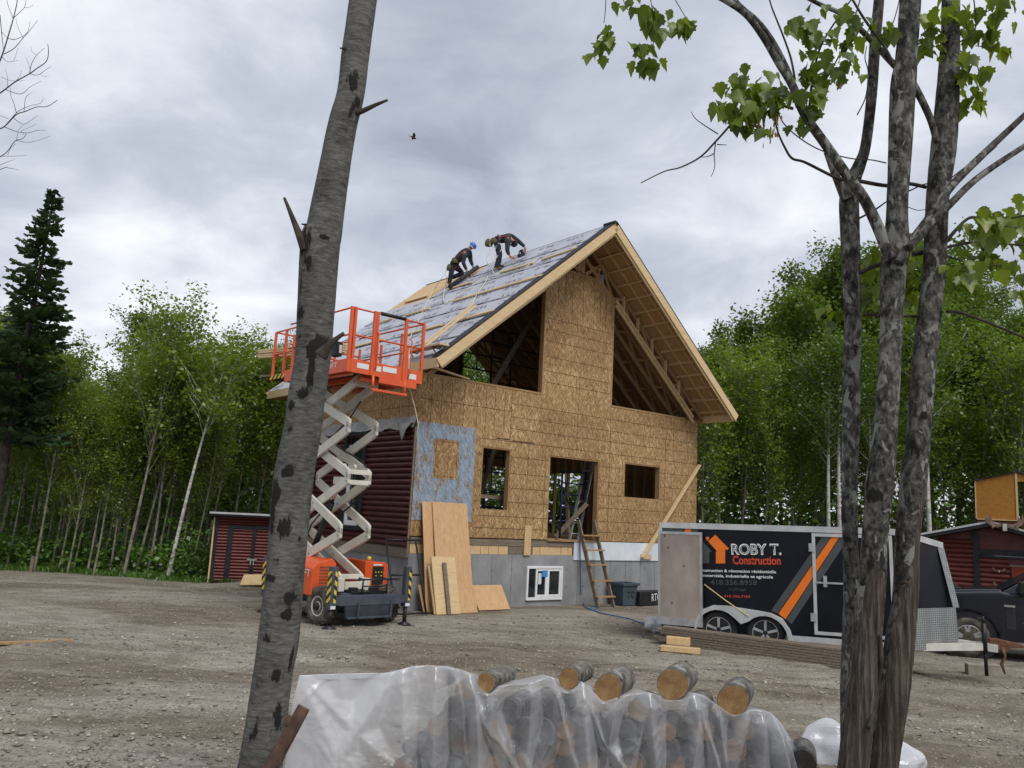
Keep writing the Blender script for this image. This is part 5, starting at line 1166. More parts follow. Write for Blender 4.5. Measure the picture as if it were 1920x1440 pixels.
# crumpled white bag
def blob(name, c, r, mat, label, cat, seed=0, amp=.28, sub=3):
    bm = bmesh.new(); bmesh.ops.create_icosphere(bm, subdivisions=sub, radius=1); rr = np.random.default_rng(seed); ph = rr.uniform(0, 6, (9, 4))
    for v in bm.verts:
        q = np.array(v.co); k = 1 + amp * sum(math.sin(float(q @ (p[:3] - 3) * 1.6 + p[3])) for p in ph) / 5; v.co = Vector(q * k * np.array(r)); v.co.z = max(v.co.z, -r[2] * .55)
    me = bpy.data.meshes.new(name); bm.to_mesh(me); bm.free(); me.materials.append(mat); o = bpy.data.objects.new(name, me); COL.objects.link(o); o.location = tuple(map(float, c)); return tag(o, label, cat) if label else o
p = atz(1230, 1184); blob('plastic_bag', p + [0, 0, .10], (.24, .2, .20), MT['white_v'], 'crumpled white bag lying at the rear corner of the trailer', 'bag', 4, .45)
# dirt-yard odds and ends
lumber('board', atz(-40, 1207, .03), atz(137, 1201.5, .03), .11, .035, 'stud', 'thin reddish board lying alone on the open dirt at the left edge', up=(0, 0, 1))
p = atz(58, 1073); m = MB(); m.prism([(-.04, -.04, 0), (.04, -.04, 0), (.04, .04, 0), (-.04, .04, 0)], (.01, 0, .42)); o = m.build('stake', MT['oldwood'], None, .006); o.location = tuple(map(float, p)); tag(o, 'short wooden stake standing at the edge of the forest', 'stake')
p = atz(474, 1097, .1); m = MB(); m.box((-.28, -.25, 0), (.28, .25, .02)); o = m.build('plywood_sheet', MT['ply_l']); o.location = (float(p[0]), float(p[1]), float(gz(p[0], p[1])) + .10); o.rotation_euler = (.45, -.05, .1); tag(o, 'small plywood piece lying on the dirt mound before the red shed', 'plywood sheet')

# ------------------------------------------------------------------ scaffold and ladder inside the house
def build_scaffold():
    U0, U1, V0, V1 = 3.7, 5.6, 2.2, 3.7
    root = thing('scaffold_tower', 'dark pipe scaffold tower standing inside the unfinished house', 'scaffold', hw(U0, V0, ZO), HY); o = np.array([U0, V0, ZO])
    for v in (V0, V1):
        for lvl in range(4):
            m = MB(); zb = lvl * 1.5; 
            for u in (U0, U1): m.tube([(u - U0, v - V0, zb), (u - U0, v - V0, zb + 1.49)], .03, 8)
            for z in (.3, .75, 1.2): m.tube([(0, v - V0, zb + z), (U1 - U0, v - V0, zb + z)], .022, 6)
            for s in (.6,): m.tube([(s, v - V0, zb + .3), (s, v - V0, zb + 1.2)], .018, 6)
            m.build('end_frame', MT['black_m'] if lvl else MT['blue_m'], root)
    m = MB()
    for lvl in range(4):
        for u in (0, U1 - U0): m.tube([(u, 0, lvl * 1.5 + .2), (u, V1 - V0, lvl * 1.5 + 1.3)], .015, 6); m.tube([(u, V1 - V0, lvl * 1.5 + .2), (u, 0, lvl * 1.5 + 1.3)], .015, 6)
    m.build('cross_brace', MT['black_m'], root)
    m = MB()
    for k in range(3): m.box((-1.2, .2 + k * .32, 4.02), (U1 - U0 + .3, .48 + k * .32, 4.07))
    m.build('platform_plank', MT['stud'], root)
build_scaffold()
def build_scaffold2():
    a = fac(1046, 905, .8); root = thing('pipe_scaffold', 'dark blue scaffold frame standing just inside the patio door opening', 'scaffold frame', hw(a[0], .8, ZO), HY)
    m = MB()
    for u in (0.15, 1.02): m.tube([(u, 0, 0), (u, 0, 1.85)], .028, 8); 
    for z in (.15, .48, .86, 1.2, 1.5, 1.82): m.tube([(.15, 0, z), (1.02, 0, z)], .02, 6)
    m.tube([(.3, 0, .48), (.3, 0, 1.5)], .018, 6); m.tube([(.15, 0, .2), (-.2, .9, 1.5)], .015, 6); m.tube([(1.02, 0, .2), (.9, 1.0, 1.6)], .015, 6); m.build('pipe_frame', MT['blue_m'], root)
build_scaffold2()
def build_alu_ladder():
    a, b = fac(1068, 1008, .55), fac(1110, 862, .9); root = thing('aluminium_ladder', 'aluminium ladder leaning inside behind the patio door opening', 'ladder', hw(a[0], .55, ZO), HY)
    A = np.array([0, 0, .0]); B = np.array([b[0] - a[0], .5, 2.6]); m = MB(); w = np.array([.36, .05, 0])
    for s in (0, 1): m.beam(A + w * s, B + w * s, .03, .08, (0, 1, 0))
    for t in np.linspace(.06, .96, 9): m.tube([A * (1 - t) + B * t, A * (1 - t) + B * t + w], .016, 6)
    m.build('ladder_frame', MT['steel'], root)
build_alu_ladder()

# ------------------------------------------------------------------ loose boards on the roof
for k, (pa, pb, lab) in enumerate(((Z1 := (lambda x, y: (480 + x / 3.692, 380 + y / 3.692)))(0, 0) and ((1150, 985), (1505, 700), 'upper of two loose long strips lying aslant on the grey roof'), ((1165, 1000), (1520, 712), 'lower of two loose long strips lying aslant on the grey roof'))):
    a, b = hw(*roofp(*Z1(*pa), .10 + .04 * k)), hw(*roofp(*Z1(*pb), .10 + .04 * k)); rn = _rn
    lumber('roof_board', a, b, .085, .035, 'spruce_u', lab, 'board', 'loose strips on the roof', tuple(rn))

# ------------------------------------------------------------------ roofers
def skin(name, nodes, edges, mat, parent, sub=2, root=0):
    keys = list(nodes); me = bpy.data.meshes.new(name); me.from_pydata([tuple(map(float, nodes[k][0])) for k in keys], [(keys.index(a), keys.index(b)) for a, b in edges], [])
    o = bpy.data.objects.new(name, me); COL.objects.link(o); sk = o.modifiers.new('s', 'SKIN'); sk.use_smooth_shade = True
    for i, k in enumerate(keys):
        r = nodes[k][1]; sv = me.skin_vertices[0].data[i]; sv.radius = (r, r) if not hasattr(r, '__len__') else r; sv.use_root = (i == root)
    if sub: ss = o.modifiers.new('u', 'SUBSURF'); ss.levels = sub; ss.render_levels = sub
    bpy.context.view_layer.update(); ev = o.evaluated_get(bpy.context.evaluated_depsgraph_get()); m2 = bpy.data.meshes.new_from_object(ev); m2.name = name
    o.modifiers.clear(); o.data = m2; m2.materials.clear(); m2.materials.append(mat); o.parent = parent; return o
def roofer(name, label, px, foot_px, extra):
    """px: joint -> (x, y, offset towards the viewer in m); depth comes from where the feet meet the roof"""
    F = hw(*roofp(*foot_px, .0)); Y = F[1]
    J = {k: aty(x, y, Y - off) - F for k, (x, y, off) in px.items()}
    root = thing('person', label, 'person', F)
    L = lambda a, b, t: J[a] * (1 - t) + J[b] * t
    N = {}; E = []
    def chain(prefix, pts):
        last = None
        for i, (p, r) in enumerate(pts):
            k = f'{prefix}{i}'; N[k] = (p, r)
            if last: E.append((last, k))
            last = k
        return last
    # one continuous body
    N['pelvis'] = (J['hip'], .115); N['waist'] = (L('hip', 'neck', .38), .09); N['chest'] = (L('hip', 'neck', .75), .085); N['neck'] = (J['neck'], .055); N['skull'] = (L('neck', 'head', .6), .075); N['crown'] = (J['head'], .085)
    E += [('pelvis', 'waist'), ('waist', 'chest'), ('chest', 'neck'), ('neck', 'skull'), ('skull', 'crown')]
    for s in 'nf':
        N['sh' + s] = (J['sh' + s], .048); N['el' + s] = (J['el' + s], .045); N['wr' + s] = (J['wr' + s], .032); E += [('chest', 'sh' + s), ('sh' + s, 'el' + s), ('el' + s, 'wr' + s)]
        w = J['wr' + s]; h = J['ha' + s]; d = (h - w) / max(np.linalg.norm(h - w), 1e-6); side = np.cross(d, [0, -1, .2]); side /= np.linalg.norm(side); palm = w + d * .07
        N['pa' + s] = (palm, .034); E.append(('wr' + s, 'pa' + s))
        for f, (o, ln) in enumerate(((-.033, .065), (-.011, .08), (.011, .076), (.033, .06))):
            a = palm + d * .035 + side * o; b = a + d * ln * .55; c = b + d * ln * .35 + np.array([0, -.01, -.035]); N[f'f{s}{f}a'] = (a, .010); N[f'f{s}{f}b'] = (b, .009); N[f'f{s}{f}c'] = (c, .008); E += [('pa' + s, f'f{s}{f}a'), (f'f{s}{f}a', f'f{s}{f}b'), (f'f{s}{f}b', f'f{s}{f}c')]
        t = w + d * .04 + side * .045; N[f't{s}a'] = (t, .012); N[f't{s}b'] = (t + d * .05 + side * .015, .010); E += [('wr' + s, f't{s}a'), (f't{s}a', f't{s}b')]
        N['hi' + s] = (J['hip'] + np.array([0, -.10 if s == 'n' else .10, -.03]), .09); N['kn' + s] = (J['kn' + s], .065); N['an' + s] = (J['an' + s], .045); N['to' + s] = (J['to' + s], .036); E += [('pelvis', 'hi' + s), ('hi' + s, 'kn' + s), ('kn' + s, 'an' + s), ('an' + s, 'to' + s)]
    body = skin('body', N, E, MT['skin'], root, 1)
    g = lambda k, add=.02, mul=1.: (N[k][0], N[k][1] * mul + add)
    ks = ['waist', 'chest', 'shn', 'eln', 'wrn', 'shf', 'elf', 'wrf']; jn = {k: g(k, .022) for k in ks}; jn['hem'] = (L('hip', 'neck', .12), .135); jn['collar'] = (L('neck', 'head', .12), .085); jn['waist'] = (N['waist'][0], .135); jn['chest'] = (N['chest'][0], .178)
    jn['wrn'] = (J['eln'] * .15 + J['wrn'] * .85, .05); jn['wrf'] = (J['elf'] * .15 + J['wrf'] * .85, .05); jn['eln'] = (J['eln'], .068); jn['elf'] = (J['elf'], .066); jn['shn'] = (J['shn'], .105); jn['shf'] = (J['shf'], .105)
    skin('jacket', jn, [('hem', 'waist'), ('waist', 'chest'), ('chest', 'collar'), ('chest', 'shn'), ('shn', 'eln'), ('eln', 'wrn'), ('chest', 'shf'), ('shf', 'elf'), ('elf', 'wrf')], MT['cloth_d'], root, 2, 2)
    tn = {'top': (L('hip', 'neck', .22), .128), 'pelvis': (J['hip'], .138)}
    for s in 'nf': tn['hi' + s] = (N['hi' + s][0], .105); tn['kn' + s] = (J['kn' + s], .085); tn['cf' + s] = (J['kn' + s] * .45 + J['an' + s] * .55, .075); tn['an' + s] = (J['an' + s] * .94 + J['kn' + s] * .06, .068)
    te = [('top', 'pelvis')] + sum([[('pelvis', 'hi' + s), ('hi' + s, 'kn' + s), ('kn' + s, 'cf' + s), ('cf' + s, 'an' + s)] for s in 'nf'], [])
    skin('trousers', tn, te, MT['cloth_n'], root, 2, 1)
    for s in 'nf':
        a = J['an' + s]; t = J['to' + s]; skin('boot', {'a': (a * 1.0 + np.array([0, 0, .05]), .06), 'b': (a, .062), 'c': (a * .4 + t * .6, .052), 'd': (t, .042)}, [('a', 'b'), ('b', 'c'), ('c', 'd')], MT['boot'], root, 2, 1)
    # head: face, ears, hair or helmet
    hd = J['head']; nd = hd - J['neck']; nd = nd / np.linalg.norm(nd); face = np.array(extra['face'], float); face -= nd * (face @ nd); face /= np.linalg.norm(face); sd_ = np.cross(face, nd)
    m = MB(); c = hd + nd * .01
    m.tube([c + face * .085 + nd * .0, c + face * .118 - nd * .03], [.010, .016], 8); m.build('nose', MT['skin'], body)
    m = MB()
    for s in (-1, 1): m.lathe(c + face * .083 + sd_ * s * .033 + nd * .012, tuple(face), [(0, .012), (.006, .009), (.008, 0)], 8)
    m.build_each('eye', MT['black_m'], body)
    m = MB(); m.beam(c + face * .088 - nd * .058 - sd_ * .025, c + face * .088 - nd * .058 + sd_ * .025, .012, .008); m.build('mouth', pm('lips', (.25, .09, .07), (.3, .11, .09), 9, .6, 0), body)
    m = MB()
    for s in (-1, 1): m.lathe(c + sd_ * s * .085 - face * .005, tuple(sd_ * s), [(0, .03), (.012, .026), (.016, 0)], 8)
    m.build_each('ear', MT['skin'], body)
    Mh = frame(hd + nd * .035, tuple(np.cross(nd, face) * -1), tuple(face)) ; 
    def dome(nm, mat, rr, brim):
        m = MB(); m.lathe(hd + nd * .02, tuple(nd), [(-.0, rr), (.04, rr * .98), (.08, rr * .85), (.115, rr * .55), (.13, .0)], 20); 
        if brim: m.prism([tuple(hd + nd * .02 + face * (rr * .6 + .0) + sd_ * -.08), tuple(hd + nd * .02 + face * (rr + brim)  + sd_ * -.05), tuple(hd + nd * .02 + face * (rr + brim) + sd_ * .05), tuple(hd + nd * .02 + face * (rr * .6) + sd_ * .08)], tuple(nd * .012)); m.lathe(hd + nd * .018, tuple(nd), [(0, rr + .012), (.02, rr + .012)], 20)
        return m.build(nm, mat, root)
    if extra.get('helmet'): dome('hard_hat', MT['helmet'], .125, .05)
    else: dome('cap', MT['black_m'], .108, .06)
    # harness
    m = MB(); fwd = np.array([0, -1, .1])
    w = L('hip', 'neck', .30); cc = L('hip', 'neck', .8); ax = (J['neck'] - J['hip']); ax = ax / np.linalg.norm(ax)
    for t, rr in ((.16, .146),):
        m.lathe(L('hip', 'neck', t) - ax * .025, tuple(ax), [(0, rr), (.05, rr)], 18)
    m.tube([L('shn', 'neck', .35) + fwd * .07, L('hip', 'neck', .62) + fwd * .165, L('hip', 'neck', .2) + fwd * .14], .014, 6)
    for s in 'nf': q = J['hip'] * .55 + J['kn' + s] * .45; m.lathe(q, tuple(J['kn' + s] - J['hip']), [(0, .100), (.03, .098)], 14)
    m.build('harness', MT['harness'], root)
    for i, (x, y, off, r) in enumerate(extra['pouch']):
        p = aty(x, y, Y - off) - F; o = blob('tool_pouch', p, r, MT['olive'], None, None, i + 3, .15, 2); o.parent = root
    return F, J, Y
w1 = roofer('kneeling', 'roofer in blue hard hat kneeling on the roof over the roll', dict(hip=(850, 494, 0), neck=(877.5, 468.5, 0), head=(884.8, 462.5, .02), shn=(871, 473, .17), shf=(880.5, 476, -.15), eln=(868.5, 492.5, .2), elf=(882.5, 489, -.2), wrn=(876, 509, .2), han=(878.5, 514, .2), wrf=(887.5, 500.5, -.2), haf=(890, 505, -.2),
    knn=(845.5, 516, .14), ann=(841.5, 533.5, .12), ton=(851, 534, .14), knf=(868.5, 512, -.12), anf=(845, 521.5, -.12), tof=(842, 521, -.12)), (841.5, 538.5), dict(face=(.75, -.62, -.35), helmet=True, pouch=[(842.5, 503, .12, (.09, .10, .13)), (852, 490, .2, (.10, .07, .10))]))
w2 = roofer('bending', 'roofer with red harness straps bending over to work near the ridge', dict(hip=(930.5, 449, 0), neck=(957.5, 447, 0), head=(962.5, 454.5, .0), shn=(952.5, 446.5, .17), shf=(956, 441.5, -.15), eln=(951, 470.5, .2), elf=(974, 453.5, -.2), wrn=(956, 480, .2), han=(960.5, 482.5, .2), wrf=(986, 465, -.2), haf=(984, 472.5, -.2),
    knn=(936.5, 479, .12), ann=(930, 504.5, .1), ton=(941.5, 502.5, .12), knf=(937.5, 477, -.12), anf=(933.5, 501, -.14), tof=(945.5, 499, -.14)), (930, 509.5), dict(face=(.55, -.3, -.8), pouch=[(917, 457, .1, (.13, .10, .15)), (925, 452, .18, (.10, .07, .12))]))
a, b = hw(*roofp(844.5, 541, .05)), hw(*roofp(897, 503.5, .06)); m = MB(); a2 = a; m.tube([a2 - a2, b - a2], .072, 16); o = m.build('membrane_roll', MT['felt']); o.location = tuple(map(float, a2 + _rn * .05)); tag(o, 'black roll of roofing membrane under the hands of the kneeling roofer', 'roll')
p = hw(*roofp(978, 481.5, .08)); m = MB(); m.box((-.10, -.05, 0), (.12, .05, .09)); m.tube([(-.06, 0, .08), (-.02, 0, .17), (.09, 0, .15)], .022, 8); m.box((.04, -.035, .09), (.11, .035, .2)); o = m.build('nail_gun', MT['black_m'], None, .01); o.location = tuple(map(float, p)); o.rotation_euler = (0, -.5, HY); tag(o, 'black nail gun held to the roof by the bending roofer', 'nail gun')
def rope(pts, label, r=.011):
    m = MB(); P = []
    for q in pts: P.append(np.array(q, float))
    S2 = []
    for i in range(len(P) - 1):
        p0, p1, p2, p3 = P[max(i - 1, 0)], P[i], P[i + 1], P[min(i + 2, len(P) - 1)]
        for t in np.linspace(0, 1, 7)[:-1]: S2.append(.5 * ((2 * p1) + (-p0 + p2) * t + (2 * p0 - 5 * p1 + 4 * p2 - p3) * t * t + (-p0 + 3 * p1 - 3 * p2 + p3) * t ** 3))
    S2.append(P[-1]); m.tube(S2, r, 6); tag(m.build('safety_rope', MT['rope']), label, 'rope', 'safety ropes of the roofers')
Zr = lambda x, y: (810 + x / 9.6, 410 + y / 9.6)
ry = w1[2] - .15; on = lambda x, y, l=.03: hw(*roofp(*Zr(x, y), l)); ar = lambda x, y, o=0: aty(*Zr(x, y), ry - o)
rope([ar(280, 850), ar(230, 1000), ar(140, 1120), on(20, 1310), on(-180, 1700), on(-420, 2200)], 'pale rope hanging from the kneeling roofer down the grey roof')
rope([ar(230, 1000), ar(265, 1060), on(240, 1230, .04), on(200, 1440, .03), on(280, 1520, .03), on(420, 1420), on(560, 1320)], 'looped rope lying on the roof below the kneeling roofer')
ry = w2[2] - .18
rope([ar(1045, 370), ar(1040, 600), ar(980, 700), ar(1000, 800), ar(1060, 850), ar(1085, 760), ar(1040, 620)], 'rope loop dangling behind the bending roofer')
rope([ar(1140, 740), ar(1130, 600), ar(1170, 470), ar(1250, 450), ar(1265, 510), ar(1200, 640), ar(1090, 820), ar(1075, 900), on(1140, 1000, .05), on(1280, 1000), on(1420, 960), on(1700, 860), on(1920, 700)], 'long pale rope coiled at the leg of the bending roofer and up the roof')
rope([on(1060, 1000), on(900, 1080), on(700, 1230), on(560, 1330), on(350, 1440), on(150, 1600)], 'thin dark line of rope running down the middle of the grey roof', .008)
rope([on(1010, 1030), on(950, 1160), on(800, 1380), on(700, 1600), on(640, 1800)], 'slack pale rope falling from the bending roofer to the loose strips')
# bird
p = aty(775, 258, 20); m = MB(); m.tube([(-.13, 0, -.02), (-.05, 0, 0), (.08, 0, .01), (.14, 0, .02)], [.015, .045, .04, .01], 8)
m.add([(.06, 0, .02), (-.05, 0, .02), (-.10, -.08, .13), (-.05, -.10, .18), (.05, -.06, .10)], [(0, 1, 2, 3, 4)]); m.add([(.06, 0, .02), (-.05, 0, .02), (-.02, .16, .05), (.04, .26, .0), (.08, .14, .05)], [(0, 1, 2, 3, 4)]); m.add([(-.11, 0, -.02), (-.20, .03, -.03), (-.20, -.03, -.03)], [(0, 1, 2)])
o = m.build('bird', MT['bird']); o.location = tuple(map(float, p)); o.rotation_euler = (0, .3, .5); o.scale = (.6, .6, .6); tag(o, 'dark bird flying in the grey sky left of the roof', 'bird')
# ------------------------------------------------------------------ trees close to the camera
def catmull(P, per=10):
    P = [np.array(p, float) for p in P]; out = []
    for i in range(len(P) - 1):
        p0, p1, p2, p3 = P[max(i - 1, 0)], P[i], P[i + 1], P[min(i + 2, len(P) - 1)]
        for t in np.linspace(0, 1, per, endpoint=False): out.append(.5 * ((2 * p1) + (-p0 + p2) * t + (2 * p0 - 5 * p1 + 4 * p2 - p3) * t * t + (-p0 + 3 * p1 - 3 * p2 + p3) * t ** 3))
    out.append(P[-1]); return np.array(out)
def trunk_mesh(name, ctrl, Y, mat, parent, spots=(), bares=(), n=56, per=26, lump=.035, seed=0):
    """ctrl: (x, y, half width) along the trunk from bottom to top in sight-line survey, at distance Y"""
    Cc = []
    for c in ctrl:
        P = aty(c[0], c[1], Y if len(c) < 4 else c[3]); dep = (P - CAM) @ _fw; Cc.append([*P, c[2] / F_PX * dep, c[1], c[0]])
    S_ = catmull(Cc, per); P, R, py, pxc = S_[:, :3], S_[:, 3], S_[:, 4], S_[:, 5]; L = len(P)
    T = np.gradient(P, axis=0); T /= np.linalg.norm(T, axis=1)[:, None]
    toward = CAM - P; toward -= T * (toward * T).sum(1)[:, None]; toward /= np.linalg.norm(toward, axis=1)[:, None]
    right = np.cross(toward, T) * -1
    right = np.where(((right @ CR) < 0)[:, None], -right, right)
    th = np.linspace(-math.pi, math.pi, n, endpoint=False); s = np.concatenate([[0], np.cumsum(np.linalg.norm(np.diff(P, axis=0), axis=1))])
    TH, SS = np.meshgrid(th, s); rr = np.random.default_rng(seed)
    ph = rr.uniform(0, 6.28, 6)
    d = 1 + lump * (np.sin(2 * TH + ph[0] + SS * 1.1) * .5 + np.sin(3 * TH + ph[1] - SS * 2.3) * .4 + (vnoise(TH * 3 + 20, SS * 5, seed + 5) - .5) * 1.2 + (vnoise(TH * 8 + 30, SS * 14, seed + 6) - .5) * .8)
    stain = np.zeros_like(TH); bare = np.zeros_like(TH)
    def locate(x, y):
        i = int(np.argmin(np.abs(py - y))); hwp = R[i] / ((P[i] - CAM) @ _fw) * F_PX; return i, math.asin(max(-1, min(1, (x - pxc[i]) / hwp)))
    for x, y, rx, ry, k in spots:
        i, t0 = locate(x, y); q = ((np.abs(TH - t0)) * R[i] / rx) ** 2 + ((SS - s[i]) / ry) ** 2; e = np.exp(-q * .9) * k
        stain = np.maximum(stain, e); d += .05 * np.exp(-q) * min(k, 1)
    for pyv, t0, t1 in bares:      # filled between rows
        pass
    if bares:
        by = np.array([b[0] for b in bares]); o = np.argsort(by); lo = np.interp(py, by[o], np.array([b[1] for b in bares])[o]); hi = np.interp(py, by[o], np.array([b[2] for b in bares])[o])
        ins = np.minimum(TH - lo[:, None], hi[:, None] - TH); ok = (py >= by.min())[:, None]
        bare = np.where(ok, np.clip(.5 + ins * 1.4, 0, 1), 0); d -= .06 * np.clip(bare * 2 - .8, 0, 1)
    V = P[:, None] + (right[:, None] * np.sin(TH)[..., None] + toward[:, None] * np.cos(TH)[..., None]) * (R[:, None] * d)[..., None]
    idx = np.arange(L * n).reshape(L, n); F = np.stack([idx[:-1], np.roll(idx[:-1], -1, 1), np.roll(idx[1:], -1, 1), idx[1:]], -1).reshape(-1, 4)
    base = np.array(parent.location)
    return np_mesh(name, V.reshape(-1, 3) - base, F, mat, parent, True, {'stain': ('POINT', stain.ravel()), 'bare': ('POINT', bare.ravel())})
def limb(parent, pts, Y, mat, name='branch', n=8, smooth=True, jit=0):
    """pts: (x, y, half width)"""
    C_ = []
    for p in pts:
        q = aty(p[0], p[1], p[3] if len(p) > 3 else Y); C_.append([*q, max(p[2], .25) / F_PX * ((q - CAM) @ _fw)])
    S_ = catmull(C_, 6); m = MB(); base = np.array(parent.location)
    m.tube([p[:3] - base for p in S_], [p[3] for p in S_], n); return m.build(name, mat, parent)

# left aspen
B = aty(489, 1440, 6.0)
aspen = thing('aspen_tree', 'large leaning grey aspen trunk with dark knots standing left of the scissor lift', 'tree', (B[0] - .05, 6.0, 0))
ctrl = [(455, 1585, 50), (473, 1500, 45), (488, 1440, 41.5), (511, 1270, 36.5), (522, 1200, 38), (536, 1060, 35.5), (550, 900, 36.5), (568, 804, 34.5), (575, 745, 34), (588, 651, 33), (600, 461, 36), (606, 440, 34), (621.5, 347, 29.5), (641, 240, 27), (658, 173, 25.5), (667, 100, 26), (681, 0, 25.5), (694, -90, 25), (712, -240, 24), (730, -400, 22)]
SP = [(564, 598, .05, .05, 1), (563, 640, .03, .03, .8), (569, 741, .055, .05, 1), (548, 764, .04, .04, 1), (546, 811, .03, .03, .9), (539, 884, .05, .05, 1), (519, 930, .05, .12, 1.1), (514, 960, .04, .18, 1), (534, 990, .05, .08, 1), (541, 1117, .06, .05, 1), (537, 1146, .05, .04, 1), (521, 1257, .06, .05, .9), (503, 1190, .03, .05, .8),
      (603, 650, .10, .06, 1.2), (585, 660, .05, .08, 1.1), (583, 700, .03, .18, 1), (610, 655, .06, .08, 1.1), (660, 165, .05, .09, 1.1), (668, 195, .04, .06, 1), (655, 215, .03, .10, .75), (662, 235, .02, .10, .7), (572, 465, .07, .12, .95), (580, 500, .05, .08, .8), (610, 455, .06, .03, .8), (566, 535, .02, .15, .7), (600, 380, .03, .03, .7), (545, 1010, .02, .06, .6), (507, 1085, .06, .04, .9), (560, 1010, .02, .03, .7), (520, 1330, .05, .16, .75), (545, 1230, .03, .14, .7), (480, 1360, .05, .12, .7), (520, 1050, .03, .05, .8), (553, 875, .02, .03, .6), (690, 60, .03, .02, .7), (660, 100, .05, .015, .7)]
trunk_mesh('trunk', ctrl, 6.0, MT['bark_aspen'], aspen, SP, lump=.02, seed=3)
limb(aspen, [(572, 470, 9), (563, 445, 7.5), (553, 420, 5.5), (543, 395, 4), (533, 371, 2.5)], 5.9, MT['bark_dark'], 'broken_branch')
limb(aspen, [(668, 212, 5.5), (682, 207, 5), (706, 196, 3.5), (727, 187.5, 2.2)], 5.95, MT['bark_dark'], 'broken_branch')
limb(aspen, [(600, 668, 14), (612, 653, 9), (624, 641, 6), (645, 624, 3.2)], 5.72, MT['bark_dark'], 'broken_branch')
for x, y in ((568, 420), (531, 880), (496, 1190), (640, 90)): limb(aspen, [(x + 8, y + 2, 3), (x - 3, y, 1)], 5.9, MT['bark_dark'], 'twig_stub', 6)
# stick leaning at its foot
a, b = aty(500, 1452, 5.62), aty(570, 1326, 5.72); d = (b - a) / np.linalg.norm(b - a); a0 = a - d * .65
m = MB(); m.tube([np.zeros(3), (a - a0) * .5 + [.01, 0, 0], a - a0, (a - a0) * .4 + (b - a0) * .6, b - a0], [.055, .052, .05, .046, .042], 14); c = (a - a0) * .35 + (b - a0) * .65; m.tube([c, c + np.array([-.03, -.02, .09])], [.03, .022], 10); m.cur = 1; m.lathe(b - a0, tuple(d), [(-.002, .038), (.004, .036), (.005, 0)], 14)
o = m.build('cut_branch', [pm('reddish bark', (.045, .025, .018), (.11, .065, .045), 14, .85, .3, (1, 1, .5)), MT['oldwood']]); o.location = tuple(map(float, a0)); tag(o, 'reddish cut branch with a sawn end leaning on the aspen foot', 'branch')

# three grey maples on the right
def near_tree(label, base_px, Y):
    q = aty(*base_px, Y); return thing('maple_tree', label, 'tree', (q[0], Y, 0), group=None)
tA = near_tree('thinnest of three near maple trunks, left of the pair with bare wood', (1590, 1440), 6.35)
tB = near_tree('middle near maple trunk with a long barkless grey scar, forking above', (1600, 1440), 6.0)
tC = near_tree('rightmost near maple trunk with brown barkless wood at its foot', (1657, 1440), 6.12)
trunk_mesh('trunk', [(1592, 1560, 15), (1591, 1440, 14.5), (1590, 1287, 14), (1596, 1110, 14), (1593, 940, 14), (1595, 811, 15.5), (1598, 640, 15), (1599, 600, 15), (1594, 440, 17), (1592, 380, 17.5), (1596, 345, 15), (1611, 310, 11.5), (1623, 272, 9.5), (1634, 181, 9.5), (1640, 91, 10), (1648, 0, 9.5), (1655, -90, 9), (1668, -250, 7)], 6.35, MT['bark_maple'], tA, [(1590, 520, .04, .05, .8), (1600, 740, .03, .06, .6)], lump=.03, seed=11, n=40)
limb(tA, [(1588, 375, 11), (1578, 356, 8.5), (1562, 317, 7), (1549, 285, 5)], 6.3, MT['bark_maple'])
trunk_mesh('trunk', [(1580, 1580, 34), (1594, 1480, 30), (1599, 1440, 27), (1617, 1287, 27), (1625, 1200, 26), (1634, 1113, 25), (1641, 1000, 23.5), (1650, 897, 25), (1659, 811, 22), (1670, 639, 20), (1675, 510, 23), (1682, 465, 24), (1682, 440, 21), (1683, 380, 18.5), (1688, 272, 20), (1693, 163, 22), (1699, 110, 19), (1707, 0, 18), (1714, -90, 17), (1726, -260, 15)], 6.0, MT['bark_maple'], tB, [(1640, 930, .06, .05, 1), (1652, 755, .03, .05, .9), (1630, 905, .02, .12, .9), (1650, 1050, .03, .1, .9)],
    [(1060, .2, .3), (1075, -.25, .95), (1113, -.55, 1.0), (1200, -.85, 1.15), (1287, -1.15, 1.3), (1440, -1.4, 1.5), (1600, -1.6, 1.6)], lump=.045, seed=21)
trunk_mesh('trunk', [(1638, 1580, 31), (1650, 1480, 28), (1657, 1440, 25), (1677, 1287, 28), (1687, 1200, 26), (1698, 1113, 23), (1702, 1000, 22), (1714, 897, 23), (1723, 811, 21.5), (1737, 639, 20.5), (1751, 510, 19.5), (1757, 380, 19.5), (1770, 272, 22), (1777, 181, 20), (1781, 90, 17), (1783, 0, 15.5), (1784, -90, 15), (1783, -260, 13)], 6.12, MT['bark_maple'], tC, [(1742, 740, .03, .03, 1), (1733, 780, .05, .04, .8), (1715, 850, .05, .1, .6), (1760, 600, .04, .1, .7), (1765, 430, .05, .14, .8), (1757, 340, .05, .2, .6)],
    [(905, .9, 1.5), (1000, .75, 1.6), (1085, .45, 1.5), (1113, -.3, 1.3), (1200, -.55, 1.35), (1287, -.8, 1.4), (1440, -1.2, 1.5), (1600, -1.5, 1.6)], lump=.045, seed=31)
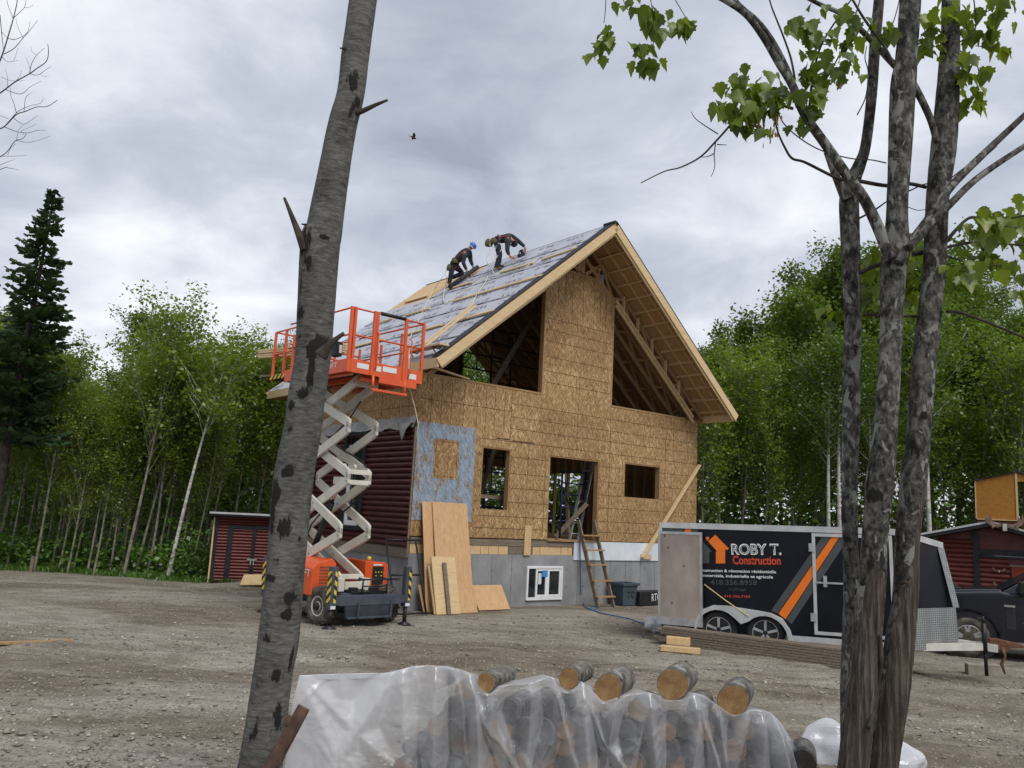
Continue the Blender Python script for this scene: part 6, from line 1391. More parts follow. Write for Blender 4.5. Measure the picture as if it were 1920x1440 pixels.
# torn bark edges
for t, P_ in ((tB, [(1656, 1065, 4, 5.78), (1662, 1075, 2.5, 5.72), (1659, 1090, 1, 5.7)]), (tC, [(1690, 1093, 4, 5.9), (1699, 1092, 3, 5.85), (1705, 1102, 1.2, 5.84)]), (tB, [(1651, 1190, 3, 5.9), (1652, 1240, 4, 5.92), (1646, 1290, 3, 5.95), (1640, 1330, 5, 5.95), (1628, 1365, 4, 5.85)])): limb(t, P_, 5.8, MT['bark_dark'], 'loose_bark', 6)
zb = lambda x, y: (1050 + x / 2.207, y / 2.207)
def zl(pts, w0, w1): return [(*zb(*p), w0 + (w1 - w0) * i / (len(pts) - 1)) for i, p in enumerate(pts)]
mb_ = MT['bark_maple']; tw_ = MT['twig']
limb(tB, zl([(1372, 1075), (1345, 1010), (1300, 905), (1250, 810), (1180, 715), (1100, 600), (1010, 470), (960, 350), (905, 260), (840, 150), (770, 60), (690, 5), (640, -20)], 12, 5), 5.9, mb_)
limb(tB, zl([(960, 340), (935, 275), (880, 170), (820, 90), (740, 20), (715, -20)], 5.5, 4.5), 5.95, mb_)
limb(tB, zl([(1400, 1090), (1445, 1015), (1530, 900), (1620, 770), (1750, 640), (1850, 545), (1940, 460)], 10, 5), 5.85, mb_)
limb(tB, zl([(1440, 1030), (1520, 940), (1600, 860), (1700, 760), (1800, 685), (1930, 600)], 8, 5), 5.75, mb_)
limb(tB, zl([(1460, 345), (1500, 420), (1535, 500), (1560, 590)][::-1], 6, 7), 6.05, mb_)
limb(tB, zl([(1400, 285), (1370, 255), (1290, 170), (1230, 110), (1160, 55), (1090, 25), (1020, -10)], 6.5, 3.5), 6.1, mb_)
limb(tA, zl([(1150, 740), (1240, 750), (1350, 768), (1440, 760), (1515, 775)], 4, 3.5), 6.2, tw_)
limb(tA, zl([(1160, 745), (1090, 710), (1010, 670), (960, 655), (930, 610), (903, 550), (890, 500)], 3.2, 1.5), 6.2, tw_)
limb(tA, zl([(1350, 675), (1290, 662), (1200, 655), (1080, 622), (990, 570), (925, 510), (900, 455)], 1.2, 1.2), 6.15, tw_)
limb(tB, zl([(965, 450), (900, 430), (820, 405), (770, 420), (710, 510), (640, 590), (580, 650), (500, 692), (430, 710), (335, 757)], 3, 1.0), 5.9, tw_)
for P_ in ([(655, 555), (600, 520), (560, 490), (543, 462)], [(645, 580), (638, 640), (640, 690), (626, 730)], [(650, 598), (690, 600)], [(638, 635), (610, 648), (580, 650)]): limb(tB, zl(P_, 1.2, .6), 5.9, tw_, 'twig', 5)
for P_, a, b in (([(972, 330), (955, 240), (920, 140), (880, 40), (862, -20)], 2.2, 1.2), ([(1030, 470), (1045, 330), (1080, 190), (1160, 60), (1220, -20)], 2.6, 1.5), ([(1055, 440), (1080, 370), (1150, 240), (1200, 130), (1245, -10)], 1.8, 1.2), ([(1230, 475), (1265, 400), (1275, 300), (1262, 240), (1270, 190)], 1.3, .8), ([(1380, 270), (1340, 190), (1260, 80), (1200, -20)], 3.2, 2), ([(1130, 185), (1200, 185), (1262, 155)], 1.2, .8), ([(1115, 185), (1060, 180)], 1, .8), ([(1320, 150), (1370, 110), (1400, 20), (1405, -20)], 1, 1)): limb(tB, zl(P_, a, b), 5.95, tw_, 'twig', 6)
for P_, a, b in (([(1640, 200), (1720, 260), (1735, 330), (1730, 380)], 1.2, .7), ([(1640, 180), (1715, 130), (1715, 20), (1705, -20)], 1.5, 1), ([(1720, 190), (1800, 195)], .8, .6), ([(1720, 60), (1790, 40), (1830, 20)], 1, .6), ([(1590, 1010), (1640, 950), (1700, 900), (1780, 915), (1930, 890)], 4, 2), ([(1595, 1025), (1690, 1005), (1800, 1008), (1940, 1015)], 3.2, 1.8), ([(1590, 1055), (1680, 1085), (1760, 1095), (1830, 1100)], 1.8, 1), ([(1600, 1290), (1680, 1300), (1930, 1400)], 3, 2.2), ([(1615, 740), (1680, 690), (1760, 645), (1808, 605)], 1.4, .7), ([(1780, 930), (1870, 940), (1930, 950)], 2, 1.5)): limb(tC, zl(P_, a, b), 6.1, tw_, 'twig', 6)
for P_, a, b in (([(1240, 1130), (1290, 1105), (1340, 1090)], 4.5, 5), ([(1235, 905), (1300, 870), (1350, 835)], 2.2, 1.5), ([(1435, 795), (1500, 765), (1530, 760)], 1.5, 1.2), ([(1435, 855), (1480, 870), (1520, 865)], .8, .6), ([(1255, 1300), (1320, 1305), (1480, 1310)], 3.2, 2.5), ([(1460, 1050), (1500, 1045), (1560, 1020)], 5, 4)): limb(tA, zl(P_, a, b), 6.2, tw_, 'twig', 6)
for P_ in ([(190, -20), (188, 40), (182, 95)], [(370, -20), (385, 60), (388, 150), (385, 215)], [(465, -20), (495, 30), (522, 75)], [(255, -20), (280, 40), (300, 10)]): limb(tB, zl(P_, .9, .7), 5.8, tw_, 'twig', 5)

MAPLE = np.array([(0, 0), (.10, -.03), (.30, .10), (.29, .20), (.50, .30), (.41, .41), (.44, .57), (.30, .55), (.21, .70), (0, 1.0), (-.21, .70), (-.30, .55), (-.44, .57), (-.41, .41), (-.50, .30), (-.29, .20), (-.30, .10), (-.10, -.03)])
def leaf_cluster(rng_, c, n, spread, size, droop=.9):
    Vs, Fs, tn = [], [], []
    for _ in range(int(n * 1.8)):
        o = c + rng_.normal(0, 1, 3) * np.array([spread, spread * .8, spread * .75]); a = rng_.uniform(0, 6.28); s = size * rng_.uniform(.65, 1.2)
        tip = np.array([math.cos(a) * .75, math.sin(a) * .75, -droop * rng_.uniform(.5, 1.9)]); tip /= np.linalg.norm(tip); sd = np.cross(tip, [0, 0, 1.]) + rng_.normal(0, .25, 3); sd -= tip * (sd @ tip); sd /= np.linalg.norm(sd); nn = np.cross(sd, tip)
        b = len(Vs) * 19; fold = .22 + rng_.random() * .25
        ctr = o + tip * s * .4
        P = [o + tip * (q[1] * s) + sd * (q[0] * s) + nn * (abs(q[0]) * s * fold - (q[1] ** 2) * s * .22) for q in MAPLE]
        Vs.append(np.array(P + [ctr + nn * -.02 * s])); Fs += [(b + k, b + (k + 1) % 18, b + 18) for k in range(18)]; tn += [rng_.random()] * 18
    return np.concatenate(Vs), Fs, tn
def foliage(parent, clusters, Y, seed, name='leaves', size=.125, mat='leaf_near'):
    r = np.random.default_rng(seed); V, F, T_ = [], [], []; base = np.array(parent.location); nv = 0
    for x, y, n, sp in clusters:
        v, f, t = leaf_cluster(r, aty(x, y, Y + r.uniform(-.15, .15)) - base, n, sp, size); V.append(v); F += [tuple(i + nv for i in q) for q in f]; T_ += t; nv += len(v)
    return np_mesh(name, np.concatenate(V), np.array(F), MT[mat], parent, False, {'tone': ('FACE', T_)})
foliage(tB, [(1136, 63, 5, .05), (1125, 82, 4, .05), (1188, 6, 8, .08), (1234, 42, 7, .07), (1206, 84, 4, .04), (1215, 110, 7, .045), (1286, 44, 6, .045), (1530, 72, 8, .07), (1588, 48, 7, .07), (1521, 135, 8, .07), (1575, 122, 10, .09), (1505, 172, 5, .06), (1521, 199, 5, .05), (1499, 230, 2, .03), (1660, 55, 5, .05),
    (1375, 180, 9, .10), (1405, 172, 10, .10), (1435, 170, 9, .10), (1465, 172, 7, .07), (1390, 205, 9, .10), (1420, 215, 7, .09), (1395, 232, 4, .05), (1360, 195, 3, .05), (1500, 25, 5, .1), (1560, 15, 6, .1)], 5.85, 1, size=.128)
foliage(tC, [(1742, 45, 10, .10), (1752, 84, 7, .07), (1816, 62, 8, .07), (1848, 60, 4, .04), (1814, 130, 9, .08), (1826, 178, 8, .05), (1879, 8, 6, .06), (1879, 92, 3, .03), (1800, 20, 8, .10), (1843, 425, 10, .08), (1888, 400, 7, .08), (1857, 462, 8, .08), (1902, 490, 8, .09), (1838, 482, 5, .06), (1818, 505, 8, .06), (1915, 440, 6, .08), (1910, 540, 3, .04), (1930, 420, 6, .1), (1862, 405, 5, .05)], 6.1, 2, size=.128)
foliage(tA, [(1711, 512, 10, .08), (1712, 545, 6, .06), (1634, 545, 10, .08), (1650, 560, 5, .06), (1640, 500, 6, .05), (1562, 583, 4, .04), (1553, 600, 2, .02), (1711, 440, 3, .03), (1720, 470, 6, .06), (1632, 470, 3, .04), (1700, 580, 4, .05)], 6.6, 3, size=.128)
def samaras(parent, clusters, Y, seed):
    r = np.random.default_rng(seed); m = MB(); base = np.array(parent.location)
    for x, y, n, sp in clusters:
        for _ in range(n):
            c = aty(x, y, Y) - base + r.normal(0, sp, 3); a = r.uniform(0, 6.28); w = np.array([math.cos(a), math.sin(a), 0]) * .012
            m.add([c, c + w + [0, 0, -.02], c + w * .6 + [0, 0, -.05], c - w * .4 + [0, 0, -.045]], [(0, 1, 2, 3)])
    o = m.build('seed_keys', MT['seed'], parent); a = o.data.attributes.new('tone', 'FLOAT', 'FACE'); a.data.foreach_set('value', r.random(len(o.data.polygons)).astype(np.float32))
samaras(tB, [(1438, 225, 24, .05), (1450, 245, 16, .035), (1425, 245, 10, .03), (1580, 145, 6, .03)], 5.75, 4)

# leafless tree beyond the left edge
zt_ = lambda x, y: (x / 4.235, y / 4.235)
bt = thing('bare_tree', 'leafless tree reaching fine grey twigs in from the upper left corner', 'tree', (aty(-130, 900, 11.5)[0], 11.5, 0))
q0 = aty(-130, 900, 11.5)
limb(bt, [(-150, 1215, 22), (-130, 700, 17), (-110, 300, 12), (-80, 100, 8), (-60, -60, 5)], 11.5, MT['bark_far'], 'trunk', 12)
for P_, w in (([(-520, 1000), (-200, 840), (-20, 750), (40, 710), (120, 650), (235, 585), (290, 545), (365, 490), (385, 420), (380, 350)], 2.2), ([(235, 585), (250, 510), (290, 440), (355, 380)], 1), ([(235, 585), (300, 595), (370, 550), (405, 525)], .9), ([(40, 710), (140, 745), (190, 735), (240, 690), (325, 645)], 1), ([(-480, 900), (-120, 700), (-10, 500), (30, 400), (70, 270), (105, 150), (135, 20), (135, -40)], 2.4), ([(30, 430), (110, 385), (180, 305), (230, 250), (300, 160)], 1.2), ([(60, 305), (130, 310), (215, 260), (240, 165)], .9), ([(105, 150), (60, 30), (55, -30)], .9), ([(110, 140), (195, 55), (205, -30)], .9), ([(195, 60), (230, 58), (262, 40)], .6),
    ([(-560, 1250), (-200, 1100), (-20, 1030), (40, 1000), (130, 910), (200, 885), (290, 850), (375, 845), (455, 795)], 2), ([(40, 1000), (100, 930), (150, 880), (240, 840), (320, 820), (345, 780)], 1), ([(30, 1005), (130, 1045), (220, 1055), (300, 1035), (365, 1035)], 1), ([(-580, 1500), (-200, 1340), (-10, 1250), (60, 1200), (120, 1120), (180, 1100), (210, 1060)], 1.6), ([(130, 1115), (220, 1130), (300, 1115), (400, 1080)], .8), ([(-590, 1600), (-10, 1350), (70, 1335), (150, 1350)], 1.2), ([(0, 1240), (100, 1240), (210, 1235)], .8), ([(15, 450), (60, 490), (140, 480)], .8), ([(130, 900), (110, 820), (85, 760), (85, 690)], .9), ([(190, 890), (205, 775), (255, 735)], .8), ([(100, 930), (180, 985), (240, 960), (298, 915)], .8), ([(190, 1060), (170, 1040), (240, 1010), (285, 985)], .6), ([(120, 650), (160, 600), (170, 555)], .6), ([(60, 690), (60, 620), (40, 545)], .7), ([(240, 560), (225, 500), (205, 460)], .6), ([(185, 305), (140, 210), (125, 140)], .7), ([(290, 440), (255, 410), (245, 375)], .5), ([(0, 120), (20, 330), (30, 400)], 1.2), ([(10, 250), (60, 300), (120, 320)], .7), ([(320, 590), (350, 610), (385, 600)], .4), ([(110, 480), (145, 380)], .5), ([(-10, 915), (70, 945)], .7), ([(10, 610), (80, 640), (200, 640)], .6), ([(60, 1230), (90, 1170), (130, 1140)], .6), ([(130, 1115), (150, 1030), (190, 990)], .5), ([(0, 1310), (60, 1285), (120, 1265)], .7)):
    limb(bt, [(*zt_(*p), w * .68 * (1 - .6 * i / (len(P_) - 1))) for i, p in enumerate(P_)], 11.5, tw_, 'branch', 5)

# ------------------------------------------------------------------ firewood under clear plastic
def film_mat():
    m, nt, b = base_mat('clear milky plastic film'); nt.nodes.remove(b); out = nt.nodes['Material Output']
    tr_ = nt.nodes.new('ShaderNodeBsdfTransparent'); tr_.inputs[0].default_value = (.88, .90, .93, 1)
    d = nt.nodes.new('ShaderNodeBsdfDiffuse'); d.inputs[0].default_value = (.84, .85, .88, 1); t = nt.nodes.new('ShaderNodeBsdfTranslucent'); t.inputs[0].default_value = (.82, .83, .86, 1)
    g = nt.nodes.new('ShaderNodeBsdfGlossy'); g.inputs['Roughness'].default_value = .28; g.inputs[0].default_value = (.9, .92, .95, 1)
    v = coords(nt, (1, 1, 1)); n = noise_n(nt, v, 3.2, 6, .6, .8); bp = nt.nodes.new('ShaderNodeBump'); bp.inputs['Strength'].default_value = .5; bp.inputs['Distance'].default_value = .03
    def crump(sc):
        wv = nt.nodes.new('ShaderNodeVectorMath'); wv.operation = 'ADD'; nt.links.new(v, wv.inputs[0]); nz = nt.nodes.new('ShaderNodeTexNoise'); nz.inputs['Scale'].default_value = 3; nt.links.new(v, nz.inputs['Vector'])
        s2 = nt.nodes.new('ShaderNodeVectorMath'); s2.operation = 'SCALE'; s2.inputs[3].default_value = .5; nt.links.new(nz.outputs['Color'], s2.inputs[0]); nt.links.new(s2.outputs[0], wv.inputs[1])
        vo = nt.nodes.new('ShaderNodeTexVoronoi'); vo.inputs['Scale'].default_value = sc; nt.links.new(wv.outputs[0], vo.inputs['Vector']); return vo.outputs['Distance']
    nt.links.new(mth(nt, 'ADD', mth(nt, 'MULTIPLY', crump(4.5), 1.0), mth(nt, 'MULTIPLY', crump(11), .35)), bp.inputs['Height'])
    for s in (d, t, g): nt.links.new(bp.outputs[0], s.inputs['Normal'])
    m1 = nt.nodes.new('ShaderNodeMixShader'); m1.inputs[0].default_value = .45; nt.links.new(d.outputs[0], m1.inputs[1]); nt.links.new(t.outputs[0], m1.inputs[2])
    lw = nt.nodes.new('ShaderNodeLayerWeight'); lw.inputs[0].default_value = .32
    at = nt.nodes.new('ShaderNodeAttribute'); at.attribute_name = 'veil'
    k = mth(nt, 'ADD', mth(nt, 'ADD', .15, mth(nt, 'MULTIPLY', at.outputs['Fac'], .64)), mth(nt, 'ADD', mth(nt, 'MULTIPLY', lw.outputs['Facing'], .6), mth(nt, 'MULTIPLY', mth(nt, 'SUBTRACT', n, .5), .35)))
    m2 = nt.nodes.new('ShaderNodeMixShader'); nt.links.new(k, m2.inputs[0]); nt.links.new(tr_.outputs[0], m2.inputs[1]); nt.links.new(m1.outputs[0], m2.inputs[2])
    m3 = nt.nodes.new('ShaderNodeMixShader'); nt.links.new(mth(nt, 'ADD', .05, mth(nt, 'MULTIPLY', lw.outputs['Fresnel'], .22)), m3.inputs[0]); nt.links.new(m2.outputs[0], m3.inputs[1]); nt.links.new(g.outputs[0], m3.inputs[2]); nt.links.new(m3.outputs[0], out.inputs[0]); return m
MT['film'] = film_mat()
def endgrain(name, c1, c2, c3):
    m, nt, b = base_mat(name); v = coords(nt, (1, 1, 1)); w = nt.nodes.new('ShaderNodeTexWave'); w.wave_type = 'RINGS'; w.rings_direction = 'Y'; w.inputs['Scale'].default_value = 14; w.inputs['Distortion'].default_value = 2.5; w.inputs['Detail'].default_value = 3; nt.links.new(v, w.inputs['Vector'])
    n = noise_n(nt, v, 11, 5); k = mth(nt, 'ADD', mth(nt, 'MULTIPLY', w.outputs['Fac'], .09), mth(nt, 'MULTIPLY', n, .95))
    nt.links.new(ramp(nt, k, [(.3, c1), (.55, c2), (.8, c3)]), b.inputs['Base Color']); b.inputs['Roughness'].default_value = .8; bump_n(nt, b, n, .2, .01); return m
MT['end_fresh'] = endgrain('fresh sawn maple end', (.14, .075, .028), (.27, .155, .06), (.37, .24, .11)); MT['end_old'] = endgrain('grey sawn end', (.022, .02, .018), (.055, .048, .042), (.11, .092, .075)); MT['end_tan'] = endgrain('tan split face', (.18, .09, .035), (.32, .17, .07), (.42, .25, .12))
LYAW = .34; LD = np.array([math.sin(LYAW), math.cos(LYAW), 0])
LOGS = []
def log(c, r, L, end, label, group=None, yaw=LYAW, seed=0, col=True, tilt=0):
    """c: centre of the near end"""
    rr = random.Random(seed); m = MB(); n = 22; ph = [rr.uniform(0, 6.28) for _ in range(3)]; vs = []
    rings = [(-.0, .95), (.012, 1), (L * .33, .99), (L * .66, 1.01), (L - .012, 1.0), (L, .95)]
    for y, k in rings:
        for i in range(n):
            a = 2 * math.pi * i / n; q = r * k * (1 + .045 * math.sin(2 * a + ph[0]) + .03 * math.sin(3 * a + ph[1]) + .015 * math.sin(5 * a + ph[2] + y * 4)); vs.append((q * math.cos(a), y, q * math.sin(a)))
    fs = [(i * n + k, i * n + (k + 1) % n, (i + 1) * n + (k + 1) % n, (i + 1) * n + k) for i in range(len(rings) - 1) for k in range(n)]
    m.add(vs, fs, True); m.cur = 1
    b = len(m.v)
    for yy, off, flip in ((-.001, 0, 0), (L + .001, (len(rings) - 1) * n, 1)):
        ring = [(vs[off + k][0], yy, vs[off + k][2]) for k in range(n)]; m.add(ring + [(0, yy, 0)], [(k, (k + 1) % n, n) for k in range(n)], False)
    o = m.build('firewood_log', [MT['bark_log'], MT[end]]); o.location = tuple(map(float, c)); o.rotation_euler = (tilt, 0, -yaw); tag(o, label, 'log', group)
    if col: LOGS.append((np.array(c, float), np.array([math.sin(yaw), math.cos(yaw), 0]), r, L))
    return o
MT['bark_log'] = bark_mat('firewood bark', (.035, .03, .026), (.13, .12, .105), (.26, .25, .225), 1, 14, (9, .6, (.30, .29, .27)), False)
def px_of(P): d = np.array(P) - CAM; return 960 + F_PX * (d @ CR) / (d @ _fw)
def build_pile():
    r0 = random.Random(5); f0 = atz(700, 1440, .36); f1 = atz(1490, 1440, .36); f0[2] = f1[2] = 0; e1 = (f1 - f0) / np.linalg.norm(f1 - f0); W_ = np.linalg.norm(f1 - f0); k = 0
    for row in range(6):
        z = .08 + .132 * row; x = (.0, .02, .10, .14, .30, .42)[row]; xe = W_ - (.04, .08, .14, .26, .48, .66)[row]
        while x < xe:
            r = r0.uniform(.068, .092); x += r
            c = f0 + e1 * x + np.array([0, 0, z + r0.uniform(-.012, .012)]) + LD * r0.uniform(-.045, .045)
            if row == 5 and any(abs(px_of(c) - b) < w_ for b, w_ in ((912, 26), (1066, 30), (1140, 36), (1261, 40), (1374, 40))): continue
            c = c + LD * r0.uniform(.06, .17)
            end = r0.choice(('end_old', 'end_old', 'end_old', 'end_tan', 'end_fresh')); x += r + .004; k += 1
            log(c, r, r0.uniform(.38, .44), end, 'firewood log stacked under the clear plastic film, seen only through it', 'firewood logs under the plastic film', LYAW + r0.uniform(-.05, .05), k)
    # two thicker pieces that push the film up near its left end
    q = atz(806, 1278, .93); log(q + LD * .08, .08, .26, 'end_tan', 'log pushing up the plastic film into its highest hump on the left', None, LYAW, 91)
    q = atz(862, 1300, .86); log(q + LD * .08, .075, .26, 'end_fresh', 'log under the film just left of the leftmost bare log on the pile', None, LYAW, 92)
    return f0, e1, W_
PF0, PE1, PW = build_pile()
FN = np.array([PE1[1], -PE1[0], 0]); FN = FN if FN[1] < 0 else -FN          # out of the pile's front, towards the yard
FP0 = PF0 + FN * .06
def onfront(x, y, off=0): P = atplane(x, y, FP0 + FN * off, FN); return (P - FP0) @ PE1, P[2]
EDGE = [(560, 1264), (640, 1263), (720, 1262), (748, 1255), (775, 1248), (810, 1247), (850, 1253), (886, 1263), (899, 1300), (918, 1306), (932, 1288), (960, 1284), (990, 1281), (1038, 1268), (1050, 1296), (1070, 1300), (1091, 1274), (1108, 1300), (1130, 1322), (1156, 1307), (1185, 1302), (1217, 1298), (1236, 1304), (1252, 1316), (1280, 1312), (1300, 1299), (1322, 1304), (1348, 1326), (1376, 1344), (1405, 1331), (1424, 1330), (1444, 1335), (1463, 1354), (1486, 1390), (1506, 1428), (1530, 1480)]
def build_film():
    E_ = np.array([onfront(*p) for p in EDGE]); ns, nt_, nb = 300, 84, 14; r = np.random.default_rng(12)
    s = np.linspace(E_[0, 0], E_[-1, 0], ns); ze = np.interp(s, E_[:, 0], E_[:, 1]); k = np.array([1, 2, 3, 2, 1.]) / 9; ze = np.convolve(np.pad(ze, 2, 'edge'), k, 'valid')
    sp = lambda x, y: onfront(x, y)[0]
    # creases: (px where the crease starts, depth below the edge where it starts, sideways slope, reach, steepness)
    CR_ = [(562, 0, .55, .03, .30), (562, 0, 1.1, .02, .35), (640, .0, -.25, .0, .25), (735, 0, -.55, .05, .55), (748, 0, .15, .06, .6), (778, 0, -.12, .05, .6), (812, 0, .05, .075, .7), (850, 0, .22, .05, .7), (886, 0, .10, .09, .8), (886, 0, .55, .05, .8), (932, 0, -.35, .04, .8), (990, 0, .02, .05, .7), (1038, 0, .30, .06, .8), (1091, 0, .06, .10, .8), (1091, 0, .62, .06, .9), (1091, 0, -.5, .05, .9), (1156, 0, -.2, .05, .8), (1217, 0, -.28, .06, .8), (1217, 0, .05, .08, .8), (1300, 0, -.05, .085, .8), (1300, 0, .4, .05, .9), (1348, 0, .1, .03, .8), (1405, 0, -.45, .05, .9), (1424, 0, .05, .07, .8), (1444, 0, .34, .09, .8), (1463, 0, .5, .07, .8)]
    t = np.linspace(0, 1, nt_) ** 1.05; Sg, Tg = np.meshgrid(s, t, indexing='ij'); drop = Tg * np.maximum(ze[:, None] - .012, .02)
    d = np.full(Sg.shape, -.085)
    for px, t0, m_, h, g in CR_:
        c = sp(px, 1270); wob = .012 * np.sin(drop * r.uniform(5, 11) + r.uniform(0, 6)); hh = h - .085 * (drop / .95) * r.uniform(.2, .9); d = np.maximum(d, hh - g * np.abs(Sg - c - m_ * drop - wob) * (1 + .3 * drop))
    for _ in range(46):                                             # short secondary creases
        c = r.uniform(s[0] + .1, s[-1]); y0 = r.uniform(.0, .8); m_ = r.normal(0, .7); ln = r.uniform(.08, .3); a = np.clip(1 - np.abs(drop - y0) / ln, 0, 1); d += r.uniform(.006, .02) * a * np.maximum(0, 1 - np.abs(Sg - c - m_ * (drop - y0)) / r.uniform(.02, .06))
    d += .012 * (vnoise(Sg * 6 + 40, drop * 4 + 11, 61) - .5) + .10 * drop * .6
    d *= np.clip((Sg - s[0]) / .12, 0, 1) * .85 + .15
    d *= np.clip(drop / .10, 0, 1) * .8 + .2
    front = FP0 + PE1 * Sg[..., None] + FN * d[..., None]; front[..., 2] = ze[:, None] - drop
    mx = ze.copy()
    for q in range(-9, 10): mx = np.maximum(mx, np.roll(ze, q) - .004 * abs(q)) if abs(q) < 10 else mx
    mx[-40:] = ze[-40:]; b = np.linspace(1, 0, nb, endpoint=False); Sb, Bb = np.meshgrid(s, b, indexing='ij')
    back = FP0 + PE1 * Sb[..., None] - FN * (Bb * (.30 * np.clip((Sb - s[0] - .75) / .3, .02, 1)))[..., None]; w_ = (Bb * (2 - Bb)) ; back[..., 2] = ze[:, None] * (1 - w_) + (mx[:, None] * .985 - .02 * Bb) * w_ + .012 * (vnoise(Sb * 9, Bb * 4, 62) - .5) * Bb
    X = np.concatenate([back, front], 1); n2 = X.shape[1]
    # the free left edge follows the trunk it is tied to
    left = np.array([aty(562, 1264, 6.02), aty(549, 1318, 6.0), aty(538, 1400, 6.02), aty(530, 1480, 6.05)]); zz = X[0, :, 2]
    tgt = np.stack([np.interp(-zz, -left[:, 2], left[:, k]) for k in range(3)], 1); wl = np.clip(1 - (s - s[0]) / .5, 0, 1)[:, None, None] ** 1.5; dv = (tgt - X[0]) * [1, 1, 0]; X = X + dv[None] * wl
    A = np.array([l[0] for l in LOGS]); D = np.array([l[1] for l in LOGS]); Rr = np.array([l[2] for l in LOGS]); Ln = np.array([l[3] for l in LOGS])
    Pf = X.reshape(-1, 3); dist = np.full(len(Pf), 9.)
    for q in range(len(A)):
        rel = Pf - A[q]; tt = rel @ D[q]; rd = np.linalg.norm(rel - tt[:, None] * D[q], axis=1); dist = np.minimum(dist, np.hypot(np.maximum(np.maximum(-tt, tt - Ln[q]), 0), np.maximum(rd - Rr[q], 0)))
    veil = np.clip((dist - .13) / .35, 0, 1) ** .8
    idx = np.arange(ns * n2).reshape(ns, n2); F = np.stack([idx[:-1, :-1], idx[1:, :-1], idx[1:, 1:], idx[:-1, 1:]], -1).reshape(-1, 4)
    c = Pf.mean(0); c[2] = 0; o = np_mesh('plastic_sheet', Pf - c, F, MT['film'], None, True, {'veil': ('POINT', veil)}); o.location = tuple(map(float, c))
    tag(o, 'wrinkled clear plastic film tied to the aspen and draped over the firewood pile', 'plastic sheet')
build_film()
for (x, y, rp, lab) in ((912, 1279, 18, 'leftmost of five bare logs weighing the plastic down, palest bark'), (1066, 1272, 20, 'second bare log from the left on the plastic, close beside the third'), (1140, 1291, 27, 'third bare log from the left on the plastic, in the dip of film'), (1261, 1284, 30, 'thickest bare log on the plastic, with a dark spot on its sawn end'), (1374, 1314, 29, 'rightmost of five bare logs on the plastic, near its sloping end')):
    p = atplane(x, y, FP0 - FN * .03, FN); r = rp / F_PX * ((p - CAM) @ _fw)
    log(p, r, .42, 'end_fresh', lab, 'bare logs on top of the plastic', LYAW + .05, int(x), False, 0)
# second, smaller covered heap at the right
p = atz(1506, 1432, .42); log(p, .10, .4, 'end_old', 'single grey log lying by the small white bundle right of the pile', None, LYAW, 77, False)
p = atz(1570, 1400, .38); o = blob('plastic_bundle', p + [.02, .2, -.05], (.27, .2, .20), MT['film'], 'small bundle of white plastic behind the near maple trunks', 'plastic sheet', 12, .4, 4)
p = atz(1690, 1436, .30); o = blob('plastic_bundle', p + [-.05, .2, -.06], (.30, .2, .17), MT['film'], 'low bundle of white plastic right of the near maple trunks', 'plastic sheet', 14, .4, 4)
for o in bpy.data.objects:
    if o.name.startswith('plastic_bundle'): a = o.data.attributes.new('veil', 'FLOAT', 'POINT'); a.data.foreach_set('value', np.full(len(o.data.vertices), .85, np.float32))
# ------------------------------------------------------------------ forest
def leaf_quads(c, n, sig, size, r, up=.55, droop=0):
    """n leaf-sized kites scattered round the points c (k,3)"""
    k = len(c); C_ = np.repeat(c, n, 0) + r.normal(0, 1, (k * n, 3)) * np.asarray(sig); N_ = k * n
    nrm = r.normal(0, 1, (N_, 3)); nrm[:, 2] = np.abs(nrm[:, 2]) + up; nrm /= np.linalg.norm(nrm, axis=1)[:, None]
    t = r.normal(0, 1, (N_, 3)); t[:, 2] -= droop; t -= nrm * (t * nrm).sum(1)[:, None]; t /= np.linalg.norm(t, axis=1)[:, None]; b = np.cross(nrm, t)
    s = size * r.uniform(.55, 1.25, N_)[:, None]
    V = np.stack([C_ - t * s * .5, C_ + b * s * .40 + t * s * .05, C_ + t * s * .62, C_ - b * s * .40 + t * s * .05], 1)
    return V.reshape(-1, 3), np.arange(N_ * 4).reshape(-1, 4), np.repeat(r.random(k), n) * .65 + r.random(N_) * .35
def add_tube_np(Vs, Fs, pts, rad, n=6):
    P = np.array(pts); T = np.gradient(P, axis=0); T /= np.linalg.norm(T, axis=1)[:, None] + 1e-9
    u = np.cross(T, [0.31, .12, .94]); u /= np.linalg.norm(u, axis=1)[:, None] + 1e-9; w = np.cross(T, u); a = np.linspace(0, 2 * math.pi, n, endpoint=False)
    V = P[:, None] + (u[:, None] * np.cos(a)[None, :, None] + w[:, None] * np.sin(a)[None, :, None]) * np.array(rad)[:, None, None]
    b = sum(len(v) for v in Vs); idx = np.arange(len(P) * n).reshape(len(P), n) + b
    Vs.append(V.reshape(-1, 3)); Fs.append(np.stack([idx[:-1], np.roll(idx[:-1], -1, 1), np.roll(idx[1:], -1, 1), idx[1:]], -1).reshape(-1, 4))
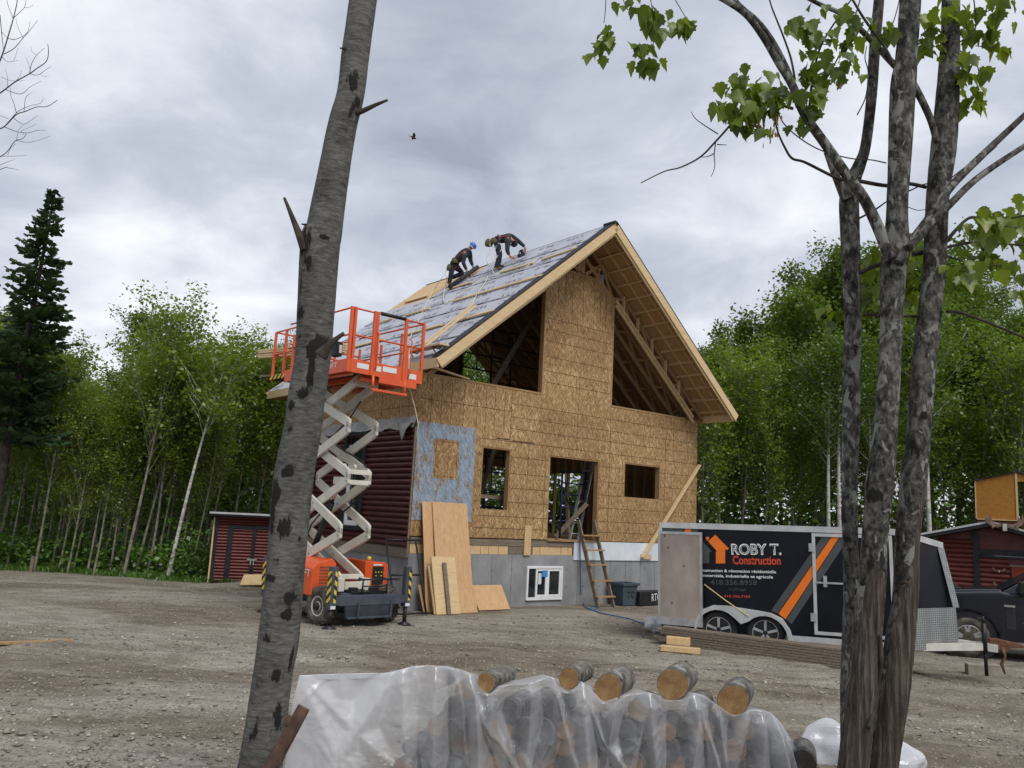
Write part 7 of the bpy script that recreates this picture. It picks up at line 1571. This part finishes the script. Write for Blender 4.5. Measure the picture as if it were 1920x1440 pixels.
def make_broadleaf(name, cat, H, r0, lean, base, nl, spread, rise, per, leaf, lmat, bmat, seed, top=1.0, clump=.24, sub=2):
    """trunk with limbs, leaves in clumps along the outer limbs; base = height fraction where the crown starts"""
    r = np.random.default_rng(seed); root = thing(name, None, cat, (0, 0, -60)); Vs, Fs = [], []
    z = np.linspace(0, 1, 12); ax = r.normal(0, .012 * H, 2); ph = r.uniform(0, 6.28, 2)
    P = np.stack([lean[0] * z * H + ax[0] * np.sin(z * 4 + ph[0]), lean[1] * z * H + ax[1] * np.sin(z * 3.4 + ph[1]), z * H - .1], 1); P[:, :2] -= P[0, :2]
    add_tube_np(Vs, Fs, P, r0 * (1 - .88 * z ** 1.15) + .006, 7); tips = []
    for i in range(nl):
        t = base + (1 - base) * (i + r.random()) / nl * .97; p0 = np.array([np.interp(t, z, P[:, k]) for k in range(3)]); a = i * 2.4 + r.normal(0, .4)
        prof = math.sin(math.pi * min(1, (t - base) / (1 - base) * .86 + .14)) ** .7; Lr = spread * prof * r.uniform(.65, 1.15) + .25
        d = np.array([math.cos(a), math.sin(a), 0]); q = np.linspace(0, 1, 5); B_ = p0 + d * (q * Lr)[:, None] + np.array([0, 0, 1]) * ((q * rise + q ** 2 * rise * .35) * Lr * r.uniform(.7, 1.3))[:, None]
        add_tube_np(Vs, Fs, B_, max(.008, r0 * .32 * (1 - t * .7)) * (1 - .8 * q), 4)
        for w in np.linspace(.35, 1, max(2, int(Lr / .32))): tips.append([np.interp(w, q, B_[:, k]) for k in range(3)] + r.normal(0, .10, 3))
        for _ in range(sub):
            s0 = r.uniform(.35, .85); p1 = np.array([np.interp(s0, q, B_[:, k]) for k in range(3)]); a2 = a + r.normal(0, .9); L2 = Lr * r.uniform(.3, .55)
            e = p1 + np.array([math.cos(a2), math.sin(a2), rise * 1.1]) * L2; add_tube_np(Vs, Fs, [p1, (p1 + e) / 2 + r.normal(0, .03, 3), e], [.012, .008, .004], 3)
            tips += [p1 * .4 + e * .6, e]
    for w in np.linspace(.86, top, 7): tips.append([np.interp(w, z, P[:, k]) for k in range(3)] + r.normal(0, .07, 3))
    o = np_mesh('trunk', np.concatenate(Vs), np.concatenate(Fs), MT[bmat], root, True)
    V, F, t = leaf_quads(np.array(tips), per, (clump, clump, clump * .75), leaf, r, .6, .3); np_mesh('crown', V, F, MT[lmat], root, False, {'tone': ('FACE', t)})
    return root
def make_spruce(H, seed, lean=(0, 0), base=.2, wid=.2, cut=0):
    r = np.random.default_rng(seed); root = thing('spruce_tree', None, 'tree', (0, 0, -60)); Vs, Fs = [], []; z = np.linspace(0, 1, 10)
    P = np.stack([lean[0] * z * H, lean[1] * z * H, z * H - .1], 1); add_tube_np(Vs, Fs, P, .15 * (1 - .95 * z) + .008, 7); C, S1 = [], []
    Lv, Lf, Lt = [], [], []; nv = 0
    nb = int((1 - base) * H * 36)
    for i in range(nb):
        t = base + (1 - base) * (i + r.random() * .8) / nb * .99; p0 = np.array([np.interp(t, z, P[:, k]) for k in range(3)]); a = r.uniform(0, 6.28)
        L_ = H * wid * (1 - t) ** .9 * r.uniform(.6, 1.12) + .07; q = np.linspace(0, 1, 6); d = np.array([math.cos(a), math.sin(a), 0])
        if t < base + .12: L_ *= .75
        B_ = p0 + d * (q * L_)[:, None] + np.array([0, 0, 1]) * ((r.uniform(-.62, -.02) * q + .30 * q ** 2.2) * L_ + .15 * L_ * (t > .8))[:, None]; add_tube_np(Vs, Fs, B_, .016 * (1 - .85 * q), 3)
        sd = np.array([-d[1], d[0], 0]); ns = max(4, int(L_ / .07))
        for w in np.linspace(.12, 1, ns):
            pc = np.array([np.interp(w, q, B_[:, k]) for k in range(3)])
            for s in (-1, 1):
                tw = d * .75 + sd * s * r.uniform(.5, 1.1) + np.array([0, 0, r.uniform(-.75, .25)]); tw /= np.linalg.norm(tw); ln = min(.42, .20 + L_ * .18) * (1.05 - .55 * w) * r.uniform(.7, 1.2); up_ = np.cross(tw, sd * s + [0, 0, .6]); up_ /= np.linalg.norm(up_) + 1e-9; wd = .045 + .025 * r.random()
                Lv.append(np.array([pc, pc + tw * ln * .55 + up_ * wd, pc + tw * ln, pc + tw * ln * .55 - up_ * wd])); Lt.append(r.random())
    V = np.concatenate(Lv); F = np.arange(len(V)).reshape(-1, 4); np_mesh('trunk', np.concatenate(Vs), np.concatenate(Fs), MT['bark_dark'], root, True); np_mesh('crown', V, F, MT['needles'], root, False, {'tone': ('FACE', Lt)}); return root
fr_ = random.Random(21)
def plant(proto, x, y, rz, sc, label, group, first=set(), base=None):
    loc = (x, y, float(gz(x, y)) - .05)
    if proto.name not in first:
        first.add(proto.name); o = proto; o.location = loc; o.rotation_euler = (0, 0, rz); o.scale = (sc, sc, sc); o['label'] = label
        if group: o['group'] = group
        return o
    o = copy_tree(proto, loc, rz, (sc, sc, sc), label, group)
    if group is None and 'group' in o: del o['group']
    return o
MAP = [make_broadleaf('maple_sapling', 'tree', H, .055, (.09, 0), b, n, sp * .82, 1.9, 18, .122, 'leaf_maple', 'bark_far', 100 + i, clump=.20) for i, (H, b, n, sp) in enumerate(((8.0, .36, 34, 1.15), (7.2, .42, 30, 1.0), (8.8, .40, 36, 1.25), (6.6, .34, 28, 1.0), (7.8, .30, 34, 1.35)))]
ASP = [make_broadleaf('aspen_tree', 'tree', H, .12, (.01, 0), b, n, sp, .75, 28, .158, 'leaf_aspen', 'bark_far', 200 + i, clump=.27, sub=3) for i, (H, b, n, sp) in enumerate(((14.0, .34, 46, 2.0), (12.5, .30, 42, 2.1), (15.0, .40, 46, 2.0), (11.0, .26, 38, 1.9)))]
BIR = [make_broadleaf('birch_tree', 'tree', 6.0, .055, (.16, .02), .66, 16, .7, 1.1, 14, .13, 'leaf_maple', 'bark_birch', 301, clump=.2), make_broadleaf('birch_tree', 'tree', 12.0, .115, (-.01, 0), .55, 30, 1.4, .8, 22, .14, 'leaf_aspen', 'bark_birch', 302, clump=.3)]
SPR = [make_spruce(9.6, 41, (.045, 0), .34, .225), make_spruce(9.0, 42, (.02, 0), .15, .19)]
LM = 'slim young maple with pale bare lower trunk along the left forest edge'; GM = 'young maples along the left forest edge'
def rowx(px, y): return aty(px, 1000, y)[0]
# front row on the left, trunks one can follow to the ground
for k, (px, d, sc) in enumerate(((-60, 23.6, 1), (20, 24.2, .9), (73, 23.6, .85), (104, 24.8, .9), (135, 23.5, .95), (146, 24.2, .85), (184, 23.4, 1.0), (198, 24.6, .9), (214, 23.8, .95), (226, 25.0, 1.0), (262, 24.0, .95), (284, 23.9, 1.05), (298, 24.6, .9), (340, 24.9, .9), (352, 26, 1.0), (385, 26.2, 1.05), (430, 27, 1.05), (470, 27.5, 1.05), (505, 28, 1.1), (118, 23.9, .9), (160, 25.2, .95), (172, 23.7, .9), (205, 25.6, .9), (232, 24.6, .95), (250, 25.3, .9), (275, 25.6, 1), (310, 25.4, .95), (48, 25.3, .9), (90, 25.6, .9), (-20, 25, .95), (365, 24.8, .85))):
    plant(MAP[k % 5], rowx(px, d), d, fr_.uniform(-.4, .4), sc * fr_.uniform(.66, .80) * (.82 if 105 < px < 215 else 1), LM, GM)
plant(MAP[2], rowx(240, 23.2), 23.2, .2, .80, 'thickest dark maple trunk at the left forest edge, left of the white birch', None)
plant(BIR[0], rowx(322, 23.0), 23.0, 0, 1.0, 'leaning white birch trunk left of the small red shed', None)
# deeper rows on the left and behind the house
LF = 'leafy tree deeper in the left forest behind the young maples'; GF = 'trees deeper in the left forest'
for d, x0, x1, n in ((28.5, -160, 520, 13), (32, -180, 560, 14), (37, -200, 900, 18), (43, -200, 1250, 18)):
    for i in range(n):
        px = x0 + (x1 - x0) * (i + fr_.uniform(.1, .9)) / n; far = d > 36; pr = fr_.choice(ASP if far or fr_.random() < .25 else MAP)
        s = (fr_.uniform(.46, .60) if d < 35 else fr_.uniform(.54, .68)) * (1.12 if px > 560 or px < 20 else 1) if pr in ASP else fr_.uniform(.64, .86)
        if 110 < px < 225: s *= .78
        if 770 < px < 1180: s *= 1.16
        plant(pr, rowx(px, d), d + fr_.uniform(-1, 1), fr_.uniform(0, 6.28), s, LF, GF)
# right-hand wood
LR = 'tall green aspen in the wood to the right of the house'; GR = 'aspens in the right-hand wood'
for px, d, pr, s in ((1330, 33, 1, .72), (1395, 35, 0, .75), (1440, 32, 1, .78), (1500, 34, 3, 1.06), (1545, 36, 0, .98), (1600, 34, 2, .97), (1650, 37, 0, 1.0), (1700, 36, 2, .92), (1760, 34, 1, 1.12), (1800, 36, 0, 1.0), (1860, 33, 3, 1.0), (1910, 36, 1, .95), (1960, 34, 0, .85), (2020, 33, 3, 1), (1365, 40, 1, .85), (1470, 41, 2, .82), (1560, 42, 2, 1.0), (1640, 43, 1, 1.1), (1730, 42, 0, 1.05), (1820, 41, 2, .98), (1900, 42, 1, .95), (1990, 41, 2, .8), (1310, 44, 0, .8), (1420, 46, 0, .85), (1530, 48, 1, 1.1)):
    plant(ASP[pr], rowx(px, d), d, fr_.uniform(0, 6.28), s * fr_.uniform(.97, 1.04), LR, GR)
LY = 'light green young maple in the understorey right of the house'; GY = 'young maples in the right-hand wood'
for px, d, s in ((1318, 29, .95), (1352, 30, 1.0), (1380, 30, .9), (1430, 29.5, .75), (1490, 30, .8), (1525, 31, .85), (1600, 31, .75), (1660, 31, .8), (1705, 31, .85), (1785, 31, .9), (1830, 31, .95), (1880, 30, 1), (1940, 30, 1)):
    plant(MAP[fr_.randrange(5)], rowx(px, d), d, fr_.uniform(0, 6.28), s, LY, GY)
for px, d, s, lab in ((1556, 28.3, .72, 'left one of two white birch trunks just left of the near maples'), (1577, 28.2, .76, 'right one of two white birch trunks just left of the near maples'), (1746, 28.0, .85, 'white birch trunk rising between the near maples and the log cabin'), (1634, 28.3, .72, 'white birch trunk seen between the thin and the middle near maple')):
    plant(BIR[1], rowx(px, d), d, fr_.uniform(0, 6.28), s, lab, 'white birches in the right-hand wood')
p = atz(-34, 1075); plant(SPR[0], p[0], p[1], 0, 1.0, 'tall dark spruce leaning into the sky at the left edge', None); SPR[0].scale = (1.12, 1.12, 1.12)
p = aty(-120, 1000, 27); plant(SPR[1], p[0], 27, 1, 1.2, 'second dark spruce, cut by the left edge of the photograph', None)
# bright shrub, ferns and grass along the edge, undergrowth in the wood
r = np.random.default_rng(8)
p = atz(345, 1086); sh = thing('shrub', 'bright green leafy shrub at the foot of the white birch', 'shrub', (p[0], p[1], 0))
c = r.normal(0, 1, (60, 3)) * [.42, .35, .42] + [0, 0, .62]; V, F, t = leaf_quads(c, 10, .09, .12, r); np_mesh('leaves', V, F, MT['leaf_fern'], sh, False, {'tone': ('FACE', t)})
m = MB()
for _ in range(9): e = r.normal(0, .3, 3) + [0, 0, 1.0]; m.tube([(0, 0, 0), e * .5 + [.03, 0, .02], e], [.012, .008, .004], 5)
m.build('stem', MT['twig'], sh)
def blades(n, xs, ys, hgt, wd, seed, name, label, mat):
    r = np.random.default_rng(seed); x, y = xs(n, r), ys(n, r); z = gz(x, y); a = r.uniform(0, 6.28, n); h = hgt * r.uniform(.4, 1.3, n); ln = r.normal(0, .45, (n, 2)) * h[:, None]; w = np.stack([np.cos(a), np.sin(a)], 1) * wd
    b = np.stack([x, y, z], 1); w3 = np.concatenate([w, np.zeros((n, 1))], 1); tip = b + np.concatenate([ln, h[:, None]], 1); mid = b + np.concatenate([ln * .4, h[:, None] * .6], 1)
    V = np.stack([b - w3 * .5, b + w3 * .5, mid + w3 * .6, tip, mid - w3 * .6], 1).reshape(-1, 3); F = np.arange(n * 5).reshape(-1, 5)
    tag(np_mesh(name, V, F, MT[mat], None, False, {'tone': ('FACE', r.random(n))}), label, 'undergrowth', kind='stuff')
def edge_y(x): return 23.1 + .35 * np.sin(x * .9)
def gx_(n, r): return r.uniform(-17, -6.2, n)
r9 = np.random.default_rng(77); xs_ = gx_(5500, r9)
blades(5500, lambda n, r: xs_, lambda n, r: edge_y(xs_) + np.abs(r.normal(0, 1.1, n)) * (1 + .0 * xs_) - .2 * (xs_ > -9.5), .14, .03, 5, 'grass', 'low grass and ferns along the left forest edge', 'leaf_fern')
def scatter(n, box, seed, name, label, mat, size, sig):
    r = np.random.default_rng(seed); k = n // 14; c = np.stack([r.uniform(box[0], box[1], k), r.uniform(box[2], box[3], k), box[4] + (box[5] - box[4]) * r.random(k) ** 1.6], 1); keep = ~((hv(c[:, 0], c[:, 1])[0] > -.8) & (hv(c[:, 0], c[:, 1])[0] < 11) & (hv(c[:, 0], c[:, 1])[1] > -1) & (hv(c[:, 0], c[:, 1])[1] < 8.5)); c = c[keep]; c[:, 2] += gz(c[:, 0], c[:, 1])
    V, F, t = leaf_quads(c, 14, sig, size, r); tag(np_mesh(name, V, F, MT[mat], None, False, {'tone': ('FACE', t)}), label, 'undergrowth', kind='stuff')
scatter(9000, (-18, -6.4, 23.6, 26, .02, .9), 31, 'undergrowth', 'ferns and low saplings between the young maple trunks', 'leaf_fern', .13, .16)
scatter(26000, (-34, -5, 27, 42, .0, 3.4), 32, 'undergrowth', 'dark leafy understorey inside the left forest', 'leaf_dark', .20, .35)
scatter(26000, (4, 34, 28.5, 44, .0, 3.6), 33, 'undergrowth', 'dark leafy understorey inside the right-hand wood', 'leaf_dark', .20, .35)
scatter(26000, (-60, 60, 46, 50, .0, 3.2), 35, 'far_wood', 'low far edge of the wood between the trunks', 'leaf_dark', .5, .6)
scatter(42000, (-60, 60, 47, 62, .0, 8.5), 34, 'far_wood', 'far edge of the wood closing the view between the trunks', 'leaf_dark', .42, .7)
# stones and debris line at the forest edge
